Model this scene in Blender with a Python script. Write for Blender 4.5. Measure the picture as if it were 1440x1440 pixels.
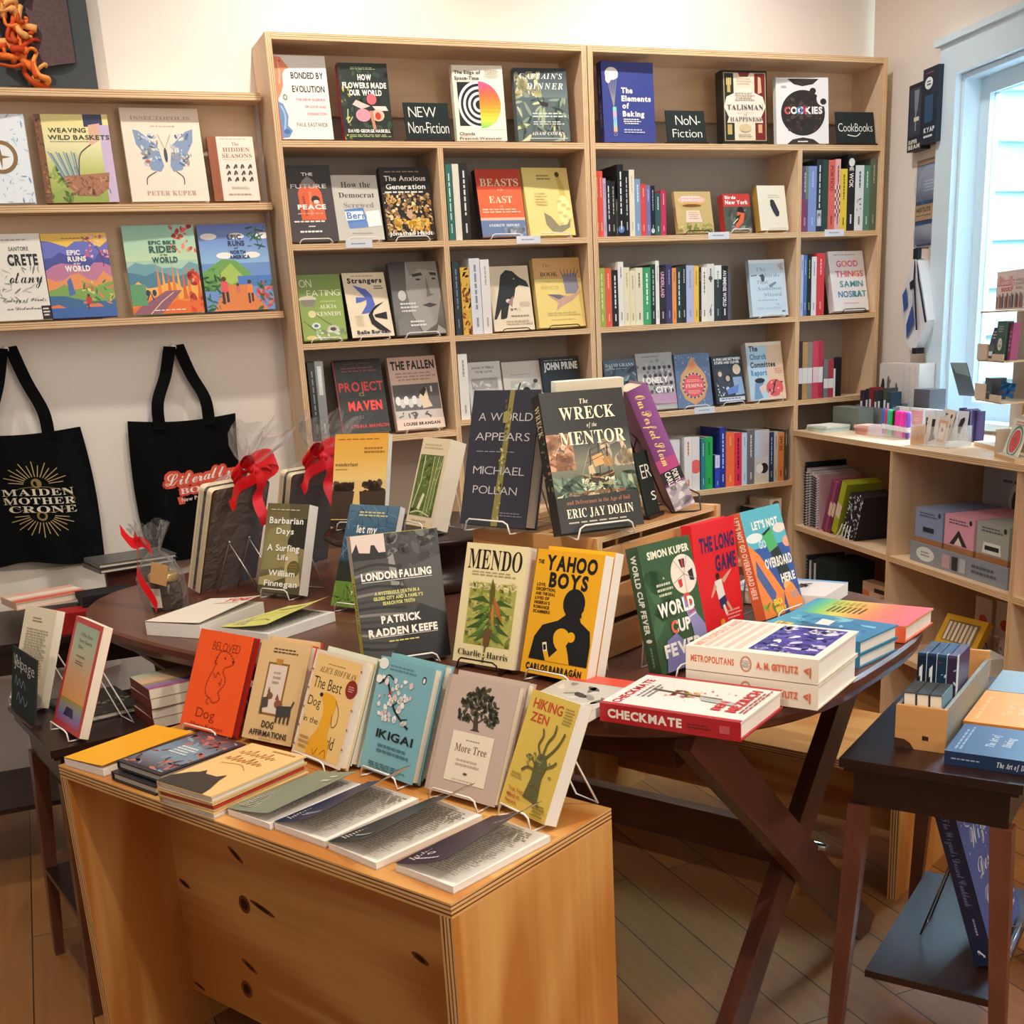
import bpy, math, random
from math import sin, cos, pi
from mathutils import Vector, Matrix
from mathutils.geometry import tessellate_polygon
for o in list(bpy.data.objects): bpy.data.objects.remove(o)
SC = bpy.context.scene; COL = SC.collection

# ---------------------------------------------------------------- camera, light, exposure
cam = bpy.data.objects.new('camera', bpy.data.cameras.new('camera')); COL.objects.link(cam)
def camera_axes(yaw, pitch, roll):
    f = Vector((sin(yaw)*cos(pitch), cos(yaw)*cos(pitch), -sin(pitch))); r = Vector((cos(yaw), -sin(yaw), 0)); d = f.cross(r)
    return cos(roll)*r + sin(roll)*d, -sin(roll)*r + cos(roll)*d, f
_r, _d, _f = camera_axes(.3784, .2945, .0570)
cam.matrix_world = Matrix(((_r.x, -_d.x, -_f.x, 0), (_r.y, -_d.y, -_f.y, 0), (_r.z, -_d.z, -_f.z, 1.34), (0, 0, 0, 1)))
cam.data.sensor_width = 36; cam.data.lens = 1602/1440*36; cam.data.shift_y = 240/1440
cam.data.clip_start = .02; SC.camera = cam
SC.view_settings.view_transform = 'Standard'; SC.view_settings.look = 'None'
SC.view_settings.gamma = 1; SC.view_settings.use_curve_mapping = False
SC.view_settings.exposure = 0.55
W = bpy.data.worlds.new('room_light'); SC.world = W; W.use_nodes = True
W.node_tree.nodes['Background'].inputs[0].default_value = (1.0, .92, .84, 1); W.node_tree.nodes['Background'].inputs[1].default_value = .20

def lamp(name, kind, loc, target, power, col, size=.05, angle=60, blend=.6, size_y=None):
    l = bpy.data.lights.new(name, kind); l.energy = power; l.color = col
    if kind == 'SPOT': l.spot_size = math.radians(angle); l.spot_blend = blend; l.shadow_soft_size = size
    if kind == 'AREA':
        l.size = size
        if size_y: l.shape = 'RECTANGLE'; l.size_y = size_y
    o = bpy.data.objects.new(name, l); COL.objects.link(o); o.location = loc
    o.rotation_euler = (Vector(target)-Vector(loc)).to_track_quat('-Z', 'Y').to_euler(); return o
WARM = (1, .85, .66); SOFT = (1, .94, .86)
lamp('track_spot', 'SPOT', (.92, 3.06, 2.98), (1.18, 3.62, 1.35), 46, SOFT, .025, 104, .85)
lamp('track_spot', 'SPOT', (2.05, 3.06, 2.98), (2.3, 3.62, 1.35), 44, (1, .97, .95), .025, 104, .85)
lamp('track_spot', 'SPOT', (-.25, 3.02, 2.98), (-.05, 3.75, 1.3), 26, SOFT, .025, 105, .85)
lamp('track_spot', 'SPOT', (-.1, 1.3, 2.75), (.55, 1.9, .75), 60, WARM, .03, 75)
lamp('track_spot', 'SPOT', (1.35, .35, 2.75), (.9, 1.7, .75), 60, WARM, .04, 75)
lamp('right_front_fill', 'AREA', (2.0, -1.1, 1.7), (.7, 1.8, .6), 38, (1, .90, .78), 1.8)  # added soft fill from the right front, brightens the plinth end
lamp('ceiling_glow', 'AREA', (.3, .9, 3.1), (.6, 2.2, .6), 16, SOFT, 2.2)
lamp('window_daylight', 'AREA', (3.75, 2.75, 2.5), (2.2, 2.75, .95), 260, (.50, .78, 1), 1.0, size_y=1.0)
lamp('alley_sky', 'AREA', (4.6, 3.0, 3.6), (4.7, 4.3, 1.5), 70, (.5, .88, 1), 1.8)

# ---------------------------------------------------------------- colour and materials
def c(h):
    h = h.lstrip('#')
    if len(h) == 3: h = ''.join(x+x for x in h)
    v = [int(h[i:i+2], 16)/255 for i in (0, 2, 4)]
    return tuple(x/12.92 if x <= .04045 else ((x+.055)/1.055)**2.4 for x in v)+(1.,)
MATS = {}
def newmat(name):
    m = bpy.data.materials.new(name); m.use_nodes = True; MATS[name] = m
    return m, m.node_tree.nodes, m.node_tree.links, m.node_tree.nodes['Principled BSDF']
def plain(name, col, rough=.5, metal=0, bump=0, scale=60, spec=.4, trans=0, alpha=1, var=.06):
    m, n, l, b = newmat(name)
    tc = n.new('ShaderNodeTexCoord'); nz = n.new('ShaderNodeTexNoise'); nz.inputs['Scale'].default_value = scale; nz.inputs['Detail'].default_value = 3
    l.new(tc.outputs['Object'], nz.inputs['Vector'])
    mx = n.new('ShaderNodeMixRGB'); mx.blend_type = 'MULTIPLY'; mx.inputs[0].default_value = 1
    mx.inputs[1].default_value = c(col)
    rp = n.new('ShaderNodeMapRange'); rp.inputs['To Min'].default_value = 1-var; rp.inputs['To Max'].default_value = 1+var
    l.new(nz.outputs[0], rp.inputs[0]); l.new(rp.outputs[0], mx.inputs[2]); l.new(mx.outputs[0], b.inputs['Base Color'])
    b.inputs['Roughness'].default_value = rough; b.inputs['Metallic'].default_value = metal
    b.inputs['Specular IOR Level'].default_value = spec; b.inputs['Transmission Weight'].default_value = trans; b.inputs['Alpha'].default_value = alpha
    if bump:
        bp = n.new('ShaderNodeBump'); bp.inputs['Strength'].default_value = bump; bp.inputs['Distance'].default_value = .004
        l.new(nz.outputs[0], bp.inputs['Height']); l.new(bp.outputs[0], b.inputs['Normal'])
    return m
def wood(name, a, bcol, rough=.5, fine=34, broad=5, stretch=1.3, contrast=.5, knots=False):
    m, n, l, b = newmat(name)
    uv = n.new('ShaderNodeUVMap'); mp = n.new('ShaderNodeMapping'); mp.inputs['Scale'].default_value = (stretch, fine, 1)
    l.new(uv.outputs[0], mp.inputs[0])
    nz = n.new('ShaderNodeTexNoise'); nz.inputs['Scale'].default_value = 1.6; nz.inputs['Detail'].default_value = 6; nz.inputs['Distortion'].default_value = .4
    l.new(mp.outputs[0], nz.inputs[0])
    mp2 = n.new('ShaderNodeMapping'); mp2.inputs['Scale'].default_value = (stretch*.8, broad, 1); l.new(uv.outputs[0], mp2.inputs[0])
    n2 = n.new('ShaderNodeTexNoise'); n2.inputs['Scale'].default_value = 1.2; n2.inputs['Detail'].default_value = 2; n2.inputs['Distortion'].default_value = .8
    l.new(mp2.outputs[0], n2.inputs[0])
    sn = n.new('ShaderNodeMath'); sn.operation = 'MULTIPLY'; sn.inputs[1].default_value = 26; l.new(n2.outputs[0], sn.inputs[0])
    s2 = n.new('ShaderNodeMath'); s2.operation = 'SINE'; l.new(sn.outputs[0], s2.inputs[0])
    mr = n.new('ShaderNodeMapRange'); mr.inputs[1].default_value = -1; mr.inputs[2].default_value = 1; mr.inputs[3].default_value = 0; mr.inputs[4].default_value = contrast
    l.new(s2.outputs[0], mr.inputs[0])
    ad = n.new('ShaderNodeMath'); ad.operation = 'MULTIPLY_ADD'; ad.inputs[1].default_value = .75; l.new(nz.outputs[0], ad.inputs[0]); l.new(mr.outputs[0], ad.inputs[2])
    mx = n.new('ShaderNodeMixRGB'); mx.inputs[1].default_value = c(a); mx.inputs[2].default_value = c(bcol); l.new(ad.outputs[0], mx.inputs[0])
    l.new(mx.outputs[0], b.inputs['Base Color']); b.inputs['Roughness'].default_value = rough
    bp = n.new('ShaderNodeBump'); bp.inputs['Strength'].default_value = .08; bp.inputs['Distance'].default_value = .002
    l.new(nz.outputs[0], bp.inputs['Height']); l.new(bp.outputs[0], b.inputs['Normal'])
    return m
def ply(name, cols):
    m, n, l, b = newmat(name)
    uv = n.new('ShaderNodeUVMap'); sp = n.new('ShaderNodeSeparateXYZ'); l.new(uv.outputs[0], sp.inputs[0])
    rp = n.new('ShaderNodeValToRGB'); e = rp.color_ramp; e.interpolation = 'CONSTANT'
    for i, (p, h) in enumerate(cols):
        q = e.elements[i] if i < 2 else e.elements.new(p)
        q.position = p; q.color = c(h)
    nz = n.new('ShaderNodeTexNoise'); nz.inputs['Scale'].default_value = 9; l.new(uv.outputs[0], nz.inputs[0])
    ad = n.new('ShaderNodeMath'); ad.operation = 'MULTIPLY_ADD'; ad.inputs[1].default_value = .12; l.new(nz.outputs[0], ad.inputs[0])
    su = n.new('ShaderNodeMath'); su.operation = 'SUBTRACT'; su.inputs[1].default_value = .06; l.new(sp.outputs[1], su.inputs[0]); l.new(su.outputs[0], ad.inputs[2])
    l.new(ad.outputs[0], rp.inputs[0]); l.new(rp.outputs[0], b.inputs['Base Color']); b.inputs['Roughness'].default_value = .6
    return m
def printed(name, rough, spec=.45):
    m, n, l, b = newmat(name)
    a = n.new('ShaderNodeAttribute'); a.attribute_name = 'ink'; nz = n.new('ShaderNodeTexNoise'); nz.inputs['Scale'].default_value = 900
    tc = n.new('ShaderNodeTexCoord'); l.new(tc.outputs['Object'], nz.inputs[0])
    mr = n.new('ShaderNodeMapRange'); mr.inputs[3].default_value = .94; mr.inputs[4].default_value = 1.04; l.new(nz.outputs[0], mr.inputs[0])
    mx = n.new('ShaderNodeMixRGB'); mx.blend_type = 'MULTIPLY'; mx.inputs[0].default_value = 1; l.new(a.outputs[0], mx.inputs[1]); l.new(mr.outputs[0], mx.inputs[2])
    l.new(mx.outputs[0], b.inputs['Base Color']); b.inputs['Roughness'].default_value = rough; b.inputs['Specular IOR Level'].default_value = spec
    return m
def paged(name, col):
    m, n, l, b = newmat(name)
    uv = n.new('ShaderNodeUVMap'); mp = n.new('ShaderNodeMapping'); mp.inputs['Scale'].default_value = (3, 900, 1); l.new(uv.outputs[0], mp.inputs[0])
    nz = n.new('ShaderNodeTexNoise'); nz.inputs['Scale'].default_value = 1; l.new(mp.outputs[0], nz.inputs[0])
    mr = n.new('ShaderNodeMapRange'); mr.inputs[3].default_value = .82; mr.inputs[4].default_value = 1.08; l.new(nz.outputs[0], mr.inputs[0])
    mx = n.new('ShaderNodeMixRGB'); mx.blend_type = 'MULTIPLY'; mx.inputs[0].default_value = 1; mx.inputs[1].default_value = c(col); l.new(mr.outputs[0], mx.inputs[2])
    l.new(mx.outputs[0], b.inputs['Base Color']); b.inputs['Roughness'].default_value = .8
    return m
PRINT = printed('printed_card', .38); MATTE = printed('printed_matte', .62, .25); CHALKY = printed('chalkboard', .8, .15); CLOTHINK = printed('cloth_print', .92, .1)
PAGES = paged('paper_pages', '#efe3cf'); PAGEW = paged('white_pages', '#f2ece4')
PINE = wood('pine_plywood', '#e6c9a8', '#d0ab84', .5, 40, 4, 1.1, .35)
PINEH = wood('honey_plywood', '#e9b870', '#b87634', .42, 24, 2.6, .8, .75)
PLY = ply('plywood_edge', [(0, '#d8b084'), (.2, '#e8c89c'), (.32, '#b98a5c'), (.46, '#ecd0a6'), (.6, '#b5875a'), (.74, '#e6c498'), (.88, '#c99c6c')])
PLYD = ply('display_plywood_edge', [(0, '#d9a463'), (.18, '#6b3f1c'), (.3, '#deaf72'), (.46, '#8a5527'), (.58, '#e0b47a'), (.76, '#6b3f1c'), (.86, '#dcaa6a')])
MAHOG = wood('mahogany', '#70412f', '#4a271b', .33, 30, 4, 1.2, .4)
DARKW = wood('dark_stained_wood', '#2e1712', '#190a08', .35, 30, 4, 1.2, .4)
CRATEW = wood('crate_wood', '#d9a468', '#b87a3e', .55, 30, 4, 1.2, .5)
SLATE = wood('grey_painted_wood', '#9b9d92', '#7d8078', .6, 30, 4, 1.2, .4)
WIREW = plain('white_wire', '#e9e3dc', .35); WIREB = plain('black_wire', '#171514', .35); STEEL = plain('steel_wire', '#b9b2aa', .25, .9)
WALLM = plain('painted_wall', '#ece0d4', .85, bump=.03, scale=90, var=.02)
BACKM = plain('grey_back_wall', '#a59a8f', .85, scale=20, var=.03)
TRIM = plain('daylight_tinted_trim', '#d3e8f3', .45, var=.02)  # white paint; the cool daylight cast is put into its base colour
BLACKC = plain('black_canvas', '#0d0e0f', .95, bump=.35, scale=420, spec=.1)
WHITEC = plain('white_canvas', '#e2d6c6', .95, bump=.35, scale=300, spec=.1)
CHALK = plain('slate_board', '#2c3130', .85, scale=25, var=.12)
RED = plain('red_satin_ribbon', '#d8141c', .28, scale=15)
KRAFT = plain('kraft_card', '#b98a5a', .8, bump=.1, scale=120)
BLACKP = plain('black_plastic', '#111214', .4)

# ---------------------------------------------------------------- mesh builder
class MB:
    def __init__(s): s.v = []; s.f = []; s.m = []; s.c = []; s.uv = []; s.sm = []
    def add(s, vs, fs, col=None, mat=0, uv=None, smooth=False):
        b = len(s.v); s.v += [tuple(v) for v in vs]
        if col is None: col = (1, 1, 1, 1)
        s.c += list(col) if isinstance(col, list) else [col]*len(vs)
        for i, f in enumerate(fs):
            s.f.append([b+k for k in f]); s.m.append(mat); s.sm.append(smooth)
            s.uv += uv[i] if uv else [(vs[k][0]+vs[k][1], vs[k][2]) for k in f]
        return s
    def box(s, x0, x1, y0, y1, z0, z1, col=None, mat=0, edge=None, grain=None, thick=None, skip=''):
        d = (x1-x0, y1-y0, z1-z0); lo = (x0, y0, z0)
        if thick is None: thick = d.index(min(d))
        if grain is None: grain = d.index(max(d))
        for ax in range(3):
            for sd in (0, 1):
                tag = 'xyz'[ax]+'-+'[sd]
                if tag in skip: continue
                a, b = [i for i in range(3) if i != ax]
                q = []
                for (i, j) in ((0, 0), (1, 0), (1, 1), (0, 1)):
                    p = [0, 0, 0]; p[ax] = lo[ax]+sd*d[ax]; p[a] = lo[a]+i*d[a]; p[b] = lo[b]+j*d[b]; q.append(p)
                if (sd == 1) == (ax == 1): q = [q[0], q[3], q[2], q[1]]
                isedge = edge is not None and ax != thick
                if isedge:
                    o = a if b == thick else b
                    uv = [[(p[o], (p[thick]-lo[thick])/max(d[thick], 1e-6)) for p in q]]
                else:
                    g = grain if grain != ax else a
                    o = [i for i in (a, b) if i != g][0]
                    uv = [[(p[g]+ax*.37, p[o]+ax*.71+sd*.3) for p in q]]
                s.add(q, [(0, 1, 2, 3)], col, edge if isedge else mat, uv)
        return s
    def tube(s, pts, r, n=8, col=None, mat=0, closed=False, r2=None):
        P = [Vector(p) for p in pts]; N = len(P); vs = []
        up = Vector((0, 0, 1)); prev = None
        for i, p in enumerate(P):
            if closed: t = P[(i+1) % N]-P[i-1]
            else: t = P[min(i+1, N-1)]-P[max(i-1, 0)]
            t.normalize()
            if prev is None: x = t.orthogonal().normalized()
            else:
                x = prev-t*prev.dot(t); x = x.normalized() if x.length > 1e-6 else t.orthogonal().normalized()
            prev = x; y = t.cross(x)
            rr = r if r2 is None else r+(r2-r)*i/max(N-1, 1)
            vs += [p+x*rr*cos(2*pi*k/n)+y*rr*sin(2*pi*k/n) for k in range(n)]
        fs = []
        for i in range(N if closed else N-1):
            j = (i+1) % N
            fs += [(i*n+k, i*n+(k+1) % n, j*n+(k+1) % n, j*n+k) for k in range(n)]
        if not closed: fs += [tuple(range(n))[::-1], tuple((N-1)*n+k for k in range(n))]
        return s.add(vs, fs, col, mat, smooth=True)
    def lathe(s, prof, n=24, cx=0, cy=0, col=None, mat=0, smooth=True):
        vs = [(cx+r*cos(2*pi*k/n), cy+r*sin(2*pi*k/n), z) for r, z in prof for k in range(n)]
        fs = [(i*n+k, i*n+(k+1) % n, (i+1)*n+(k+1) % n, (i+1)*n+k) for i in range(len(prof)-1) for k in range(n)]
        return s.add(vs, fs, col, mat, smooth=smooth)
    def prism(s, poly, z0, z1, col=None, mat=0):
        n = len(poly); vs = [(x, y, z0) for x, y in poly]+[(x, y, z1) for x, y in poly]
        fs = [tuple(range(n))[::-1], tuple(range(n, 2*n))]+[(i, (i+1) % n, n+(i+1) % n, n+i) for i in range(n)]
        uv = [[(vs[k][1], vs[k][0]) for k in f] for f in fs[:2]]+[[(i*.02, z0), ((i+1)*.02, z0), ((i+1)*.02, z1), (i*.02, z1)] for i in range(n)]
        return s.add(vs, fs, col, mat, uv)
    def sheet(s, fn, nu, nv, col=None, mat=0, smooth=True):
        vs = [fn(i/nu, j/nv) for j in range(nv+1) for i in range(nu+1)]
        fs = [(j*(nu+1)+i, j*(nu+1)+i+1, (j+1)*(nu+1)+i+1, (j+1)*(nu+1)+i) for j in range(nv) for i in range(nu)]
        uv = [[(i/nu, j/nv), ((i+1)/nu, j/nv), ((i+1)/nu, (j+1)/nv), (i/nu, (j+1)/nv)] for j in range(nv) for i in range(nu)]
        return s.add(vs, fs, col, mat, uv, smooth)
    def xform(s, M, start=0):
        for i in range(start, len(s.v)): s.v[i] = tuple(M @ Vector(s.v[i]))
        return s
    def build(s, name, mats, parent=None, loc=None, rz=0):
        me = bpy.data.meshes.new(name); me.from_pydata(s.v, [], s.f); o = bpy.data.objects.new(name, me); COL.objects.link(o)
        for m in (mats if isinstance(mats, (list, tuple)) else [mats]): me.materials.append(m)
        me.polygons.foreach_set('material_index', s.m); me.polygons.foreach_set('use_smooth', s.sm)
        u = me.uv_layers.new(name='UVMap'); u.data.foreach_set('uv', [x for p in s.uv for x in p])
        a = me.color_attributes.new('ink', 'FLOAT_COLOR', 'POINT'); a.data.foreach_set('color', [x for p in s.c for x in p])
        me.update()
        if parent: o.parent = parent
        if loc: o.location = loc
        if rz: o.rotation_euler[2] = rz
        return o
def tag(o, label, cat, group=None, kind=None):
    o['label'] = label; o['category'] = cat
    if group: o['group'] = group
    if kind: o['kind'] = kind
    return o
def thing(name, label, cat, loc=(0, 0, 0), rz=0, group=None):
    o = bpy.data.objects.new(name, None); COL.objects.link(o); o.empty_display_size = .05
    o.location = loc; o.rotation_euler = (0, 0, rz); return tag(o, label, cat, group)
def struct(o): o['kind'] = 'structure'; return o
def rnd_path(pts, n=6):                                             # Catmull-Rom through points
    P = [Vector(p) for p in pts]; out = []
    for i in range(len(P)-1):
        a, b, d, e = P[max(i-1, 0)], P[i], P[i+1], P[min(i+2, len(P)-1)]
        for k in range(n):
            t = k/n; out.append(.5*((2*b)+(-a+d)*t+(2*a-5*b+4*d-e)*t*t+(-a+3*b-3*d+e)*t**3))
    return out+[P[-1]]

# ---------------------------------------------------------------- lettering
GL = {}
_fc = bpy.data.curves.new('lettering', 'FONT'); _fo = bpy.data.objects.new('lettering', _fc); COL.objects.link(_fo); _fc.resolution_u = 3
SHIFT = {'S': (0x1D400, 0x1D41A, 0x1D7CE), 'i': (0x1D468, 0x1D482, 0x1D7CE), 'c': (0x1D4D0, 0x1D4EA, 0x1D7CE), 'm': (0x1D670, 0x1D68A, 0x1D7F6)}
OFFS = {'b': .022, 'B': .045, 't': -.008, 'O': .085, 'C': .03}
def glyph(ch, st):
    k = (ch, st)
    if k in GL: return GL[k]
    q = ch
    if st in SHIFT:
        U, L, D = SHIFT[st]
        if 'A' <= ch <= 'Z': q = chr(U+ord(ch)-65)
        elif 'a' <= ch <= 'z': q = chr(L+ord(ch)-97)
        elif '0' <= ch <= '9': q = chr(D+ord(ch)-48)
    _fc.body = q; _fc.offset = OFFS.get(st, OFFS.get('C', 0) if st == 'C' else 0); bpy.context.view_layer.update()
    me = _fo.evaluated_get(bpy.context.evaluated_depsgraph_get()).to_mesh()
    vs = [(v.co.x, v.co.y) for v in me.vertices]; fs = [tuple(p.vertices) for p in me.polygons]
    if vs:
        x0 = min(v[0] for v in vs); x1 = max(v[0] for v in vs); vs = [(x-x0, y) for x, y in vs]; w = x1-x0
    else: w = .3
    _fo.evaluated_get(bpy.context.evaluated_depsgraph_get()).to_mesh_clear()
    GL[k] = (vs, fs, w); return GL[k]
def layout(text, st):
    x = 0; out = []; gap = .07 if st != 'c' else .03
    for ch in text:
        if ch == ' ': x += .30; continue
        vs, fs, w = glyph(ch, st); out.append((x, vs, fs)); x += w+gap
    return out, max(x-gap, .05)

# ---------------------------------------------------------------- cover art: u left to right, v top to bottom, both 0..1
def R(u0, v0, u1, v1, col): return ('P', [(u0, v0), (u1, v0), (u1, v1), (u0, v1)], col)
def Es(u, v, ru, rv, col): return ('e', u, v, ru, rv, col)               # ellipse on a spine, both radii as shares of the spine
def P(pts, col): return ('P', pts, col)
def E(u, v, ru, rv, col, n=28): return ('E', u, v, ru, rv, col, n)
def Ln(pts, wd, col, smooth=False): return ('L', pts, wd, col, smooth)
def T(text, u0, v0, u1, v1, col, st='b'): return ('T', text, u0, v0, u1, v1, col, st)
def G(u0, v0, u1, v1, cols): return ('G', u0, v0, u1, v1, cols)
def N(seed, n, u0, v0, u1, v1, r0, r1, cols, asp=.5): return ('N', seed, n, u0, v0, u1, v1, r0, r1, cols, asp)
def Nb(*a): return N(*a)+(True,)                                      # the same, free to spill past its frame
def Z(pts, wd, col, amp=.012, n=5):                                 # shaggy outline
    out = []; k = 0
    for (a, b), (p, q) in zip(pts, pts[1:]):
        L = math.hypot(p-a, q-b) or 1
        for i in range(n):
            k += 1; s = amp*(1 if k % 2 else -.6); out.append((a+(p-a)*i/n-(q-b)/L*s, b+(q-b)*i/n+(p-a)/L*s))
    return Ln(out+[pts[-1]], wd, col)
def D(u0, v0, u1, v1, n, col, seed=1):                              # lines of print too small to read
    rr = random.Random(seed); ops = []
    for i in range(n):
        y0 = v0+(v1-v0)*(i+.2)/n; y1 = v0+(v1-v0)*(i+.68)/n; x = u0+rr.random()*.06*(u1-u0); end = u1-rr.random()*.15*(u1-u0)
        while x < end:
            x2 = min(x+(u1-u0)*rr.uniform(.06, .18), end); ops.append(R(x, y0, x2, y1, col)); x = x2+(u1-u0)*.03
    return ops
def squeeze(ops, a):                                               # push art to the right, leaving a strip of width a free
    q = lambda u: a+(1-a)*u; out = []
    for o in flatten(ops):
        if o[0] == 'T': out.append(o[:2]+(q(o[2]), o[3], q(o[4]))+o[5:])
        elif o[0] in 'PL': out.append((o[0], [(q(u), v) for u, v in o[1]])+o[2:])
    return out
def flatten(ops):
    for o in ops:
        if isinstance(o, list): yield from flatten(o)
        else: yield o
def art(mb, ops, w, h, place, mat=0, base=.0003, step=.00004):
    i = 0
    for o in flatten(ops):
        lay = base+i*step; i += 1; k = o[0]
        pt = lambda u, v: place(min(max(u, 0), 1)*w, (1-min(max(v, 0), 1))*h, lay)
        if k == 'P':
            pts = o[1]; n = len(pts)
            if n == 4 and all(abs(pts[a][0]-pts[(a+3) % 4][0]) < 1e-9 or abs(pts[a][1]-pts[(a+3) % 4][1]) < 1e-9 for a in range(4)): fs = [(3, 2, 1, 0)]
            else:
                fs = [tuple(f) for f in tessellate_polygon([[Vector((u*w, -v*h, 0)) for u, v in pts]])]
            mb.add([pt(*p) for p in pts], fs, c(o[2]), mat)
        elif k == 'e':
            _, u, v, ru, rv, col = o
            mb.add([pt(u+ru*cos(2*pi*a/16), v+rv*sin(2*pi*a/16)) for a in range(16)], [tuple(range(16))], c(col), mat)
        elif k == 'E':
            _, u, v, ru, rv, col, n = o
            mb.add([pt(u+ru*cos(2*pi*a/n), v+rv*w/h*sin(2*pi*a/n)) for a in range(n)], [tuple(range(n))], c(col), mat)
        elif k == 'L':
            pts = [(u*w, v*h) for u, v in o[1]]
            if o[4]: pts = [(p.x, p.y) for p in rnd_path([(a, b, 0) for a, b in pts], 5)]
            vs = []; fs = []; hw = o[2]*w/2
            for a in range(len(pts)):
                p0 = Vector(pts[max(a-1, 0)]); p1 = Vector(pts[min(a+1, len(pts)-1)]); t = p1-p0
                t = t.normalized() if t.length > 0 else Vector((1, 0)); nn = Vector((-t.y, t.x))*hw; q = Vector(pts[a])
                for s in (1, -1): r = q+nn*s; vs.append(place(r.x, h-r.y, lay))
            fs = [(2*a, 2*a+1, 2*a+3, 2*a+2) for a in range(len(pts)-1)]
            mb.add(vs, fs, c(o[3]), mat)
        elif k == 'T':
            _, tx, u0, v0, u1, v1, col, st = o
            gl, tw = layout(tx, st); sx = (u1-u0)*w/tw; sy = (v1-v0)*h/.70; x0 = u0*w; y0 = (1-v1)*h
            for x, vs, fs in gl:
                mb.add([place(x0+(x+a)*sx, y0+b*sy, lay) for a, b in vs], fs, c(col), mat)
        elif k == 'G':
            _, u0, v0, u1, v1, cols = o
            for a in range(len(cols)-1):
                va = v0+(v1-v0)*a/(len(cols)-1); vb = v0+(v1-v0)*(a+1)/(len(cols)-1)
                mb.add([pt(u0, va), pt(u1, va), pt(u1, vb), pt(u0, vb)], [(3, 2, 1, 0)], [c(cols[a]), c(cols[a]), c(cols[a+1]), c(cols[a+1])], mat)
        elif k == 'N':
            _, seed, n, u0, v0, u1, v1, r0, r1, cols, asp = o[:11]; lo = (0, 0, 1, 1) if len(o) > 11 else (u0, v0, u1, v1); rr = random.Random(seed)
            for a in range(n):
                u = rr.uniform(u0, u1); v = rr.uniform(v0, v1); r = rr.uniform(r0, r1); th = rr.uniform(0, pi); m = 7
                q = []
                for b in range(m):
                    x = r*cos(2*pi*b/m)*rr.uniform(.8, 1.2); y = r*asp*sin(2*pi*b/m)*rr.uniform(.8, 1.2)
                    q.append(pt(min(max(u+x*cos(th)-y*sin(th), lo[0]), lo[2]), min(max(v+(x*sin(th)+y*cos(th))*w/h, lo[1]), lo[3])))
                mb.add(q, [tuple(range(m))], c(rr.choice(cols)), mat)
    return mb

# ---------------------------------------------------------------- books
def orient(o, x, y, z, yaw, lean, roll=0):
    o.matrix_world = Matrix.Translation((x, y, z)) @ Matrix.Rotation(yaw, 4, 'Z') @ Matrix.Rotation(-lean, 4, 'X')
    return o
def cover_mesh(w, h, t, front, ops, spine=None, spine_ops=(), back=None, hard=True, curl=0):
    """front board, spine and back board as one wrap; front face towards -y, spine at -x"""
    mb = MB(); b = .0025 if hard else .0006; f = c(front); sp = c(spine or front); bk = c(back or spine or front)
    mb.box(-w/2, w/2, 0, b, 0, h, f); mb.box(-w/2, w/2, t-b, t, 0, h, bk); mb.box(-w/2, -w/2+b, b, t-b, 0, h, sp)
    art(mb, ops, w, h, lambda a, z, l: (a-w/2, -l, z))
    if hard: art(mb, [R(.028, 0, .036, 1, '#2a221c')] if False else [], w, h, lambda a, z, l: (a-w/2, -l, z))
    sops = [R(0, 0, 1, 1, spine or front)]+list(spine_ops)
    art(mb, sops, h, t, lambda a, z, l: (-w/2-l, t-z, h-a))
    return mb
def pages_mesh(w, h, t, hard=True, col=None):
    e = .0035 if hard else .0002; b = .0026 if hard else .0007; mb = MB()
    x0, x1, y0, y1, z0, z1 = -w/2+b, w/2-e, b, t-b, e, h-e
    for q, uv in (([(x1, y0, z0), (x1, y1, z0), (x1, y1, z1), (x1, y0, z1)], [(0, 0), (0, y1-y0), (1, y1-y0), (1, 0)]),
                  ([(x0, y0, z1), (x1, y0, z1), (x1, y1, z1), (x0, y1, z1)], [(0, 0), (1, 0), (1, y1-y0), (0, y1-y0)]),
                  ([(x0, y1, z0), (x1, y1, z0), (x1, y0, z0), (x0, y0, z0)], [(0, y1-y0), (1, y1-y0), (1, 0), (0, 0)]),
                  ([(x0, y0, z0), (x1, y0, z0), (x1, y0, z1), (x0, y0, z1)], [(0, 0), (1, 0), (1, 0), (0, 0)]),
                  ([(x1, y1, z0), (x0, y1, z0), (x0, y1, z1), (x1, y1, z1)], [(0, 0), (1, 0), (1, 0), (0, 0)])):
        mb.add(q, [(0, 1, 2, 3)], None, 0, [uv])
    return mb
def book(pose, label, front, ops=(), spine=None, spine_ops=(), hard=True, back=None, mat=None, pages=None, group=None, name=None, t=None):
    if len(pose) == 8: x, y, z, yaw, lean, w, h, t0 = pose
    else: x, y, z, yaw, lean, w, h = pose; t0 = .025
    t = t or t0
    r = thing(name or ('hardcover_book' if hard else 'paperback_book'), label, 'book', group=group); orient(r, x, y, z, yaw, lean)
    cover_mesh(w, h, t, front, ops, spine, spine_ops, back, hard).build('cover', mat or PRINT, r)
    pages_mesh(w, h, t, hard).build('pages', pages or PAGES, r)
    return r
def behind(pose, extra=.002, dz=0):                                   # the pose of a second copy leaning right behind this one
    x, y, z, yaw, lean, w, h, t = pose; d = (t+extra)/cos(lean)
    return [x-sin(yaw)*d, y+cos(yaw)*d, z+dz, yaw, lean, w, h, t]
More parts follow.
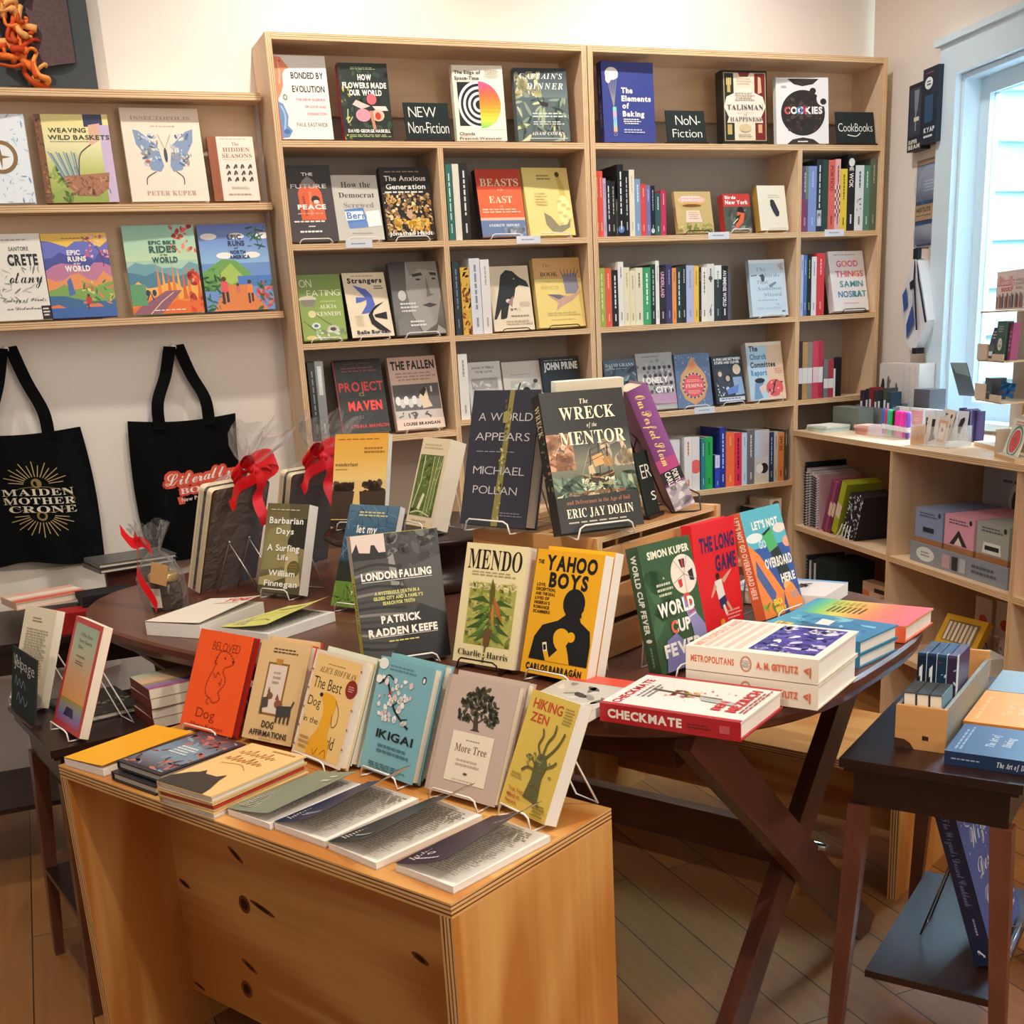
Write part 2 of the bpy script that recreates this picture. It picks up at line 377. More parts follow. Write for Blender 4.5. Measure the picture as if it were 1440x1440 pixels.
def stand(pose, zs, label, black=False, wide=.62, group=None, thick=None, back=.05, mat=None, lip=.013):
    """wire easel under a leaning book; pose of the book, zs the surface it stands on"""
    x, y, z, yaw, lean, w, h, t = pose; t = thick or t
    a = w*wide/2; fr = .0017; L = lean; top = h*.62; yb = t*cos(L)+.0035; zb = fr+.0002
    lipf = -.011; th = z-zs
    half = [(0, lipf-.004, th+lip), (a*.84, lipf-.004, th+lip), (a, lipf-.002, th+lip*.6), (a+.006, lipf-.003, fr+.002), (a+.004, 0, zb), (a, yb, zb), (a*.9, yb+.004+.03*sin(L), zb+.02*cos(L)+.004), (a*.7, yb+.005+top*sin(L), zb+top*cos(L)), (0, yb+.005+(top+.012)*sin(L), zb+(top+.012)*cos(L))]
    P1 = [Vector(p) for p in half]; pts = P1+[Vector((-p.x, p.y, p.z)) for p in P1[-2:0:-1]]
    mb = MB(); mb.tube(pts, fr, 6, closed=True)
    ty = yb+.005+top*sin(L); tz = zb+top*cos(L)
    mb.tube([(-a*.6, ty, tz), (-a*.75, ty+back, zb), (a*.75, ty+back, zb), (a*.6, ty, tz)], fr, 6)
    o = mb.build('wire_book_stand', mat or (WIREB if black else WIREW)); o.location = (x, y, zs); o.rotation_euler[2] = yaw
    return tag(o, label, 'book stand', group)
# ---------------------------------------------------------------- the room
def floor_mat():
    m, n, l, b = newmat('plank_floor')
    tc = n.new('ShaderNodeTexCoord'); mp = n.new('ShaderNodeMapping'); mp.inputs['Rotation'].default_value = (0, 0, pi/2); mp.inputs['Location'].default_value = (.05, -.04, 0); l.new(tc.outputs['Object'], mp.inputs[0])
    br = n.new('ShaderNodeTexBrick'); br.offset = .37; br.inputs['Scale'].default_value = 1; br.inputs['Brick Width'].default_value = 1.15; br.inputs['Row Height'].default_value = .118
    br.inputs['Mortar Size'].default_value = .0016; br.inputs['Color1'].default_value = c('#a8723f'); br.inputs['Color2'].default_value = c('#86572d'); br.inputs['Mortar'].default_value = c('#2a140a')
    l.new(mp.outputs[0], br.inputs[0])
    m2 = n.new('ShaderNodeMapping'); m2.inputs['Scale'].default_value = (40, 2.2, 1); l.new(tc.outputs['Object'], m2.inputs[0])
    nz = n.new('ShaderNodeTexNoise'); nz.inputs['Scale'].default_value = 1.5; nz.inputs['Detail'].default_value = 5; nz.inputs['Distortion'].default_value = .6; l.new(m2.outputs[0], nz.inputs[0])
    mr = n.new('ShaderNodeMapRange'); mr.inputs[3].default_value = .7; mr.inputs[4].default_value = 1.25; l.new(nz.outputs[0], mr.inputs[0])
    mx = n.new('ShaderNodeMixRGB'); mx.blend_type = 'MULTIPLY'; mx.inputs[0].default_value = 1; l.new(br.outputs[0], mx.inputs[1]); l.new(mr.outputs[0], mx.inputs[2])
    l.new(mx.outputs[0], b.inputs['Base Color']); b.inputs['Roughness'].default_value = .38
    return m
struct(MB().box(-3.2, 3.4, -1.2, 3.9, -.05, 0).build('floor', floor_mat()))
struct(MB().box(-3.2, 3.2, 3.8, 3.92, 0, 3.25).build('wall_back', WALLM))
WY = -(pi/2+.19)                                                       # yaw of the window wall, local x runs along it towards the viewer
CP = Vector((2.61, 3.6, 0)); WD = Vector((-sin(.19), -cos(.19), 0)); WN = Vector((cos(.19), -sin(.19), 0))
def on_counter(s, o, z): return tuple(CP+WD*s+WN*o+Vector((0, 0, z)))
wl = MB(); wo, wt = .41, .14
wl.box(-.25, .335, wo, wo+wt, 0, 3.25); wl.box(1.75, 4.6, wo, wo+wt, 0, 3.25); wl.box(.335, 1.75, wo, wo+wt, 0, .96); wl.box(.335, 1.75, wo, wo+wt, 2.07, 3.25)
struct(wl.build('wall_right', WALLM, loc=CP, rz=WY))
wf = thing('window_1', 'white trimmed window beside the bookcase', 'window', CP, WY); wf['kind'] = 'structure'
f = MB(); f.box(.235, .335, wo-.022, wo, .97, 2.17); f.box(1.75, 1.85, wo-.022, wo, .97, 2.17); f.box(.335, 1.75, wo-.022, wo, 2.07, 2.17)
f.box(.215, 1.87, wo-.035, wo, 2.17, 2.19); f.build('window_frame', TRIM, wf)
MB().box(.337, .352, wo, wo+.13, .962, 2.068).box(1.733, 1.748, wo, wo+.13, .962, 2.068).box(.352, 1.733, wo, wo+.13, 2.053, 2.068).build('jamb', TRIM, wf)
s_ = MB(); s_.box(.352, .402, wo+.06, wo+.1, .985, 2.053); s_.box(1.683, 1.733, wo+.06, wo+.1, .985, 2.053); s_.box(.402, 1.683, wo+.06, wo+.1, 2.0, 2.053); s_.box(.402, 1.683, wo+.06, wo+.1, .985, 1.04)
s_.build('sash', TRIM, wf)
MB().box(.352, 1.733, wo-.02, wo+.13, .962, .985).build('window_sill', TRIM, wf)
GLASS = plain('window_glass', '#ffffff', .02, trans=1, var=0); GLASS.node_tree.nodes['Principled BSDF'].inputs['IOR'].default_value = 1.05
MB().box(.402, 1.683, wo+.076, wo+.082, 1.04, 2.0).build('glass', GLASS, wf)
SIDING = plain('white_siding', '#c9eef4', .7, scale=6, var=.03)
sd = MB()
for k in range(12):
    z0 = .0+k*.205
    sd.sheet(lambda u, v, z0=z0: (3.2+u*3.6, 4.228+.032*v, z0+v*.205), 1, 1); sd.box(3.2, 6.8, 4.2285, 4.262, z0-.003, z0)
struct(sd.build('exterior_siding', SIDING))

# ---------------------------------------------------------------- bookcases and counter
def bookcase(label, x0, x1, div, rows_l, rows_r, skip_r=()):
    """x0..x1 the clear opening, div the left face of the divider"""
    r = thing('bookcase', label, 'bookcase', ((x0+x1)/2, 3.6, 0)); ox = (x0+x1)/2; t = .018; yb = .198
    def bd(name, a, b, z0, z1, y0=0, y1=yb, grain=0, thick=None): return MB().box(a-ox, b-ox, y0, y1, z0, z1, edge=1, grain=grain, thick=thick).build(name, [PINE, PLY], r)
    bd('side_panel', x0-t, x0, 0, 2.205, grain=2); bd('side_panel', x1, x1+t, 0, 2.205, grain=2); bd('top_board', x0, x1, 2.187, 2.205)
    bd('shelf', x0, x1, 1.905, 1.923)
    bd('divider', div, div+t, .08, 1.905, grain=2)
    for z in rows_l: bd('shelf', x0, div, z-t, z)
    for z in rows_r: bd('shelf', div+t, x1, z-t, z)
    bd('plinth', x0, x1, 0, .08, .02, .038, thick=1)
    bd('back_rail', x0, x1, 2.02, 2.187, .17, .186, thick=1)
    MB().box(x0-ox, x1-ox, .187, .197, .08, 2.187).build('back_panel', BACKM, r)
    return r
bookcase('tall plywood bookcase nearest the wall ledges, of two side by side', .8078, 1.7875, 1.2854, (1.639, 1.353, 1.0568, .77, .48), (1.639, 1.353, 1.0868, .77, .48))
bookcase('tall plywood bookcase beside the window wall, with cookbooks at its end', 1.8271, 2.9696, 2.6144, (1.639, 1.353, 1.0568, .766, .482), (1.639, 1.353, 1.0568, .766, .482))
ctr = thing('counter', 'low plywood cubby counter running under the window', 'counter', CP, WY)
def cb(name, *a, **k): return MB().box(*a, edge=1, **k).build(name, [PINE, PLY], ctr)
cb('countertop', 0.0, 2.3, 0, .405, .932, .95, grain=0)
for s in (.004, .70, 1.345, 2.0): cb('divider', s, s+.018, .004, .40, .0, .932, grain=2)
for s0, s1 in ((.022, .70), (.718, 1.345), (1.363, 2.0)):
    for z in (.60, .29): cb('shelf', s0, s1, .004, .40, z-.018, z, grain=0)
MB().box(.0, 2.02, .401, .407, 0, .932).build('back_panel', PINE, ctr)

for z, nm in ((2.066, 'highest of three, under the dark textile canvas'), (1.767, 'middle of three, with the butterfly book'), (1.455, 'lowest of three, above the hanging tote bags')):
    r = thing('display_ledge', 'plywood picture ledge on the wall, '+nm, 'ledge', (-.2, 3.7, z))
    MB().box(-1.0, .98, 0, .1, -.02, 0, edge=1, grain=0).build('shelf', [PINE, PLY], r)
    if z < 2: MB().box(-1.0, .972, .088, .1, .0, .279 if z > 1.6 else .292, edge=1, grain=0, thick=1).build('back_board', [PINE, PLY], r)

# ---------------------------------------------------------------- tables
def super_ring(a, b, e, n=96):
    return [(a*math.copysign(abs(cos(t))**e, cos(t)), b*math.copysign(abs(sin(t))**e, sin(t))) for t in [2*pi*k/n for k in range(n)]]
tb = thing('display_table', 'large oval mahogany table with crossed trestle legs', 'table', (.838, 2.403, 0), -1.066)
m = MB(); A_, B_ = .99, .568; prof = [(-.5, .76), (-.006, .76), (0, .755), (.001, .742), (-.004, .728), (-.012, .722), (-.5, .722)]
rings = [[(x*(1+d/A_), y*(1+d/B_), z) for x, y in super_ring(A_, B_, .62)] if d > -.4 else [(0, 0, z)]*96 for d, z in prof]
vs = [p for q in rings for p in q]; fs = [(i*96+k, i*96+(k+1) % 96, (i+1)*96+(k+1) % 96, (i+1)*96+k) for i in range(len(prof)-1) for k in range(96)]
m.add(vs, fs, uv=[[(vs[k][0], vs[k][1]+vs[k][2]*3) for k in f_] for f_ in fs]); m.build('tabletop', MAHOG, tb)
def bar(mb, p, q, w, d, side):                                          # a straight bar from p to q, w across in plane, d thick along side
    p, q, side = Vector(p), Vector(q), Vector(side); t = (q-p).normalized(); u = t.cross(side).normalized()*w/2; s = side*d/2; L = (q-p).length
    vs = [a+i*u+j*s for a in (p, q) for i, j in ((-1, -1), (1, -1), (1, 1), (-1, 1))]
    fs = [(0, 1, 2, 3), (7, 6, 5, 4)]+[(k, (k+1) % 4, 4+(k+1) % 4, 4+k) for k in range(4)]
    uv = [[(0, 0), (w, 0), (w, d), (0, d)]]*2+[[(0, k*.2), (0, k*.2+w), (L, k*.2+w), (L, k*.2)] for k in range(4)]
    return mb.add(vs, fs, uv=uv)
for a in (.8, -.8):
    bar(MB(), (a+.02, -.385, .722), (a+.02, .39, -.0), .075, .032, (1, 0, 0)).build('leg', MAHOG, tb)
    bar(MB(), (a-.02, .46, .722), (a-.02, -.2, .0), .075, .032, (1, 0, 0)).build('leg', MAHOG, tb)
    MB().tube([(a-.045, .1, .325), (a+.05, .1, .325)], .009, 10).build('bolt', STEEL, tb.children[-1])
for b in (-.33, .40): MB().box(-.77, .77, b-.016, b+.016, .63, .715, grain=0).build('bearer', MAHOG, tb)
MB().box(-.77, .77, .085, .117, .27, .35, grain=0).build('stretcher', MAHOG, tb)

def display_box(label, loc, yaw, H=.64):
    r = thing('plywood_plinth', label, 'display stand', loc, yaw); t = .022; L, Dp = .963, .368
    def b(n, *a, **k): return MB().box(*a, edge=1, **k).build(n, [PINEH, PLYD], r)
    b('top_panel', 0, L, 0, Dp, H-t, H, grain=0); b('end_panel', 0, t, 0, Dp, 0, H-t, grain=2); b('end_panel', L-t, L, 0, Dp, 0, H-t, grain=2)
    pm = MB().box(t, L-t, .19, .212, .085, H-t, edge=1, grain=0)
    rr = random.Random(4); y = .19
    def oval(x, z, rx, rz_, tl, n=20): return [(x+rx*cos(q)*cos(tl)-rz_*sin(q)*sin(tl), z+rx*cos(q)*sin(tl)+rz_*sin(q)*cos(tl)) for q in [2*pi*k/n for k in range(n)]]
    KN = ((.047, .333, .018, .006, -.3), (.231, .444, .024, .006, -.55), (.238, .343, .017, .019, 0), (.292, .350, .036, .006, -.22), (.227, .207, .024, .006, -.4), (.208, .150, .017, .019, 0), (.045, .10, .020, .004, -.2), (.70, .38, .02, .007, -.3), (.62, .2, .016, .016, 0))
    for x, z, rx, rz_, tl in KN if H > .6 else ():
        for sc_, dy, col in ((1, .0003, '#7a431c'), (.6, .0005, '#331509')): pm.add([(px, y-dy, pz) for px, pz in oval(x, z, rx*sc_, rz_*sc_, tl)], [tuple(range(20))], c(col), 2)
    pm.build('long_panel', [PINEH, PLYD, MATTE], r)
    return r
display_box('honey plywood display plinth in front, topped with dog and nature books', (-.052, 2.123, 0), -1.078)
display_box('plywood display plinth in the shade underneath the oval table', (1.29, 2.80, 0), -1.1, .33)

def side_table(label, loc, yaw, w, d, h, shelf_z, inset=.03, splay=.03, sx=.04, sy=.06):
    r = thing('side_table', label, 'table', loc, yaw)
    m = MB().box(0, w, 0, d, h-.016, h, grain=1); m.box(.006, w-.006, .006, d-.006, h-.024, h-.016, grain=1); m.build('tabletop', DARKW, r)
    MB().box(.02, w-.02, .02, d-.02, h-.085, h-.024, grain=1).build('apron', DARKW, r)
    for i, j in ((0, 0), (1, 0), (1, 1), (0, 1)):
        x = inset+i*(w-2*inset); y = inset+j*(d-2*inset); q = (2*i-1, 2*j-1); lm_ = MB(); a, b = .017, .010
        vs = [(x+dx*a, y+dy*a, h-.085) for dx, dy in ((-1, -1), (1, -1), (1, 1), (-1, 1))]+[(x+q[0]*splay+dx*b, y+q[1]*splay+dy*b, 0) for dx, dy in ((-1, -1), (1, -1), (1, 1), (-1, 1))]
        lm_.add(vs, [(3, 2, 1, 0), (4, 5, 6, 7)]+[(k, (k+1) % 4, 4+(k+1) % 4, 4+k) for k in range(4)], uv=[[(0, 0), (.02, 0), (.02, .02), (0, .02)]]*2+[[(0, k*.1), (0, k*.1+.03), (h, k*.1+.03), (h, k*.1)] for k in range(4)])
        lm_.build('leg', MAHOG, r)
    MB().box(sx, w-sx+.01, sy, d-sy, shelf_z-.014, shelf_z, grain=1).build('lower_shelf', DARKW, r)
    return r
side_table('small dark wood table at the right with flat books and a card crate', (1.152, 1.446, 0), -.969, .285, .56, .64, .22)
side_table('small dark wood table at the left edge, behind the plinth corner', (-.068, 2.338, 0), .21, .48, .33, .60, .23, sx=.0, sy=.02)
side_table('low dark wood table by the back wall under the hanging bags', (-.45, 3.1, 0), .0, .72, .45, .66, .2)

# slatted riser crate and round pedestal on the table
r = thing('wooden_crate', 'slatted wooden crate turned upside down as a riser on the oval table', 'crate', (.755, 2.060, .7603), -1.092); CW, CDp, CH = .296, .43, .2297
MB().box(0, CW, 0, .016, .0, CH, edge=1, grain=0, thick=1).build('end_board', [CRATEW, PLY], r); MB().box(0, CW, CDp-.016, CDp, 0, CH, edge=1, grain=0, thick=1).build('end_board', [CRATEW, PLY], r)
for k in range(5): MB().box(.002+k*.0592, .002+k*.0592+.052, .016, CDp-.016, CH-.011, CH, edge=1, grain=1).build('top_slat', [CRATEW, PLY], r)
for x in (0, CW-.01):
    for k in range(3): MB().box(x, x+.01, .016, CDp-.016, .004+k*.072, .062+k*.072, edge=1, grain=1, thick=0).build('side_slat', [CRATEW, PLY], r)
r = thing('round_riser', 'round dark wood pedestal raising books on the oval table', 'riser', (.86, 2.715, .76))
MB().lathe([(0, .122), (.235, .122), (.242, .128), (.242, .137), (.235, .14), (0, .14)], 48).build('top_disc', DARKW, r)
MB().lathe([(0, 0), (.19, 0), (.2, .01), (.175, .035), (.16, .07), (.19, .105), (.2, .122)], 48).build('drum', DARKW, r)

# ---------------------------------------------------------------- measured placements: x, y, z, turn, lean, width, height, thickness (metres, radians)
PO = {'compass': [0.0414, 3.711, 1.7736, -0.1293, 0.1322, 0.1484, 0.2343, 0.02],
 'weaving': [0.2426, 3.711, 1.7736, -0.0415, 0.1299, 0.1969, 0.2367, 0.02],
 'insect': [0.4882, 3.711, 1.7741, -0.0018, 0.1289, 0.2207, 0.2564, 0.024],
 'hidden': [0.6816, 3.711, 1.7741, -0.0249, 0.1285, 0.1342, 0.1808, 0.024],
 'botany': [0.021, 3.711, 1.4616, -0.0322, 0.1318, 0.1754, 0.2367, 0.02],
 'runsworld': [0.2012, 3.711, 1.4621, -0.0246, 0.131, 0.18, 0.2345, 0.024],
 'bike': [0.4393, 3.711, 1.4621, -0.0474, 0.1294, 0.206, 0.2528, 0.024],
 'runsna': [0.6554, 3.711, 1.4621, -0.0559, 0.1281, 0.2049, 0.2526, 0.024],
 'bonded': [0.8905, 3.622, 1.9298, -0.016, 0.1134, 0.1577, 0.229, 0.025],
 'flowers': [1.0801, 3.622, 1.9298, -0.0345, 0.0988, 0.1507, 0.2131, 0.028],
 'signnew': [1.2714, 3.622, 1.9278, -0.0074, 0.1951, 0.1446, 0.1125, 0.004],
 'edge': [1.4451, 3.622, 1.9291, -0.0605, 0.0846, 0.1642, 0.217, 0.025],
 'captain': [1.6586, 3.622, 1.9297, -0.0593, 0.0899, 0.177, 0.2149, 0.03],
 'baking': [1.9678, 3.622, 1.9287, 0.0131, 0.054, 0.1914, 0.2412, 0.032],
 'signnon': [2.1839, 3.622, 1.9277, -0.0126, 0.1785, 0.1484, 0.1043, 0.004],
 'talisman': [2.4142, 3.622, 1.9296, -0.0491, 0.0649, 0.1753, 0.2276, 0.04],
 'cookies': [2.6497, 3.622, 1.9284, -0.105, 0.068, 0.204, 0.213, 0.02],
 'signcook': [2.8801, 3.622, 1.9277, -0.0364, 0.1794, 0.1618, 0.1112, 0.004],
 'future': [0.8836, 3.622, 1.6475, -0.0348, 0.1823, 0.1426, 0.2204, 0.025],
 'democrat': [1.0302, 3.622, 1.6482, 0.0247, 0.208, 0.145, 0.193, 0.025],
 'anxious': [1.19, 3.622, 1.6485, -0.0287, 0.1827, 0.1583, 0.2144, 0.03],
 'beasts': [1.5049, 3.622, 1.649, 0.0159, 0.2006, 0.1551, 0.2089, 0.03],
 'fennel': [1.6756, 3.622, 1.6487, 0.0524, 0.2304, 0.166, 0.2161, 0.025],
 'oneating': [0.8865, 3.622, 1.3616, -0.029, 0.1865, 0.1359, 0.197, 0.025],
 'strangers': [1.0404, 3.622, 1.3635, 0.0932, 0.264, 0.1409, 0.2003, 0.025],
 'face': [1.1992, 3.622, 1.3629, -0.0178, 0.1967, 0.1639, 0.2255, 0.03],
 'crow': [1.5227, 3.622, 1.3593, 0.0194, 0.1935, 0.1443, 0.2059, 0.012],
 'birdbook': [1.698, 3.622, 1.3618, 0.0142, 0.1734, 0.1805, 0.2232, 0.028],
 'maven': [0.9905, 3.622, 1.0704, -0.0637, 0.3248, 0.1565, 0.2392, 0.03],
 'fallen': [1.1752, 3.622, 1.0687, -0.0139, 0.2845, 0.1624, 0.2365, 0.028],
 'howit': [1.4127, 3.622, 1.093, 0.0077, 0.1834, 0.1201, 0.1751, 0.012],
 'second': [1.5487, 3.622, 1.0937, 0.0425, 0.1919, 0.1402, 0.1685, 0.015],
 'prine': [1.6916, 3.622, 1.0957, 0.0515, 0.1633, 0.1457, 0.1722, 0.03],
 'guide': [2.2163, 3.622, 1.6459, 0.04, 0.1974, 0.1469, 0.1375, 0.015],
 'birdsny': [2.3884, 3.622, 1.6483, 0.0306, 0.1791, 0.1123, 0.1247, 0.03],
 'beetle': [2.5369, 3.622, 1.6487, 0.0328, 0.1919, 0.1193, 0.1526, 0.03],
 'audubon': [2.5233, 3.622, 1.3604, -0.0063, 0.1691, 0.1512, 0.1961, 0.02],
 'goodthings': [2.8846, 3.622, 1.3635, 0.0628, 0.2183, 0.1984, 0.2165, 0.03],
 'grann': [1.9213, 3.622, 1.0639, -0.0013, 0.2058, 0.1237, 0.183, 0.015],
 'lonely': [2.0618, 3.622, 1.0651, 0.0071, 0.2187, 0.1452, 0.1974, 0.02],
 'femina': [2.2082, 3.622, 1.0633, -0.0339, 0.1702, 0.1412, 0.1875, 0.015],
 'stupid': [2.3605, 3.622, 1.0653, 0.0297, 0.2262, 0.1303, 0.1718, 0.02],
 'church': [2.5193, 3.622, 1.0668, 0.007, 0.2008, 0.1548, 0.2082, 0.03],
 'barbarian': [0.4898, 2.7366, 0.7748, -0.9471, 0.3347, 0.1336, 0.2189, 0.033],
 'wanderlust': [0.7061, 2.7558, 0.9109, -0.7414, 0.3176, 0.1479, 0.2309, 0.022],
 'letmy': [0.6107, 2.4706, 0.7722, -0.9953, 0.4249, 0.1496, 0.2397, 0.02],
 'journal': [0.8152, 2.5982, 0.9191, -1.3354, 0.3426, 0.1204, 0.2124, 0.045],
 'pollan': [0.767, 1.9874, 1.0026, -1.1176, 0.2556, 0.1652, 0.2515, 0.034],
 'wreck': [0.9107, 1.8094, 1.0039, -0.0036, 0.2965, 0.1642, 0.2493, 0.034],
 'london': [0.5843, 1.9878, 0.769, -0.0655, 0.1423, 0.165, 0.2403, 0.035],
 'mendo': [0.6883, 1.8737, 0.7713, 5.2175, 0.2978, 0.1433, 0.2202, 0.025],
 'yahoo': [0.7639, 1.7327, 0.7715, -1.1297, 0.3067, 0.1485, 0.2191, 0.025],
 'kuper': [0.9728, 1.6906, 0.7703, 0.3652, 0.2269, 0.1399, 0.223, 0.028],
 'long': [1.1847, 1.9055, 0.7682, 0.3957, 0.1743, 0.1428, 0.2103, 0.024],
 'overboard': [1.3026, 1.89, 0.7711, 0.3849, 0.2997, 0.1403, 0.2199, 0.024],
 'beloved': [0.214, 2.1408, 0.6515, -1.0591, 0.4315, 0.1564, 0.1925, 0.018],
 'dogaff': [0.292, 2.0273, 0.6518, -0.9896, 0.4488, 0.127, 0.189, 0.018],
 'bestdog': [0.3653, 1.8615, 0.6522, -1.2027, 0.4226, 0.1538, 0.1899, 0.02],
 'ikigai': [0.4477, 1.7388, 0.6512, -1.1873, 0.3699, 0.1399, 0.1937, 0.02],
 'tree': [0.5265, 1.581, 0.6522, -1.0874, 0.4233, 0.1474, 0.1897, 0.02],
 'hiking': [0.5853, 1.4669, 0.6546, -1.3198, 0.4392, 0.112, 0.1842, 0.025],
 'gradient': [-0.0337, 2.4299, 0.6114, -1.2796, 0.3785, 0.1584, 0.2322, 0.02],
 'signleft': [-0.1081, 2.6066, 0.6048, -1.3125, 0.1999, 0.1839, 0.1431, 0.004],
 'openpage': [-0.1155, 2.6786, 0.6112, -1.0729, 0.3673, 0.1324, 0.218, 0.02],
 'signtable': [1.1199, 2.0122, 0.9953, 0.6406, 0.221, 0.0598, 0.124, 0.006],
 'gift': [0.4081, 2.9655, 0.764, 0.6121, -0.3437, 0.1673, 0.2659, 0.045]}
RW = {'essays': [[1.8297, 1.8395, 0.2015], [1.8395, 1.8554, 0.2015], [1.8554, 1.8666, 0.18], [1.8666, 1.8842, 0.1732], [1.8842, 1.9008, 0.1705], [1.9008, 1.9092, 0.1162], [1.9092, 1.9326, 0.2215], [1.9326, 1.9527, 0.2027], [1.9527, 1.973, 0.2054], [1.973, 1.995, 0.1769], [1.995, 2.0154, 0.1618], [2.0154, 2.0324, 0.1576], [2.0324, 2.0495, 0.1562], [2.0495, 2.0718, 0.1341], [2.0718, 2.0918, 0.1422]],
 'nature': [[1.8283, 1.853, 0.1893], [1.8531, 1.8779, 0.1885], [1.878, 1.9026, 0.1813], [1.9026, 1.9245, 0.2068], [1.9245, 1.9465, 0.1882], [1.9466, 1.9686, 0.1776], [1.9687, 1.9969, 0.1861], [1.997, 2.0274, 0.1859], [2.0274, 2.0466, 0.1952], [2.0466, 2.0609, 0.2063], [2.0609, 2.0867, 0.1841], [2.0868, 2.1115, 0.1934], [2.1115, 2.128, 0.1811], [2.1281, 2.1488, 0.1856], [2.1488, 2.1676, 0.1918], [2.1676, 2.1969, 0.1877], [2.1969, 2.2179, 0.1853], [2.2179, 2.2284, 0.1798], [2.2284, 2.2508, 0.18], [2.2508, 2.2793, 0.1905], [2.2793, 2.3092, 0.1846], [2.3092, 2.3362, 0.1821], [2.3362, 2.3478, 0.1575]],
 'cooking': [[2.6389, 2.6687, 0.2164], [2.6687, 2.7041, 0.2164], [2.7041, 2.7288, 0.2394], [2.7288, 2.7544, 0.2366], [2.7544, 2.7833, 0.2366], [2.7833, 2.8068, 0.2396], [2.8068, 2.8367, 0.2077], [2.8367, 2.8715, 0.2542], [2.8715, 2.9097, 0.2193], [2.9097, 2.9378, 0.2194], [2.9378, 2.9724, 0.2429]],
 'food': [[2.6415, 2.6547, 0.2096], [2.6547, 2.6704, 0.2092], [2.6704, 2.6899, 0.2118], [2.6899, 2.7119, 0.2022], [2.7119, 2.7467, 0.2135]],
 'journals': [[2.6376, 2.6575, 0.2064], [2.6575, 2.6814, 0.2053], [2.6814, 2.7014, 0.2042], [2.7014, 2.7296, 0.2061], [2.7296, 2.7498, 0.2049], [2.7538, 2.7741, 0.1369], [2.7741, 2.7985, 0.1357], [2.7985, 2.8075, 0.1026]],
 'bottom': [[2.0273, 2.0607, 0.1634], [2.0608, 2.0975, 0.1916], [2.0975, 2.1344, 0.1886], [2.153, 2.184, 0.1948], [2.1841, 2.2165, 0.1923], [2.2227, 2.24, 0.1837], [2.24, 2.2716, 0.187], [2.2811, 2.3017, 0.1191], [2.3017, 2.3272, 0.2167], [2.3272, 2.3641, 0.197], [2.364, 2.3963, 0.193], [2.3963, 2.4189, 0.1895], [2.4189, 2.4515, 0.198], [2.4514, 2.5154, 0.1942], [2.5153, 2.5368, 0.1828], [2.5368, 2.555, 0.1839], [2.555, 2.5816, 0.1794], [2.5816, 2.6, 0.1885]],
 'low': [[2.4803, 2.5222, 0.1855], [2.5222, 2.5742, 0.2183]],
 'terra': [[1.3098, 1.3307, 0.2214], [1.333, 1.3548, 0.2222], [1.3548, 1.3843, 0.2254]],
 'eagle': [[1.312, 1.3343, 0.2234], [1.3384, 1.369, 0.2059], [1.3699, 1.4061, 0.2316], [1.4077, 1.4384, 0.2271]],
 'history': [[0.8166, 0.8391, 0.2393], [0.8391, 0.8663, 0.2421]],
 'music': [[1.3109, 1.3433, 0.2072]]}
FB = {'checkmate': [0.9579, 1.3796, 0.79, 0.5911, 1.5708, 0.1693, 0.2326],
 'metro': [1.1322, 1.4283, 0.842, 0.5785, 1.5708, 0.1895, 0.2235],
 'blue': [1.3133, 1.5493, 0.808, 0.4053, 1.5708, 0.14, 0.21],
 'rainbow': [1.4864, 1.6428, 0.792, 0.5325, 1.5708, 0.16, 0.235],
 'white': [1.4912, 1.9143, 0.79, 0.5805, 1.5708, 0.15, 0.22],
 'open1': [0.2122, 2.4917, 0.79, -0.8233, 1.5708, 0.2092, 0.2321],
 'open2': [0.3434, 2.3671, 0.782, -0.9858, 1.5708, 0.1796, 0.219],
 'yellow': [-0.01, 2.0629, 0.655, -1.0259, 1.5708, 0.0974, 0.1969],
 'dark': [0.0754, 1.9287, 0.675, -1.0909, 1.5708, 0.1322, 0.1753],
 'cats': [0.1319, 1.7742, 0.68, -1.0342, 1.5708, 0.1374, 0.2028],
 'p1': [0.2083, 1.6894, 0.652, -1.0906, 1.5708, 0.1175, 0.1892],
 'p2': [0.272, 1.5782, 0.652, -1.1111, 1.5708, 0.1195, 0.1926],
 'p3': [0.3284, 1.4761, 0.652, -1.1665, 1.5708, 0.1099, 0.2074],
 'p4': [0.392, 1.3498, 0.652, -1.1345, 1.5708, 0.1142, 0.1972],
 'stackleft': [0.1313, 2.3406, 0.69, 0.0618, 1.5708, 0.117, 0.2292]}
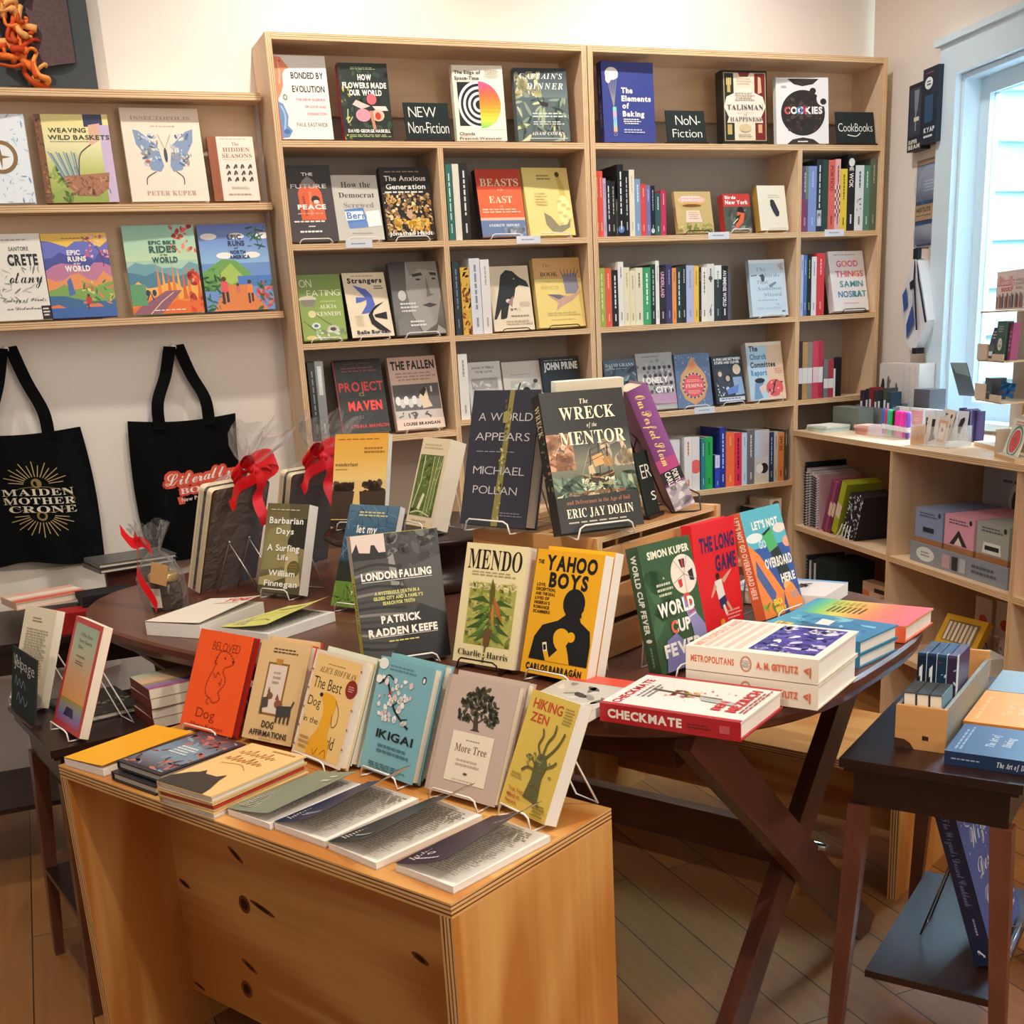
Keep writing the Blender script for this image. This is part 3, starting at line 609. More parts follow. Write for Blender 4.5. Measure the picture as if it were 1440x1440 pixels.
# ---------------------------------------------------------------- books on the wall ledges
GL1, GL2 = 'face-out books on the wall ledges', 'face-out books on the bookcase shelves'
GT, GB = 'books propped on the oval table', 'books propped on the display plinth'
K, WH, CR = '#161616', '#f4efe6', '#f1e4cf'
def lbook(k, label, front, ops, **kw): return book(PO[k], label, front, ops, group=GL1, **kw)
lbook('compass', 'white book with blue foliage and a gold compass ring, cut off by the left edge', '#e9eef2', [
    N(3, 90, 0, 0, 1, 1, .02, .07, ['#8fb0d0', '#b8cfe2', '#6f97c4', '#d8e4ee'], .25), E(.5, .48, .30, .30, '#8a6a3a'), E(.5, .48, .225, .225, '#eef0ee'), P([(.5, .34), (.53, .48), (.5, .62), (.47, .48)], '#8a6a3a'), P([(.32, .48), (.5, .46), (.68, .48), (.5, .5)], '#8a6a3a')])
lbook('weaving', 'yellow green gardening book with a hand holding a wicker basket', '#e6dc9c', [
    G(0, 0, 1, 1, ['#f0e08a', '#e9dfae', '#b9bd62', '#8fa04a']), R(.66, 0, .92, .14, '#2b2f55'), P([(.72, .12), (.88, .1), (.84, .3), (.7, .36)], '#dfae94'), R(.86, .12, 1, 1, '#c9b3cf'), N(5, 40, .0, .55, .5, 1, .03, .08, ['#6f8c3a', '#93aa50', '#54702d'], .4),
    [Ln([(.3+i*.02, .74), (.12+i*.035, .42+.015*(i % 3))], .02, ['#8aa3a8', '#6b8489', '#b6c2b8'][i % 3]) for i in range(12)],
    P([(.28, .7), (.92, .66), (.88, .84), (.72, .93), (.45, .92), (.33, .82)], '#a8704f'), N(6, 60, .3, .7, .9, .92, .02, .05, ['#7d4c33', '#c08d68', '#935b3c'], .3), Ln([(.5, .7), (.55, .46), (.72, .34)], .015, '#5a3a20', True),
    R(0, 0, .09, 1, '#7a4b28'), N(7, 30, 0, 0, .09, 1, .01, .03, ['#a8743e', '#4d2a14'], .5), T('WEAVING', .17, .155, .68, .205, '#33411f'), T('WILD BASKETS', .15, .235, .99, .285, '#33411f'), R(.17, .305, .7, .31, '#8a8a5a')], spine='#7a4b28')
lbook('insect', 'large cream book with a blue patterned butterfly', '#efdac5', [
    T('INSECTOPOLIS', .12, .085, .88, .125, '#c0a592', 'S'), D(.36, .18, .72, .21, 1, '#cbb09c'),
    P([(.47, .62), (.42, .40), (.20, .24), (.13, .23), (.15, .38), (.24, .50), (.30, .66), (.42, .68)], '#8296b4'), P([(.55, .62), (.60, .40), (.80, .25), (.90, .22), (.88, .36), (.78, .50), (.70, .66), (.58, .68)], '#8296b4'),
    N(11, 40, .18, .27, .44, .62, .015, .05, ['#b9c6d4', '#5c7094', '#d6d3cb', '#9a8d80'], .4), N(12, 40, .58, .27, .84, .62, .015, .05, ['#b9c6d4', '#5c7094', '#d6d3cb', '#9a8d80'], .4), E(.27, .57, .035, .02, '#c05a44'),
    E(.51, .50, .022, .09, '#3c4660'), Ln([(.5, .42), (.44, .28)], .006, '#8a7a60'), Ln([(.52, .42), (.6, .28)], .006, '#8a7a60'), Ln([(.36, .68), (.24, .74), (.22, .82)], .012, '#5a4a42', True), Ln([(.62, .68), (.7, .74), (.7, .82)], .012, '#5a4a42', True),
    T('PETER KUPER', .2, .885, .84, .935, '#b39884', 'S')])
lbook('hidden', 'small cream book with a brown spine and rows of tiny sketches', '#ecdccb', squeeze([
    D(.1, .03, .9, .05, 1, '#b7a590'), T('The', .4, .09, .6, .14, '#8f7b68', 'S'), T('HIDDEN', .14, .17, .88, .235, '#9d7d5a', 'S'), T('SEASONS', .1, .265, .92, .33, '#9d7d5a', 'S'), R(.1, .36, .9, .363, '#8f7b68'),
    [Ln([(.18+.2*i, .50+.1*j), (.22+.2*i+.03*((i+j) % 2), .44+.1*j), (.26+.2*i, .49+.1*j)], .035, '#4d4740', True) for i in range(4) for j in range(3)], D(.25, .78, .75, .82, 2, '#c0ad98'), D(.15, .88, .85, .92, 1, '#c2a78b')], .2)+[R(0, 0, .19, 1, '#97502c'), R(.12, 0, .125, 1, '#7a3c1e')], spine='#97502c')
lbook('botany', 'white book with hand-lettered black botany title on the lower ledge', '#ece6da', [
    D(.3, .06, .85, .08, 1, '#8a8478'), T('SANTORE', .5, .15, .80, .195, '#4a463e'), N(21, 60, .15, .3, .95, .8, .02, .08, ['#9aa08a', '#c2c4b2', '#7f8773', '#dcd9c8'], .18), T('CRETE', .46, .24, .92, .36, K, 'B'), T('otany', .44, .42, .95, .57, K, 'c'),
    T('Ecology of Plants', .30, .74, .95, .785, K, 'c'), T('an Disturbance', .34, .84, .9, .88, K, 'c'), R(.86, .84, 1, 1, K), D(.88, .86, .98, .97, 3, WH)])
def hills(seed, v0, cols, amp=.05):
    rr = random.Random(seed); out = []
    for i, col in enumerate(cols):
        b = v0+i*(1-v0)/len(cols); out.append(P([(0, 1), (0, b+rr.uniform(-amp, amp))]+[(x/8, b+rr.uniform(-amp, amp)) for x in range(1, 8)]+[(1, b+rr.uniform(-amp, amp)), (1, 1)], col))
    return out
lbook('runsworld', 'travel book with purple hills, pink blossom and tiny runners', '#5c62ae', [
    R(0, 0, 1, .2, '#f0c04a'), hills(31, .14, ['#6a6fc0', '#4a4f9c', '#c07a9a', '#e8935a', '#7fa650', '#3c6a94', '#e37b4e'], .06), R(0, .88, 1, 1, '#3b63a4'), N(32, 34, .62, .02, 1, .3, .015, .035, ['#e79ab0', '#f2c2cc', '#d4587c'], .8), Ln([(.62, .04), (.85, .2), (.9, .4)], .012, '#5a2f3a', True), N(33, 24, .5, .55, 1, .85, .03, .08, ['#8fae55', '#3e7a4c', '#e4d27a', '#d9805a'], .3),
    P([(.30, .56), (.36, .52), (.4, .72), (.3, .74)], '#4f6db0'), R(.55, .76, .63, .84, '#c9302c'), E(.59, .74, .025, .025, '#5a3422'), R(.56, .84, .58, .9, '#3a2a30'), D(.3, .05, .7, .07, 1, '#8a6a30'),
    T('EPIC', .36, .2, .56, .255, WH, 'B'), T('RUNS', .36, .275, .64, .33, WH, 'B'), T('of the', .44, .345, .54, .37, WH), T('WORLD', .3, .385, .68, .45, WH, 'B')])
lbook('bike', 'green and orange travel book with cyclists on a winding road', '#a9cdb4', [
    G(0, 0, 1, .4, ['#8fc9b4', '#c4d9b0']), N(41, 26, .62, 0, 1, .32, .02, .06, ['#e05a4a', '#f08a72', '#c23c34'], .6), hills(42, .46, ['#6fa0a8', '#4f7f93', '#f2b45a', '#f08a2c', '#e96a22'], .05),
    [P([(.38+.07*i, .84), (.41+.07*i, .42+.04*((i*7) % 3)), (.45+.07*i, .84)], ['#e8842c', '#f4a840', '#d9641f'][i % 3]) for i in range(9)], P([(.5, .74), (.72, .74), (.4, 1), (0, 1), (.1, .92)], '#8f5a6c'), Ln([(.6, .76), (.42, .86), (.24, 1)], .012, '#e9c9a0'), R(0, .66, .22, .9, '#5f9a6a'), E(.24, .76, .03, .045, '#2b3550'), E(.33, .76, .03, .045, '#2b3550'), Ln([(.22, .84), (.27, .74), (.31, .84)], .02, '#2b3550'), N(43, 16, .82, .5, 1, 1, .03, .08, ['#e23d2a', '#f0703a', '#b92c22'], .5), D(.3, .95, .8, .97, 1, WH),
    T('EPIC BIKE', .34, .175, .72, .215, '#2e5a52', 'B'), T('RIDES', .34, .235, .72, .305, '#2e5a52', 'B'), T('of the', .48, .32, .58, .345, '#2e5a52'), T('WORLD', .36, .36, .72, .42, '#2e5a52', 'B')])
lbook('runsna', 'blue travel book with runners on a tropical coast path', '#6f93cc', [
    G(0, 0, 1, .45, ['#5d6fc0', '#8fb9de']), [E(.15+.2*i, .14+.22*(i % 2), .12, .045, WH) for i in range(5)], P([(0, .55), (.3, .4), (.5, .42), (.7, .56), (.7, .75), (0, .75)], '#6fa24e'), P([(.2, .6), (.42, .45), (.6, .62), (.4, .7)], '#a8c25a'), R(.5, .6, 1, .72, '#4a7ac0'), P([(.3, .7), (.6, .7), (.9, 1), (.1, 1)], '#e0803f'), N(51, 34, 0, .5, .26, 1, .03, .08, ['#2f6a3a', '#1f4a2c', '#58934a'], .25), N(52, 26, .74, .66, 1, 1, .03, .07, ['#2f6a3a', '#c44a4a', '#e87a6a'], .4), N(53, 16, .7, .02, 1, .3, .04, .1, ['#2f5a5a', '#3f7a5a'], .15),
    R(.24, .66, .34, .78, '#e0525a'), E(.29, .63, .035, .035, '#5a3020'), R(.24, .78, .28, .92, '#252533'), R(.3, .78, .34, .9, '#252533'), R(.62, .70, .70, .8, '#f08a3c'), E(.66, .67, .03, .03, '#4a2a1c'), R(.62, .8, .65, .92, '#252a44'), R(.67, .8, .7, .9, '#252a44'), R(.46, .72, .51, .79, '#d06a70'), E(.485, .7, .022, .022, '#4a2a1c'),
    T('EPIC', .42, .125, .62, .175, '#26315c', 'B'), T('RUNS', .42, .195, .66, .25, '#26315c', 'B'), T('of', .5, .265, .56, .29, '#26315c'), T('NORTH', .44, .305, .66, .345, '#26315c', 'B'), T('AMERICA', .42, .36, .72, .4, '#26315c', 'B')])

# ---------------------------------------------------------------- face-out books on the bookcases
def sbook(k, label, front, ops, st=None, **kw):
    o = book(PO[k], label, front, ops, group=GL2, **kw)
    if st: stand(PO[k], ZS[k], 'small %s wire stand under the %s' % ('black' if st[0] == 'k' else 'white', st[1:]), st[0] == 'k', group='wire stands on the bookcase shelves', back=.004, lip=.006)
    return o
SH = [1.923, 1.639, 1.353, 1.0568]; ZS = {}
for k in ('future democrat anxious beasts fennel guide birdsny beetle').split(): ZS[k] = SH[1]
for k in ('oneating strangers face crow birdbook audubon goodthings').split(): ZS[k] = SH[2]
for k in ('maven fallen grann lonely femina stupid church').split(): ZS[k] = SH[3]
PO['goodthings'][0] = 2.882; PO['goodthings'][5] = .166; PO['birdbook'][0] = 1.697; PO['birdbook'][5] = .172; RW['cooking'][-1][1] = 2.9685
sbook('bonded', 'white book with an orange and blue seahorse down its left side', '#efe7de', [
    R(0, 0, .035, 1, '#d8423c'), P([(.03, .02), (.16, .02), (.24, .1), (.3, .15), (.22, .17), (.17, .22), (.16, .36), (.1, .46), (.04, .52)], '#ee8a66'), Ln([(.1, .08), (.12, .2), (.09, .34)], .03, '#f5b494', True), E(.14, .07, .012, .012, K), E(.17, .5, .045, .055, '#8d8d86'), E(.17, .5, .02, .025, '#efe7de'),
    P([(.03, .55), (.12, .58), (.19, .72), (.16, .84), (.24, .9), (.16, .98), (.03, .99)], '#6f93bd'), Ln([(.07, .6), (.13, .72), (.09, .9)], .03, '#a8c0d8', True), E(.13, .91, .06, .045, '#486fa6'),
    T('BONDED BY', .32, .2, .93, .275, '#2b2827', 'b'), T('EVOLUTION', .32, .36, .93, .435, '#2b2827', 'b'), T('THE NEW SCIENCE', .36, .51, .92, .54, '#e08a84', 'b'), T('OF LOVE AND', .52, .595, .92, .625, '#e08a84', 'b'), T('CONNECTION', .55, .68, .92, .71, '#e08a84', 'b'), T('PAUL EASTWICK', .33, .8, .92, .85, '#4a4542', 't')], spine='#d8423c')
sbook('flowers', 'dark garden book with a pink orchid and a crimson spine', '#27302a', [
    N(61, 60, 0, 0, 1, 1, .04, .1, ['#35443a', '#1d2420', '#41523e', '#2a352c'], .6), N(62, 12, 0, .3, .2, 1, .02, .05, ['#a8a83c', '#d2c04a', '#7d8a3a'], .5), D(.25, .05, .75, .09, 2, '#a7b58a'), T('HOW', .38, .15, .66, .22, WH, 'B'), T('FLOWERS MADE', .06, .255, .95, .325, WH, 'B'), T('OUR WORLD', .18, .35, .84, .42, WH, 'B'),
    E(.62, .47, .1, .1, '#e06a70'), P([(.58, .56), (.3, .48), (.22, .54), (.4, .6)], '#f0c6bf'), P([(.62, .56), (.9, .56), (.94, .62), (.7, .62)], '#f3ddcf'), E(.42, .68, .15, .12, '#e797a4'), E(.72, .68, .13, .11, '#f0bfa8'), E(.72, .69, .06, .07, '#c8401f'), P([(.55, .62), (.62, .62), (.66, .86), (.6, .86)], '#cf8f6e'), Ln([(.12, .6), (.1, .78), (.2, .7)], .02, '#c9d09a', True), T('DAVID GEORGE HASKELL', .08, .865, .94, .905, WH, 'B'), D(.1, .93, .95, .97, 2, '#b9bf8a')], spine='#c01f4c', spine_ops=[T('HOW FLOWERS MADE OUR WORLD', .1, .3, .8, .7, '#f0a0b0')])
sbook('edge', 'cream book with black and white rings beside a rainbow half circle', '#efe6d2', [
    R(.08, .22, .5, .8, '#262626'), [E(.5, .52, .42*(1-i*.115), .42*(1-i*.115), WH if i % 2 == 0 else '#262626', 40) for i in range(8)], R(.5, .2, 1, .85, '#efe6d2'),
    [P([(.5, .52-.40*.86*cos(a)*.88), (.5+.42*sin(a), .52-.42*cos(a)*.74), (.5+.42*sin(a+.1745), .52-.42*cos(a+.1745)*.74), (.5, .52-.40*.86*cos(a+.1745)*.88)], col) for a, col in [(i*.1745, ['#f05f9c', '#f0609a', '#f2608c', '#f3607c', '#f4646a', '#f66a58', '#f77448', '#f88240', '#f9903a', '#faa238', '#fbb43a', '#f6cc40', '#ead84a', '#d2dc50', '#bfdc58', '#a8d85e', '#96d464', '#88d06a'][i]) for i in range(18)]],
    T('The Edge of', .04, .07, .56, .115, '#33302b'), T('Space-Time', .04, .145, .52, .19, '#33302b'), D(.64, .05, .92, .16, 5, '#b9b09c'), T('Chanda', .05, .885, .36, .925, '#4a463e'), T('Prescod-Weinstein', .05, .95, .88, .985, '#4a463e')])
sbook('captain', 'stormy grey green sea painting book with white italic title', '#5d6a68', [
    G(0, 0, 1, .4, ['#2f3a40', '#6f7c7a']), N(71, 30, 0, .05, .5, .4, .05, .14, ['#d8cf9a', '#b9b58c', '#8f957e', '#efe2a8'], .5), N(72, 40, 0, .4, 1, 1, .06, .2, ['#8b9a84', '#c9cc9c', '#4f5e58', '#3d4a48', '#a9b08a'], .22), P([(.42, .44), (.62, .47), (.6, .53), (.48, .51)], '#3a332c'), Ln([(.44, .45), (.42, .38)], .012, '#2a2622'), Ln([(.52, .46), (.54, .4)], .012, '#2a2622'),
    T("CAPTAIN'S", .1, .07, .92, .145, WH, 'i'), T('DINNER', .22, .2, .92, .285, WH, 'i'), D(.3, .6, .95, .68, 2, '#d2d6cc'), D(.3, .72, .9, .78, 2, '#d2d6cc'), T('ADAM COHEN', .25, .87, .9, .915, WH, 'i'), R(.2, .955, .95, .965, '#cfd3cc')])
sbook('baking', 'navy baking book with a whisk dipped in white cream', '#3d468a', [
    E(.19, .17, .12, .12, '#f1ebdd'), P([(.08, .2), (.3, .2), (.24, .55), (.2, .55)], '#3d468a'), [Ln([(.19+(i-2)*.045, .2), (.21, .56)], .012, '#9a9690') for i in range(5)], E(.19, .15, .125, .1, '#f4eee0'), E(.12, .22, .05, .06, '#f4eee0'), [R(.185, .56+.062*i, .255, .622+.062*i, ['#8fd0c8', '#f0a8b8', '#8fb8e0', '#8fd0c8', '#f5b48a', '#d8a8d8'][i]) for i in range(5)], E(.22, .9, .035, .03, '#8a8690'), E(.22, .9, .02, .018, '#3d468a'),
    T('The', .36, .32, .58, .385, WH, 'B'), T('Elements', .36, .42, .93, .485, WH, 'B'), T('of', .37, .51, .5, .575, WH, 'B'), T('Baking', .37, .61, .79, .675, WH, 'B'), D(.38, .7, .72, .78, 3, WH), D(.38, .83, .78, .89, 2, '#c9c6e0')], spine='#2c3470', spine_ops=[Es(.22, .5, .05, .03, WH), R(.27, .46, .4, .54, '#c9c9d8'), T('THE ELEMENTS', .48, .3, .8, .7, '#8f94c0')])
sbook('talisman', 'black framed book with a fork, knife and ornate cream label', '#1e1c1a', [
    R(.04, .03, .97, .97, '#b9a078'), R(.06, .04, .95, .96, '#26302a'), R(.7, .04, .95, .96, '#7a2622'), R(.26, .04, .72, .96, '#ecd9bd'), P([(.1, .36), (.3, .3), (.36, .24), (.62, .24), (.7, .3), (.9, .36), (.96, .5), (.86, .64), (.9, .72), (.1, .72), (.14, .64), (.04, .5)], '#efe2cf'), P([(.36, .03), (.62, .03), (.58, .085), (.4, .085)], '#8a2f2a'),
    Ln([(.155, .1), (.155, .3)], .07, '#c5a55c'), [Ln([(.11+.045*i, .1), (.11+.045*i, .2)], .016, '#e3c982') for i in range(3)], Ln([(.155, .74), (.155, .88)], .1, '#c5a55c'), P([(.8, .08), (.86, .1), (.88, .3), (.79, .32)], '#d9b48c'), Ln([(.83, .74), (.83, .86)], .09, '#d9a878'),
    D(.32, .1, .66, .2, 3, '#c9b79c'), D(.28, .3, .72, .42, 4, '#b7a78e'), T('TALISMAN', .1, .47, .9, .54, '#4a4037', 'S'), R(.3, .575, .7, .58, '#a8977c'), T('of', .46, .59, .54, .62, '#8a7a62', 'i'), T('HAPPINESS', .16, .64, .86, .7, '#6a5c4a', 'S'), E(.49, .79, .13, .07, '#d8bf92'), D(.34, .87, .64, .93, 2, '#b39f80')], hard=True)
sbook('cookies', 'white book with a big bitten chocolate cookie', '#e9e6e2', [
    P([(.22, .02), (.82, .02), (.7, .1), (.5, .13), (.34, .1)], '#37302c'), E(.51, .53, .42, .36, '#2e2725', 40), N(81, 50, .15, .3, .85, .8, .02, .06, ['#463a36', '#241e1c', '#57463f', '#4f3230'], .6), E(.92, .32, .15, .12, '#e9e6e2'), E(.7, .2, .06, .05, '#2e2725'), E(.9, .36, .06, .05, '#2e2725'), P([(.2, 1), (.3, .93), (.5, .9), (.7, .93), (.82, 1)], '#37302c'), T('COOKIES', .15, .44, .88, .54, WH, 'B'),
    T('C', .15, .44, .25, .54, '#d6454a', 'B'), T('O', .38, .44, .5, .54, '#5a86c0', 'B'), T('K', .505, .44, .6, .54, '#c03a54', 'B'), D(.4, .945, .62, .985, 1, WH), D(.1, .12, .2, .16, 2, '#9a948c')])
sbook('future', 'dark book with an orange arch, dove and white lettering', '#4a4140', [
    R(0, 0, 1, .3, '#2a2726'), P([(.28, .72), (.26, .36), (.36, .22), (.5, .15), (.64, .22), (.76, .36), (.8, .72)], '#e2653c'), P([(.38, .2), (.5, .14), (.62, .2), (.66, .28), (.34, .28)], '#8d8580'), Ln([(.36, .4), (.4, .66)], .05, '#b8452a'), Ln([(.52, .34), (.5, .66)], .06, '#f0855a'), E(.62, .45, .09, .08, '#33251f'), E(.63, .48, .06, .04, '#e9dccb'), T('THE', .38, .095, .62, .135, WH), T('FUTURE', .12, .245, .88, .3, '#c9c2ba', 'b'), T('PEACE', .22, .515, .82, .575, WH, 'B'), D(.2, .62, .82, .65, 1, '#d9a98c'), D(.1, .72, .85, .76, 1, WH), D(.4, .79, .56, .82, 1, WH), D(.2, .85, .74, .9, 1, WH)], st='wdark book with an orange arch')
sbook('democrat', 'pale grey book with blue campaign cards on its cover', '#cbc4b8', [
    T('How the', .2, .1, .84, .19, '#4b463f', 'S'), T('Democrat', .12, .265, .9, .345, '#4b463f', 'S'), T('Screwed', .2, .42, .86, .5, '#8a847a', 'S'), P([(.2, .53), (.62, .5), (.66, .78), (.26, .82)], '#5a86c4'), P([(.2, .56), (.6, .55), (.62, .68), (.22, .7)], '#e9eef2'), T('Bern', .24, .57, .66, .67, '#5f86b8'), P([(.66, .56), (.96, .54), (.98, .78), (.68, .8)], '#f2efe9'), P([(.26, .74), (.66, .7), (.68, .8), (.28, .82)], '#6f8fc8'), D(.3, .88, .8, .92, 1, '#a49d92')], st='wpale grey book with blue cards')
sbook('anxious', 'black book with a dense field of yellow faces', '#242120', [
    D(.1, .05, .9, .08, 1, '#a8907a'), T('The Anxious', .08, .12, .92, .19, WH), T('Generation', .1, .235, .9, .305, WH), N(91, 230, .03, .36, .98, .95, .02, .05, ['#e0b070', '#f0c88a', '#8a6a4a', '#c9903f', '#d8a860', '#6a5040', '#f2d8a0', '#a87a50'], .7), N(92, 40, .2, .72, .9, .88, .03, .07, ['#f2bc4a', '#e9a83a', '#f5cc6a'], .7), E(.52, .66, .06, .08, '#c9a58a'), D(.06, .33, .95, .37, 1, WH), T('Jonathan Haidt', .06, .895, .94, .95, WH)], st='wblack book with yellow faces')
sbook('beasts', 'red and blue banded book with cream serif capitals', '#e2673f', [
    R(0, 0, 1, .3, '#c1412c'), R(0, .72, 1, .76, '#e8b8a0'), R(0, .76, 1, 1, '#6d7da0'), N(95, 20, .5, .86, 1, 1, .06, .14, ['#8e98a8', '#aab0b4'], .3), T('BEASTS', .08, .14, .94, .25, '#f0d8b4', 'S'), T('in the', .45, .29, .58, .32, '#f0d8b4', 'i'), T('EAST', .24, .4, .76, .5, '#f5dfba', 'S'), T('of', .46, .53, .54, .56, '#f0d8b4', 'i'), D(.06, .58, .92, .66, 2, '#f0c4a4'), T('ANDREW MOORE', .16, .815, .86, .855, '#eef0f0', 'S')], spine='#2a2836', st='wred and blue banded book')
sbook('fennel', 'yellow book with a botanical seed pod drawing', '#e5cf82', [
    P([(.72, .12), (.8, .1), (.88, .3), (.9, .46), (.78, .46), (.76, .3)], '#cdb562'), E(.76, .1, .05, .05, '#4d3c22'), E(.82, .64, .15, .3, '#efdf9c'), [E(.72+.1*((i % 3)), .5+.055*i, .055, .03, '#d6c070') for i in range(7)], P([(.36, .66), (.5, .72), (.66, .86), (.84, .84), (.92, .76), (.9, .88), (.7, .96), (.5, .94), (.38, .84)], '#8f8468'), D(.3, .1, .6, .19, 2, '#9a8248'), D(.2, .36, .48, .56, 5, '#cdb570')], st='wyellow book with a seed pod')
sbook('oneating', 'green cookery memoir with seafood and thin white capitals', '#8aa04c', [
    G(0, 0, 1, 1, ['#6f8a3a', '#93a852', '#8fa850']), T('ON', .05, .07, .33, .19, '#e6e4c8', 't'), T('EATING', .2, .235, .96, .33, '#e6e4c8', 't'), E(.2, .37, .2, .07, '#d9cfb4'), P([(.03, .38), (.38, .38), (.34, .48), (.08, .48)], '#8a8478'), D(.48, .4, .9, .43, 1, '#c9cf8a'), T('ALICIA', .46, .46, .84, .52, '#eef0d2', 'S'), T('KENNEDY', .36, .57, .94, .635, '#eef0d2', 'S'), Ln([(.26, .56), (.55, .72), (.85, .86)], .012, '#3a4a2a'), Ln([(.05, .7), (.3, .86)], .012, '#3a4a2a'), E(.26, .6, .09, .08, '#e9dc9c'), E(.32, .78, .1, .07, '#dfe4d8'), E(.32, .78, .05, .035, '#4a6a8a'), E(.7, .84, .14, .09, '#c9bfae'), E(.7, .84, .07, .04, '#4a3c34'), N(99, 26, .3, .84, 1, 1, .03, .08, ['#cdd6c8', '#e6e2cf', '#a8b08c', '#7a8a6a'], .5), E(.18, .96, .12, .05, '#e2c878')], st='wgreen cookery memoir')
sbook('strangers', 'cream book with a blue and a black bird in flight', '#ecd9ba', [
    D(.2, .045, .8, .065, 1, '#7a6f60'), T('Strangers', .1, .085, .92, .16, '#33303a', 'B'), D(.7, .2, .92, .27, 2, '#6a6052'), P([(.2, .19), (.5, .26), (.62, .36), (.66, .5), (.56, .62), (.3, .64), (.46, .5), (.48, .42), (.36, .45), (.22, .47), (.24, .38), (.46, .39)], '#5c6bb8'), P([(.88, .46), (.66, .52), (.56, .66), (.6, .74), (.94, .94), (.66, .9), (.5, .8), (.46, .66)], '#2a2829'), P([(.6, .66), (.9, .62), (.9, .74), (.62, .7)], '#2a2829'), D(.14, .66, .34, .82, 7, '#d0bd9c'), T('Belle Burden', .12, .9, .9, .955, '#33303a', 'B')], spine='#1c1a1a', st='wcream book with two birds')
sbook('face', 'black and white book filled by a close-up face', '#5b5955', [
    G(0, 0, 1, 1, ['#33312f', '#6a6762', '#7a7771', '#55524e']), P([(.34, 0), (.96, 0), (.98, .5), (.84, .86), (.55, .98), (.36, .72), (.3, .4)], '#a19c94'), P([(.34, 0), (.95, 0), (.95, .14), (.6, .1), (.4, .2)], '#8a857d'), P([(.44, .17), (.64, .15), (.66, .19), (.46, .21)], '#34322f'), P([(.8, .15), (.94, .16), (.94, .2), (.82, .19)], '#34322f'), E(.56, .245, .05, .018, '#2b2927'), E(.88, .24, .04, .018, '#2b2927'), P([(.72, .2), (.78, .44), (.86, .46), (.7, .49)], '#77726b'), P([(.58, .6), (.74, .57), (.9, .6), (.74, .635)], '#4e4a46'), E(.2, .46, .08, .1, '#c9c4bb'), P([(.05, .8), (.3, .66), (.5, .96), (.5, 1), (.05, 1)], '#7d7a75'), P([(.8, 1), (.86, .88), (1, .96), (1, 1)], '#a8a5a0'), D(.14, .55, .5, .7, 3, '#dedad2'), D(.3, .8, .62, .9, 2, '#e6e2da')], st='wblack and white face book')
sbook('crow', 'cream book with a large black crow looking down', '#e3d0b2', [
    P([(.02, .82), (.22, .36), (.3, .14), (.44, .06), (.6, .08), (.76, .18), (.92, .24), (.98, .34), (.74, .3), (.64, .34), (.58, .48), (.42, .62), (.34, .8), (.26, .82), (.18, .82), (.22, .66), (.08, .82)], '#2c2d2c'), E(.62, .2, .02, .014, '#cfc0a4'), Ln([(.74, .26), (.97, .33)], .012, '#4d4c48'), E(.42, .54, .06, .045, '#d8c8b4'), P([(.4, .56), (.56, .46), (.5, .64)], '#a87a7a'), N(101, 8, .4, .66, .7, .7, .02, .05, ['#8a8070', '#5a5448'], .3), D(.7, .56, .95, .64, 3, '#c2ad8e'), D(.44, .76, .95, .8, 1, '#8f8068'), D(.3, .84, .95, .92, 2, '#bda98a')], st='kcrow book', hard=False)
sbook('birdbook', 'yellow gold book with a flying grey and pink bird', '#e8cc7a', [
    R(0, 0, 1, .3, '#d0a062'), T('The', .2, .08, .36, .13, '#9a7436', 'i'), T('BOOK', .13, .2, .5, .26, '#3d3220', 'S'), T('of', .26, .32, .32, .35, '#b0945a', 'i'), T('BIRDS', .13, .4, .5, .45, '#c9b06a', 't'), P([(.6, .24), (.9, .22), (.93, .44), (.86, .52), (.64, .52), (.62, .4)], '#8c8a96'), [Ln([(.62+.05*i, .28), (.56+.08*i, .17)], .012, '#3a3636') for i in range(6)], P([(.24, .52), (.5, .53), (.7, .56), (.98, .48), (.76, .62), (.56, .68), (.4, .76), (.46, .64)], '#c9a08c'), P([(.24, .52), (.5, .53), (.6, .56), (.48, .6)], '#6f6a70'), D(.2, .78, .9, .84, 2, '#c9b068'), D(.25, .88, .85, .9, 1, '#c9b068')], st='kgold bird book')
sbook('maven', 'dark tech book with glowing red title between thin frames', '#252829', [
    N(111, 60, 0, 0, 1, 1, .06, .2, ['#2d3132', '#1c1e1f', '#33383a'], .1), D(.2, .05, .85, .07, 1, '#6a3a38'), D(.15, .1, .9, .18, 2, '#8a4a48'), T('PROJECT', .06, .31, .98, .43, '#dd3a35', 'b'), R(.46, .455, .56, .5, '#9a8a5a'), R(.48, .465, .54, .49, '#252829'), T('MAVEN', .2, .57, .9, .69, '#f04038', 'B'), R(.4, .765, .48, .8, '#8a8580'), R(.41, .77, .47, .795, '#252829'), T('KATRINA MANSON', .1, .885, .98, .93, '#d8403a', 'b'), R(0, 0, .02, 1, '#b02a2a')], spine='#3a1416')
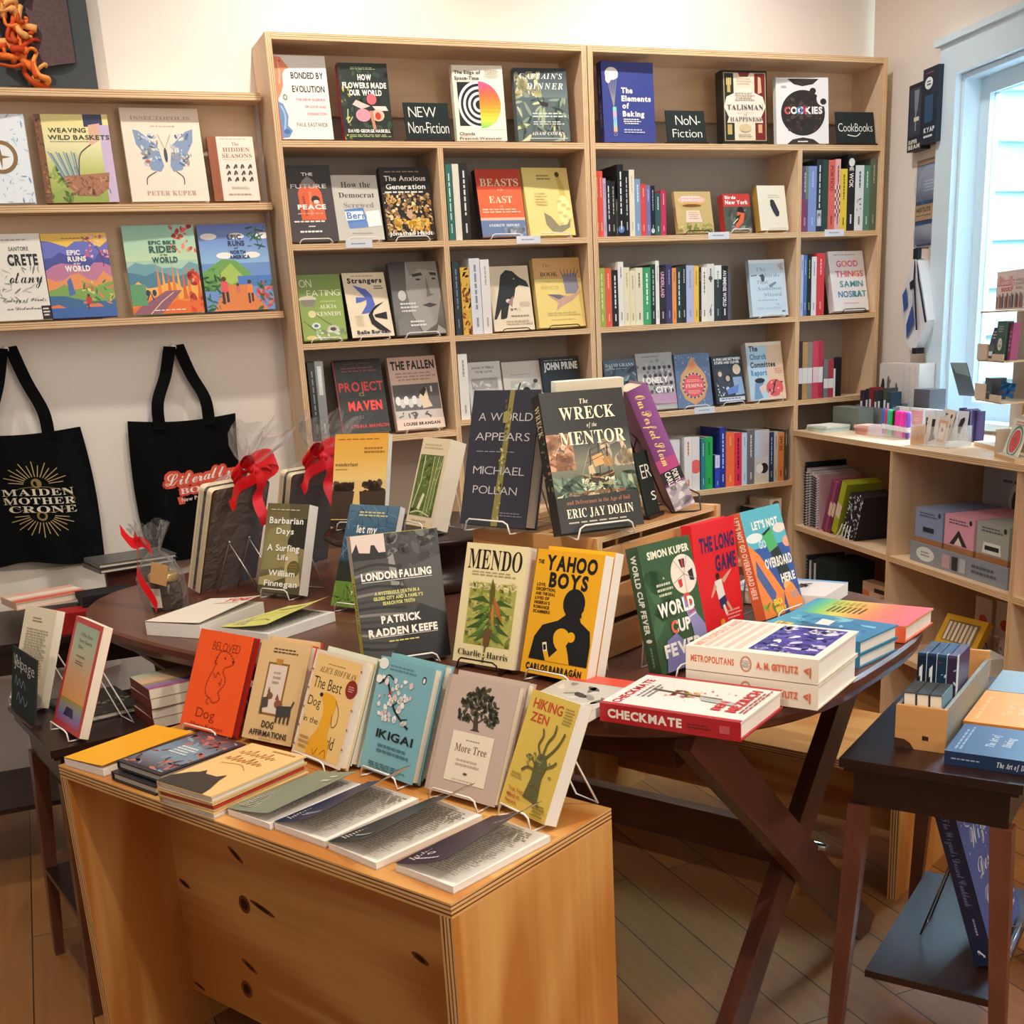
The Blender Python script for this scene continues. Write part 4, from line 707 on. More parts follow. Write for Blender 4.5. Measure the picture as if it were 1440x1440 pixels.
sbook('fallen', 'pale pink book with white geese painting and black capitals', '#d8b9aa', [
    T('THE FALLEN', .05, .06, .96, .17, '#201a1a', 'B'), D(.12, .21, .95, .34, 3, '#a9897c'), R(.02, .38, .98, .86, '#6b6764'), R(.02, .38, .98, .56, '#555250'), [E(.1+.085*i, .6+.04*(i % 2), .055, .09, ['#e9e2da', '#d8d0c8'][i % 2]) for i in range(6)], P([(.6, .72), (.54, .56), (.66, .42), (.72, .44), (.74, .6), (.8, .7)], '#e6cfae'), P([(.56, .5), (.68, .41), (.72, .46), (.64, .56)], '#2b2828'), R(.02, .74, .98, .86, '#cfc3ba'), N(121, 14, .04, .76, .9, .86, .04, .1, ['#55504e', '#6f6a67'], .25), R(.8, .42, .84, .5, '#dcd6ce'), R(0, .86, 1, 1, '#e9cdb8'), T('LOUISE BRANGAN', .14, .905, .9, .945, '#26201e', 'B')], st='wpale pink geese book')
sbook('howit', 'grey paperback with a faded photo strip under small capitals', '#cdc8c2', [T('HOW IT FEELS', .16, .09, .8, .125, '#7a746d', 'B'), T('TO BE ALIVE', .24, .165, .74, .2, '#7a746d', 'B'), R(.1, .3, .88, .5, '#9a958f'), R(.1, .5, .88, .8, '#b4b0aa'), N(131, 20, .1, .34, .88, .78, .04, .12, ['#8a867f', '#c4c0ba', '#a29d96'], .3)], hard=False)
sbook('second', 'grey paperback with a black dancer in its photo', '#c5bcb0', [D(.2, .24, .8, .27, 1, '#9a9083'), R(.18, .36, .95, .9, '#b4b0a4'), N(141, 24, .2, .4, .95, .88, .05, .12, ['#e4e6de', '#cdd2c6', '#8a897f'], .5), E(.58, .58, .1, .09, '#2e2c2a'), P([(.4, .95), (.48, .62), (.68, .62), (.74, .95)], '#2b2b30'), Ln([(.44, .42), (.36, .56), (.46, .68)], .04, '#3a3836', True), E(.84, .4, .06, .05, '#3a3836')], hard=False)
sbook('prine', 'black music biography with tall white capitals on top', '#1c1c1c', [D(.08, .05, .95, .075, 1, '#9a958c'), T('JOHN PRINE', .07, .105, .95, .235, '#dedad0', 'B'), E(.58, .58, .045, .05, '#a09a90'), P([(.46, .86), (.54, .62), (.64, .62), (.72, .86)], '#4a4642')])
sbook('guide', 'small tan foraging guide with pink title and grass', '#c8ab72', [
    E(.46, .2, .38, .1, '#e8b4a4'), D(.18, .1, .76, .25, 2, '#f3e0d8'), E(.45, .32, .32, .06, '#d8a85c'), E(.45, .34, .26, .035, '#7a4f26'), P([(.28, .46), (.64, .46), (.7, .74), (.24, .74)], '#e9d3bb'), D(.34, .48, .62, .68, 4, '#d0a08c'), N(151, 60, 0, .76, 1, 1, .03, .09, ['#8a9c46', '#b4b860', '#6b7f38', '#d4c86a'], .25)], hard=False, st='ktan foraging guide')
sbook('birdsny', 'small red bird guide with an orange oriole', '#4e5346', [
    R(0, 0, 1, .34, '#c8372e'), T('Birds', .08, .05, .48, .13, WH, 'B'), T('New York', .08, .17, .92, .27, WH, 'B'), N(161, 20, 0, .36, 1, 1, .06, .2, ['#565c4a', '#6b6f5a', '#3e4438'], .3), E(.62, .46, .13, .13, '#1d1a19'), P([(.5, .48), (.76, .52), (.7, .74), (.5, .9), (.36, .96), (.44, .7)], '#e0632c'), P([(.44, .6), (.62, .55), (.5, .74), (.38, .82)], '#221c1a'), Ln([(.3, .8), (.5, .66)], .03, '#e9e0d2'), N(162, 8, .2, .84, 1, 1, .06, .14, ['#7d7a70', '#96938a'], .4), P([(.74, .43), (.86, .42), (.75, .47)], '#8f8f8c')], spine='#b83a30', hard=False, st='wsmall red bird guide')
sbook('beetle', 'small cream book with a dark beetle shell', '#ebe2cd', [D(.36, .2, .78, .29, 2, '#c9bfa8'), P([(.44, .34), (.56, .33), (.64, .46), (.72, .6), (.7, .68), (.6, .7), (.5, .58), (.42, .44)], '#2f3038'), E(.49, .36, .07, .06, '#3a3428'), Ln([(.52, .42), (.64, .66)], .02, '#4d5060'), D(.55, .84, .72, .86, 1, '#c9bfa8')], spine='#b98f3c', hard=True, st='wsmall cream beetle book')
sbook('audubon', 'pale blue book with bird drawings and large serif words', '#c6d8e4', [
    R(0, 0, 1, .06, '#e4eaec'), T('The', .18, .13, .46, .2, '#8ea2b4', 'S'), T('Birds', .4, .245, .84, .31, '#8ea2b4', 'S'), T('That', .18, .36, .5, .425, '#8ea2b4', 'S'), T('Audubon', .18, .475, .86, .54, '#8ea2b4', 'S'), T('Missed', .36, .59, .86, .65, '#8ea2b4', 'S'), E(.36, .32, .05, .09, '#4a4f58'), E(.3, .28, .03, .025, '#4a4f58'), P([(.5, .46), (.7, .39), (.74, .42), (.56, .5)], '#7d8894'), Ln([(.04, .28), (.2, .27)], .03, '#6f8090'), P([(.8, .1), (.92, .06), (.95, .2), (.86, .18)], '#c2b0b0'), E(.88, .92, .05, .025, '#5a5558'), D(.18, .7, .8, .74, 1, '#9fb4c4'), T('KENN KAUFMAN', .16, .84, .8, .88, '#a8bccb', 'S'), N(171, 10, .1, .6, .9, .95, .02, .05, ['#aabccb', '#d8e4ec'], .3)], st='wpale blue bird book')
sbook('goodthings', 'white cookbook with pink, orange and teal capitals', '#ebe6e4', [
    D(.15, .05, .85, .08, 1, '#a8a4a4'), T('GOOD', .2, .16, .82, .26, '#e0527a', 'b'), T('O', .36, .16, .515, .26, '#ef9a6a', 'b'), T('THINGS', .14, .33, .94, .43, '#e35a6a', 'b'), T('G', .66, .33, .79, .43, '#efb46a', 'b'), T('SAMIN', .24, .5, .9, .6, '#3f96a0', 'b'), T('NOSRAT', .16, .67, .96, .77, '#3a7aa8', 'b'), T('RAT', .6, .67, .96, .77, '#3f9a8a', 'b'), D(.3, .86, .8, .89, 1, '#e0a8a0')], st='kwhite cookbook with coloured capitals')
sbook('grann', 'dark stormy sea paperback partly hidden by the leaning purple novel', '#4f5d66', [N(181, 50, 0, .1, 1, .8, .06, .18, ['#6a7a84', '#3a464e', '#8fa0a8', '#2f3a40'], .25), T('DAVID GRANN', .06, .07, .95, .13, '#d5dadb', 'S'), D(.2, .16, .8, .18, 1, '#a8b0b4'), R(0, .62, 1, 1, '#4a8a98'), T('THE', .55, .53, .72, .57, WH, 'S'), T('WAGER', .2, .6, .96, .72, WH, 'S'), N(182, 16, 0, .76, 1, 1, .05, .14, ['#5fa0ac', '#8fc4c8', '#3a7482'], .25)], hard=False, st='wdark stormy sea paperback')
sbook('lonely', 'grey city book with window people and heavy white letters', '#a8a29c', [D(.15, .05, .7, .08, 1, '#6a6460'), N(191, 40, 0, .1, 1, .9, .03, .07, ['#cfc9c2', '#6f6a66', '#8a8480', '#b9b2ac'], .7), [E(.2+.14*(i % 6), .26+.14*(i//6), .045, .045, ['#3a3433', '#57504c', '#2b2625'][i % 3]) for i in range(24)], T('LONELY', .12, .43, .82, .53, WH, 'B'), T('CITY', .45, .6, .95, .7, WH, 'B'), R(0, .72, 1, .9, '#b48aa0')], hard=False)
sbook('femina', 'slate blue book with a red and gold oval medallion', '#5d6f8f', [
    N(201, 60, .02, .02, .98, .98, .008, .018, ['#c9d0d8', '#e2d8c0', '#a8b4c4'], 1), P([(.5, .05), (.66, .24), (.84, .4), (.9, .62), (.78, .84), (.5, .96), (.22, .84), (.1, .62), (.16, .4), (.34, .24)], '#c9935c'), E(.5, .6, .33, .32*1.0, '#3a4668'), E(.5, .6, .29, .28, '#d95050'), [E(.5+.31*cos(a*.35), .6+.225*sin(a*.35), .022, .022, '#e2c9a0') for a in range(18)], E(.5, .22, .08, .1, '#d97a4c'), D(.3, .48, .7, .54, 2, '#f0b8a8'), T('FEMINA', .26, .57, .74, .635, '#f6e6d8', 'S'), D(.32, .68, .68, .76, 3, '#f0b8a8')], hard=False, st='wslate blue medallion book')
sbook('stupid', 'black book with a photo of three long-haired men', '#26282e', [
    T('A FINE LINE BETWEEN', .06, .05, .94, .1, WH, 'B'), T('STUPID AND CLEVER', .08, .12, .9, .17, WH, 'B'), P([(.1, .9), (.14, .4), (.34, .36), (.5, .5), (.62, .34), (.9, .3), (.98, .9)], '#33363e'), E(.22, .36, .09, .1, '#4a3a30'), E(.22, .38, .06, .07, '#c9a890'), E(.46, .46, .14, .14, '#1b1716'), E(.46, .48, .07, .08, '#c4a08a'), E(.78, .3, .13, .14, '#d9c9a4'), E(.78, .33, .07, .08, '#d8b49c'), P([(.62, .46), (.92, .46), (.96, .82), (.66, .84)], '#8fa6c4'), P([(.36, .7), (.8, .62), (.74, .78), (.42, .82)], '#5a7ac0'), N(211, 20, .05, .56, .5, .86, .02, .05, ['#d8d4cf', '#55585f'], .6), R(.1, .87, .95, .95, '#c9d0d6'), D(.16, .88, .9, .93, 1, '#6a7480')], hard=True, st='wblack book with three men')
sbook('church', 'thick peach report with black type and a blue collage portrait', '#e3c4a6', [
    P([(0, .04), (.56, .04), (.5, 1), (0, 1)], '#b4cddc'), P([(0, 0), (1, 0), (1, .06), (0, .06)], '#e6d8c4'), T('The', .08, .06, .32, .15, '#2f343a', 'B'), T('Church', .08, .2, .54, .29, '#4a86b0', 'B'), T('Committee', .08, .34, .78, .43, '#3b4650', 'B'), T('Report', .08, .48, .52, .57, '#4a86b0', 'B'), E(.3, .76, .16, .16, '#e6c4ba'), P([(.1, .98), (.16, .7), (.36, .62), (.4, .72), (.26, .78), (.36, .98)], '#6f9cc0'), E(.3, .66, .14, .06, '#33383f'), E(.7, .8, .24, .2, '#e05a5a'), N(221, 10, .52, .68, .94, .92, .03, .06, ['#33383f', '#f0c4b4', '#f6e4d8'], .4), D(.74, .46, .96, .56, 3, '#d8907c'), Ln([(.62, .9), (.72, .7), (.78, .66)], .03, '#26282c')], hard=False, spine='#d8cdbd', st='wthick peach report')

def sign(k, label, ops, base=.05):
    x, y, z, yaw, lean, w, h, t = PO[k]; r = thing('chalkboard_sign', label, 'sign', group='handwritten chalkboard signs'); orient(r, x, y, z, yaw, 0)
    mb = MB().box(-w/2, w/2, 0, .004, 0, h, c('#2a302f')); art(mb, ops, w, h, lambda a, zz, l: (a-w/2, -l, zz)); mb.xform(Matrix.Rotation(-lean, 4, 'X')); mb.build('board', CHALKY, r)
    if base:
        zb = PO_Z.get(k, SH[0])-z
        MB().box(-w/2-.005, w/2+.005, -.006, base, zb+.0005, zb+.008).build('base', DARKW, r)
    return r
PO_Z = {'signtable': .99, 'signleft': .6}
CH = '#e6e6da'
def hand(text, u0, v0, u1, v1): return T(text, u0, v0, u1, v1, CH, 't')
sign('signnew', 'small grey chalkboard lettered NEW Non-Fiction on the top shelf', [hand('NEW', .1, .1, .72, .38), hand('Non-Fiction', .06, .5, .96, .8)])
sign('signnon', 'small black chalkboard lettered Non-Fiction beside the whisk book', [hand('NoN-', .24, .14, .88, .44), hand('Fiction', .14, .56, .9, .82)])
sign('signcook', 'small chalkboard lettered CookBooks at the right end of the top shelf', [hand('CookBooks', .05, .34, .95, .6), Ln([(.28, .7), (.5, .74), (.62, .64)], .02, CH, True)])

# ---------------------------------------------------------------- books seen by the spine
LEGIBLE = ('UNDERLAND', 'AN IMMENSE WORLD', 'THE WOK', 'PORTICO', 'SPICES')
def spine_row(key, zs, items, depth=.135, cat='book', y0=3.612, group=None):
    """one book per entry: (spine colour, title colour or None, title, label, extra ops)"""
    for (a, b, h), it in zip(RW[key], items):
        col, tc, title, label = it[:4]; ops = it[4] if len(it) > 4 else []; w = b-a-.0006; h = min(h, .262)
        mb = MB(); d = depth if h > .15 else .11
        mb.box(0, w, 0, d, 0, h, c(col), skip='z+'); q = .0016
        mb.add([(0, 0, h), (w, 0, h), (w, d, h), (0, d, h)], [(0, 1, 2, 3)], c(col)); mb.add([(q, .002, h+.00015), (w-q, .002, h+.00015), (w-q, d-.002, h+.00015), (q, d-.002, h+.00015)], [(0, 1, 2, 3)], c('#e2d8c6'))
        so = list(ops)
        if tc: so += [T(title, .08, .25, .08+min(.66, .05*len(title)), .75, tc, 'b') if title in LEGIBLE else D(.08, .3, .08+min(.66, .06*len(title)), .7, 1, tc, len(title)), D(.78, .3, .92, .7, 1, tc)]
        art(mb, so, h, w, lambda s_, q_, l: (q_, -l, h-s_))
        o = mb.build('book', PRINT); o.location = (a+.0003, y0, zs+.0004); tag(o, label, cat, group or 'books standing spine out on the shelves')
spine_row('essays', SH[1], [
    ('#e5573f', '#f6c0a8', 'ESSAYS', 'red-orange spine against the left upright, first of a matching pair'), ('#e5573f', '#f6c0a8', 'ESSAYS', 'red-orange spine right of its twin, second of a matching pair'), ('#b8a8c8', '#7a6a90', 'NOTES', 'thin lavender spine beside the red-orange pair'),
    ('#222122', WH, 'NIGHT LINES', 'black spine with white title just right of the lavender one'), ('#1d1e20', '#c9c4b8', 'COLLECTED', 'black spine with grey title left of the tallest black book'), ('#3a3432', '#c9a8a0', 'ROOT', 'short dark spine squeezed beside the tallest black book'), ('#1a1b1d', WH, 'GREAT WORKS', 'tallest thick black spine with a blue dot at its foot', [Es(.9, .5, .05, .5, '#5a8ac0')]),
    ('#191a1c', '#c9c9c4', 'THE PLAYBOOK', 'black spine left of the cream one'), ('#e6dcc4', '#c0b498', 'QUIET', 'cream spine in the middle of the upper black row'), ('#7f9dbb', '#dfe8f0', 'WATERS', 'grey blue spine right of the cream one'), ('#d8443f', '#f2b4a8', 'RED', 'red spine between grey blue and purple ones'), ('#7673a8', '#c4c0e0', 'DUSK', 'dusty purple spine beside the red one'), ('#1c1e2a', '#aab0c0', 'SHADOWS', 'near black spine with a white dot at its foot', [Es(.9, .5, .05, .4, '#d9d9d4')]), ('#2f5a58', '#c9d8cc', 'GREENS', 'short teal spine near the end of the upper row'), ('#c42a54', '#f0a8b8', 'ROSE', 'short crimson spine ending the upper row')])
spine_row('nature', SH[2], [
    ('#a3b449', '#dfe6a8', 'WILD GREENS', 'lime green spine against the left upright'), ('#d9583b', '#f0b49c', 'FIRES', 'orange red spine beside the lime one'), ('#201d1d', WH, 'LONELY BEAST', 'black spine with white capitals between orange and white'), ('#e9e5dc', '#77726a', 'SEA', 'tall white spine fourth in the long row'), ('#e8dcb8', '#b8a878', 'FIELD', 'cream spine right of the tall white one'), ('#e9dab2', '#b5a06a', 'SEEDS', 'second cream spine in the long row, slightly shorter'), ('#e4dcc0', '#6f6a58', 'TREES', 'pale cream spine just left of the bright green one'), ('#3f9b63', '#dcefd8', 'THE GARDEN', 'bright green spine in the long row'), ('#24352f', '#c4d0c0', 'THE SOUND OF TREES', 'dark green spine beside the bright green one'), ('#ece8e0', '#8a857c', 'DEER', 'thin tallest white spine in the long row'), ('#2a2226', '#e8a8c4', 'UNDERLAND', 'dark spine with large pink capitals'), ('#3a3560', '#8a86b4', 'NIGHT', 'deep purple spine beside the pink-lettered one'), ('#e88b3c', '#8a4a18', 'FOX', 'thin orange spine mid row'), ('#24362e', '#dfe4d4', 'BIRDS FIRST', 'dark green spine with pale capitals right of the thin orange one'), ('#1c2422', '#c4ccc4', 'OWLS', 'black spine left of the lavender one'), ('#b4b8d8', '#8f94b8', 'CLOUDS', 'lavender spine in the long row'), ('#e8b73f', '#a87a20', 'HONEY', 'golden yellow spine in the long row'), ('#2c2422', '#b8a890', 'BEE', 'very thin dark spine beside the golden one'), ('#ebe5d6', '#5a554c', 'CALLINGS', 'cream spine with spaced black capitals'), ('#e4e0d8', '#4a463f', 'REED', 'white spine with small bird drawings', [Es(.25, .5, .04, .3, '#6a6660'), Ln([(.7, .3), (.85, .7)], .01, '#4a463f')]), ('#2a3438', '#8fa08c', 'RIVERS', 'dark spine with a white top block', [R(0, 0, .25, 1, '#e9e9e4')]), ('#1a1a1f', WH, 'AN IMMENSE WORLD', 'black spine with bold white capitals near the end of the long row'), ('#5a5668', None, '', 'thin grey spine ending the long row')])
spine_row('cooking', SH[1], [
    ('#6a4a7a', '#c8a8cc', 'PLATES', 'purple and green striped cookbook spine by the divider', [R(0, 0, .5, .4, '#6a8a5a'), R(.5, .5, 1, 1, '#9a3a5a')]), ('#8296cc', '#b4c0e4', 'SALT', 'periwinkle cookbook spine second from the divider'), ('#26323a', '#dfe4e4', 'BAKING AT HOME', 'dark cookbook spine with a small portrait at its foot', [R(.7, .1, .92, .9, '#b8c4d4'), Es(.78, .5, .04, .3, '#8a6a5a')]), ('#2f4a40', None, '', 'plain dark green cookbook spine left of the coral one'), ('#d9695f', '#8a2a2a', 'PORTICO', 'coral red cookbook spine with dark capitals'), ('#e6b0ac', '#8a3a44', 'BAKES', 'pink cookbook spine with checkered middle', [R(.36, 0, .8, 1, '#efe0d8'), [R(.36+.055*i, .25*(i % 2)+.5*j, .415+.055*i, .25*(i % 2)+.5*j+.25, '#8a3a3a') for i in range(8) for j in range(2)]]), ('#e6c63f', '#6a5a1a', 'FERMENT', 'shorter yellow cookbook spine'), ('#1d1f25', WH, 'THE WOK', 'thick black cookbook spine with a white disc', [Es(.1, .5, .055, .38, '#e9e9e4')]), ('#e0e2e4', '#5a6068', 'HERBS', 'white cookbook spine with a plant drawing', [N(231, 12, .5, .2, .7, .8, .01, .03, ['#5a6058', '#8a9088'], .4)]), ('#4f7f66', '#c8dccc', 'GREEN', 'green cookbook spine second from the right wall side'), ('#5a5f4c', '#9aa08a', 'OLIVE', 'olive cookbook spine at the far end of the shelf')])
spine_row('food', SH[2], [('#c9cbe6', '#5a6a9a', 'TEA', 'thin lavender spine left of the coloured-capitals cookbook'), ('#4a78b8', '#b8d0ea', 'FISH', 'blue spine second beside the divider'), ('#222428', '#a8c060', 'GARLIC', 'black and green spine left of the white one'), ('#e4e2e8', '#8a8a9a', 'MILK', 'white spine beside the red one'), ('#cf3c40', '#efa8a0', 'SPICE', 'red spine touching the white cookbook with coloured capitals')])
BAND = [R(.45, 0, .72, 1, '#e9e4e2')]
spine_row('journals', SH[3], [('#3a2a2a', None, '', 'dark brown journal with a white band, beside the divider', BAND), ('#b98f5a', None, '', 'tan journal with a white band', BAND), ('#8a8a84', None, '', 'grey journal with a white band', BAND), ('#c8445a', None, '', 'rose red journal with a white band', [R(.45, 0, .72, .9, '#e9d4d4')]), ('#b42a48', None, '', 'crimson journal with a white band', BAND), ('#77787a', None, '', 'small grey journal beside the bookend', [R(.5, 0, .75, 1, '#e9e4e2')]), ('#a83248', None, '', 'small crimson journal beside the bookend', [R(.5, 0, .75, 1, '#e9e4e2')]), ('#e4dedc', None, '', 'tiny white booklet against the bookend')], depth=.12, cat='notebook', group='banded journals on the corner shelf')
spine_row('bottom', .766, [('#e8c02c', None, '', 'yellow spine seen under the leaning purple novel', [Es(.88, .5, .03, .3, '#8a6a14')]), ('#e4d4dc', None, '', 'pale pink spine beside the yellow one', [Es(.85, .5, .03, .3, '#3a3030')]), ('#e6e2e4', None, '', 'white spine behind the black easel wire'), ('#ece9e4', '#d86a3c', 'TALES', 'white spine with an orange title behind the purple novel'), ('#e9e4e2', None, '', 'white spine with a big coral dot', [Es(.55, .5, .13, .8, '#e0605a')]), ('#2f7a84', '#c4dcdc', 'OCEAN', 'teal spine left of the vivid green one'), ('#27a04a', '#0f5a28', 'POKED', 'vivid green spine with dark lettering'), ('#2c46a8', '#b4c4ee', 'BLUE', 'royal blue spine with a white top block', [R(0, 0, .38, 1, '#dfe6f4')]), ('#22348c', '#dfe6f6', 'THE BIG BOOK', 'tall deep blue spine'), ('#ee6a34', '#f8a880', 'SUN', 'bright orange spine left of the scarlet one'), ('#dc3048', '#3a0a14', 'bitter sweet', 'scarlet spine with dark script'), ('#c8dcea', '#8aa4ba', 'ICE', 'ice blue spine right of the scarlet one'), ('#6f6c70', '#e4e0dc', 'MEMOIRS', 'grey spine with stacked white words'), ('#cfc8c4', None, '', 'wide pale spine with a black and white dog', [G(0, 0, .5, 1, ['#c9b8b0', '#c4d0e0']), Es(.72, .35, .1, .3, '#26221f'), Es(.72, .65, .09, .25, '#efe9e2'), R(.84, 0, 1, 1, '#d9cdb8')]), ('#1f3450', '#a8bcd0', 'TRUE LIGHT', 'navy spine right of the dog one'), ('#c4b8a8', '#7a6a58', 'PLAIN', 'beige spine between navy and orange'), ('#d98442', '#5a2c14', 'SPICES', 'amber orange spine with dark capitals'), ('#4a4440', '#b8b0a4', 'LAST', 'dark grey spine ending the lower row by the upright')])
spine_row('low', .482, [('#26201f', None, '', 'black spine at the far end of the lowest visible shelf'), ('#e2d3b8', None, '', 'cream spine with a brown picture and round emblem', [Es(.08, .5, .05, .3, '#7a5a3c'), R(.42, 0, .66, 1, '#8a4434'), D(.16, .2, .36, .8, 2, '#b8a88c')])])
spine_row('terra', SH[1], [('#2f6f60', '#dce8dc', 'TERRA NATURALIS', 'deep green spine at the divider of the left bookcase'), ('#e4dccb', None, '', 'cream spine between the green and black ones'), ('#1f201f', '#e4e0d4', 'NATURE POEMS', 'black spine beside the banded red book')])
spine_row('eagle', SH[2], [('#26303a', '#7a8a98', 'THE LEADER', 'blue black spine by the divider'), ('#d8a83c', None, '', 'dark spine patterned in yellow', [N(241, 40, 0, 0, 1, 1, .02, .06, ['#2a2418', '#e9c050', '#8a3a1c'], .4)]), ('#dcdce0', '#8a8a94', 'THE WHITE BIRD', 'thick white spine leaning beside the crow book'), ('#e6e0da', '#b8aca0', 'RIVER', 'cream spine touching the crow book')])
spine_row('history', SH[3], [('#26292a', '#8a8f90', 'THE GREATER GENERAL', 'black spine at the left end of the fourth shelf'), ('#8f9090', '#e9e9e4', 'DAVID', 'grey spine with a white block at its top', [R(.06, .25, .42, .75, '#d9d9d4')])])
spine_row('music', SH[3]+.03, [('#e9e4dc', '#a8a094', 'SONGS', 'white spine at the divider above the lit shelf edge')])
be = MB(); be.box(0, .036, 0, .003, 0, .14); be.box(0, .036, .003, .1, 0, .002); be.tube([(.004, .0015, .14), (.032, .0015, .14)], .004, 8)
o = be.build('bookend', BLACKP); o.location = (2.812, 3.63, SH[3]+.0003); tag(o, 'black metal bookend holding the banded journals', 'bookend')
for i, (x, z, nm) in enumerate(((1.012, 1.641, 'left bookcase, under the pale grey book'), (1.575, 1.641, 'left bookcase, under the banded red book'), (2.29, 1.639, 'right bookcase, under the bird guides'), (2.775, 1.639, 'right bookcase, under the cookbook spines'), (2.23, 1.0568, 'fourth shelf of the right bookcase'))):
    mb = MB().box(-.042, .042, -.0015, 0, -.017, .006, c('#dfe0e6')); art(mb, D(.2, .35, .8, .65, 1, '#8a8f9c'), .084, .023, lambda a, z_, l: (a-.042, -.0015-l, z_-.017))
    o = mb.build('shelf_label', MATTE); o.location = (x, 3.5995, z); tag(o, 'white paper shelf label clipped to the '+nm, 'label', 'shelf edge labels')
# ---------------------------------------------------------------- books propped on the oval table
for k, dx, dy, dz in (('long', .018, -.030, 0), ('overboard', .056, -.002, 0), ('kuper', .024, -.022, 0), ('dogaff', .014, -.014, 0), ('bestdog', -.002, .004, 0), ('ikigai', .004, -.003, 0), ('signtable', -.034, -.075, 0), ('signleft', -.010, -.006, 0), ('openpage', .004, .012, 0)):
    PO[k][0] += dx; PO[k][1] += dy; PO[k][2] += dz
PO['bestdog'][5] = .146; FB['white'][0] += .03; FB['white'][1] += .02; FB['p3'][0] -= .005; FB['p3'][1] -= .008; PO['long'][4] = .12; FB['checkmate'][0] -= .012; FB['checkmate'][1] -= .012
NC = {'bestdog': 2, 'ikigai': 2, 'yahoo': 2, 'tree': 2}                       # copies standing one behind the other on one easel
def tbook(k, label, front, ops, st=None, zs=.76, group=GT, **kw):
    o = book(PO[k], label, front, ops, group=group, **kw)
    if st: stand(PO[k], zs, '%s wire easel under the %s' % ('black' if st[0] == 'k' else 'white', st[1:]), st[0] == 'k', group='wire easels on the tables', thick=PO[k][7]*NC[k]+.004 if k in NC else None, back=.05 if k in ('barbarian', 'hiking', 'wreck', 'gradient', 'pollan') else .012)
    return o
tbook('barbarian', 'olive paperback with a surfer photo and white sans lettering', '#5d5638', [
    G(0, 0, 1, 1, ['#6a6240', '#8a8058', '#4a452c']), R(.55, .0, 1, .16, '#5a5338'), P([(.62, .18), (1, .16), (1, .5), (.66, .46)], '#2c2a20'), P([(.1, .3), (.6, .2), (.62, .7), (0, .76)], '#8f8456'), E(.72, .42, .13, .14, '#2e2a20'), P([(.6, .5), (.84, .5), (1, .9), (.7, .98), (.58, .72)], '#b9a878'), E(.8, .72, .15, .15, '#6a5a2c'), D(.7, .66, .9, .78, 4, '#8a7a44'), P([(0, .84), (.6, .74), (.64, .82), (0, .95)], '#a89868'), R(0, .92, 1, 1, '#544d34'), D(.1, .06, .9, .085, 1, '#c9c09a'),
    T('Barbarian', .1, .155, .92, .225, WH), T('Days', .3, .275, .72, .34, WH), T('A Surfing', .12, .46, .9, .53, WH), T('Life', .4, .57, .66, .63, WH), T('William', .22, .745, .86, .81, WH), T('Finnegan', .14, .86, .94, .925, WH)], hard=False, pages=PAGEW, st='wolive surfer paperback')
tbook('wanderlust', 'golden paperback with two brown tree clumps and a path', '#d9a548', [
    G(0, 0, 1, .5, ['#d99a34', '#dca94e', '#e3c078']), R(0, .5, 1, 1, '#d9b878'), Nb(251, 80, .06, .55, .36, .8, .05, .1, ['#4a3628', '#5a4434', '#3a2a1e'], .7), Nb(252, 80, .60, .54, .95, .8, .05, .1, ['#4a3628', '#5a4434', '#3a2a1e'], .7), R(.0, .62, .42, .92, '#3f2e22'), R(.51, .62, 1, .92, '#3f2e22'), P([(.43, .55), (.5, .55), (.56, .94), (.36, .94)], '#dcb878'), R(0, .93, 1, 1, '#2a2420'), D(.06, .05, .94, .07, 1, '#8a5a1a'), D(.56, .14, .95, .22, 2, '#9a6a2a'), T('wanderlust', .03, .31, .46, .35, '#6a4a24', 'S'), D(.04, .375, .3, .395, 1, '#9a7a44')], hard=False, pages=PAGEW, zs=.90, st='wgolden paperback')
tbook('letmy', 'blue and green paperback with white lowercase title and ocean ripples', '#3d5870', [
    G(0, 0, 1, .56, ['#54748c', '#3d5c78', '#26404f']), N(261, 60, 0, .0, 1, .55, .06, .2, ['#5f7f96', '#3a566c', '#6a8aa0', '#2c4658'], .06), R(0, .56, 1, .76, '#23291f'), R(0, .755, 1, 1, '#5f7f2c'), N(262, 30, 0, .78, 1, 1, .05, .15, ['#6f8f34', '#4d6a22'], .2), D(.22, .06, .8, .12, 2, '#c9c490'), T('let my', .24, .2, .64, .275, WH), T('people go', .1, .315, .84, .385, WH), T('surfing', .2, .42, .7, .49, WH), D(.4, .6, .9, .68, 2, '#d8dcd0'), T('Yvon Chouinard', .36, .84, .92, .88, '#dfe6c9')], hard=False, pages=PAGEW, st='wblue and green ripple paperback')
tbook('journal', 'thick cream paperback with a green woodland print', '#e3d0b0', [
    D(.12, .06, .8, .13, 2, '#c9b48f'), R(.06, .19, .9, .88, '#5d7038'), N(271, 70, .06, .19, .9, .88, .03, .1, ['#4a5c2a', '#7d9050', '#8fa060', '#3a4a22'], .25), [Ln([(.56+.06*i, .88-.02*i), (.6+.05*i, .5), (.58+.08*i, .2)], .02, ['#cfd6a0', '#8a9a5a'][i % 2]) for i in range(5)], Ln([(.12, .8), (.26, .5), (.24, .2)], .03, '#cfd6a0'), P([(.3, .8), (.42, .62), (.5, .64), (.4, .82)], '#dfe2b8'), Ln([(.1, .86), (.4, .83), (.8, .87)], .03, '#c9d09a', True), D(.2, .92, .8, .96, 1, '#bfa983')], hard=False, zs=.90, st='wthick cream woodland paperback')
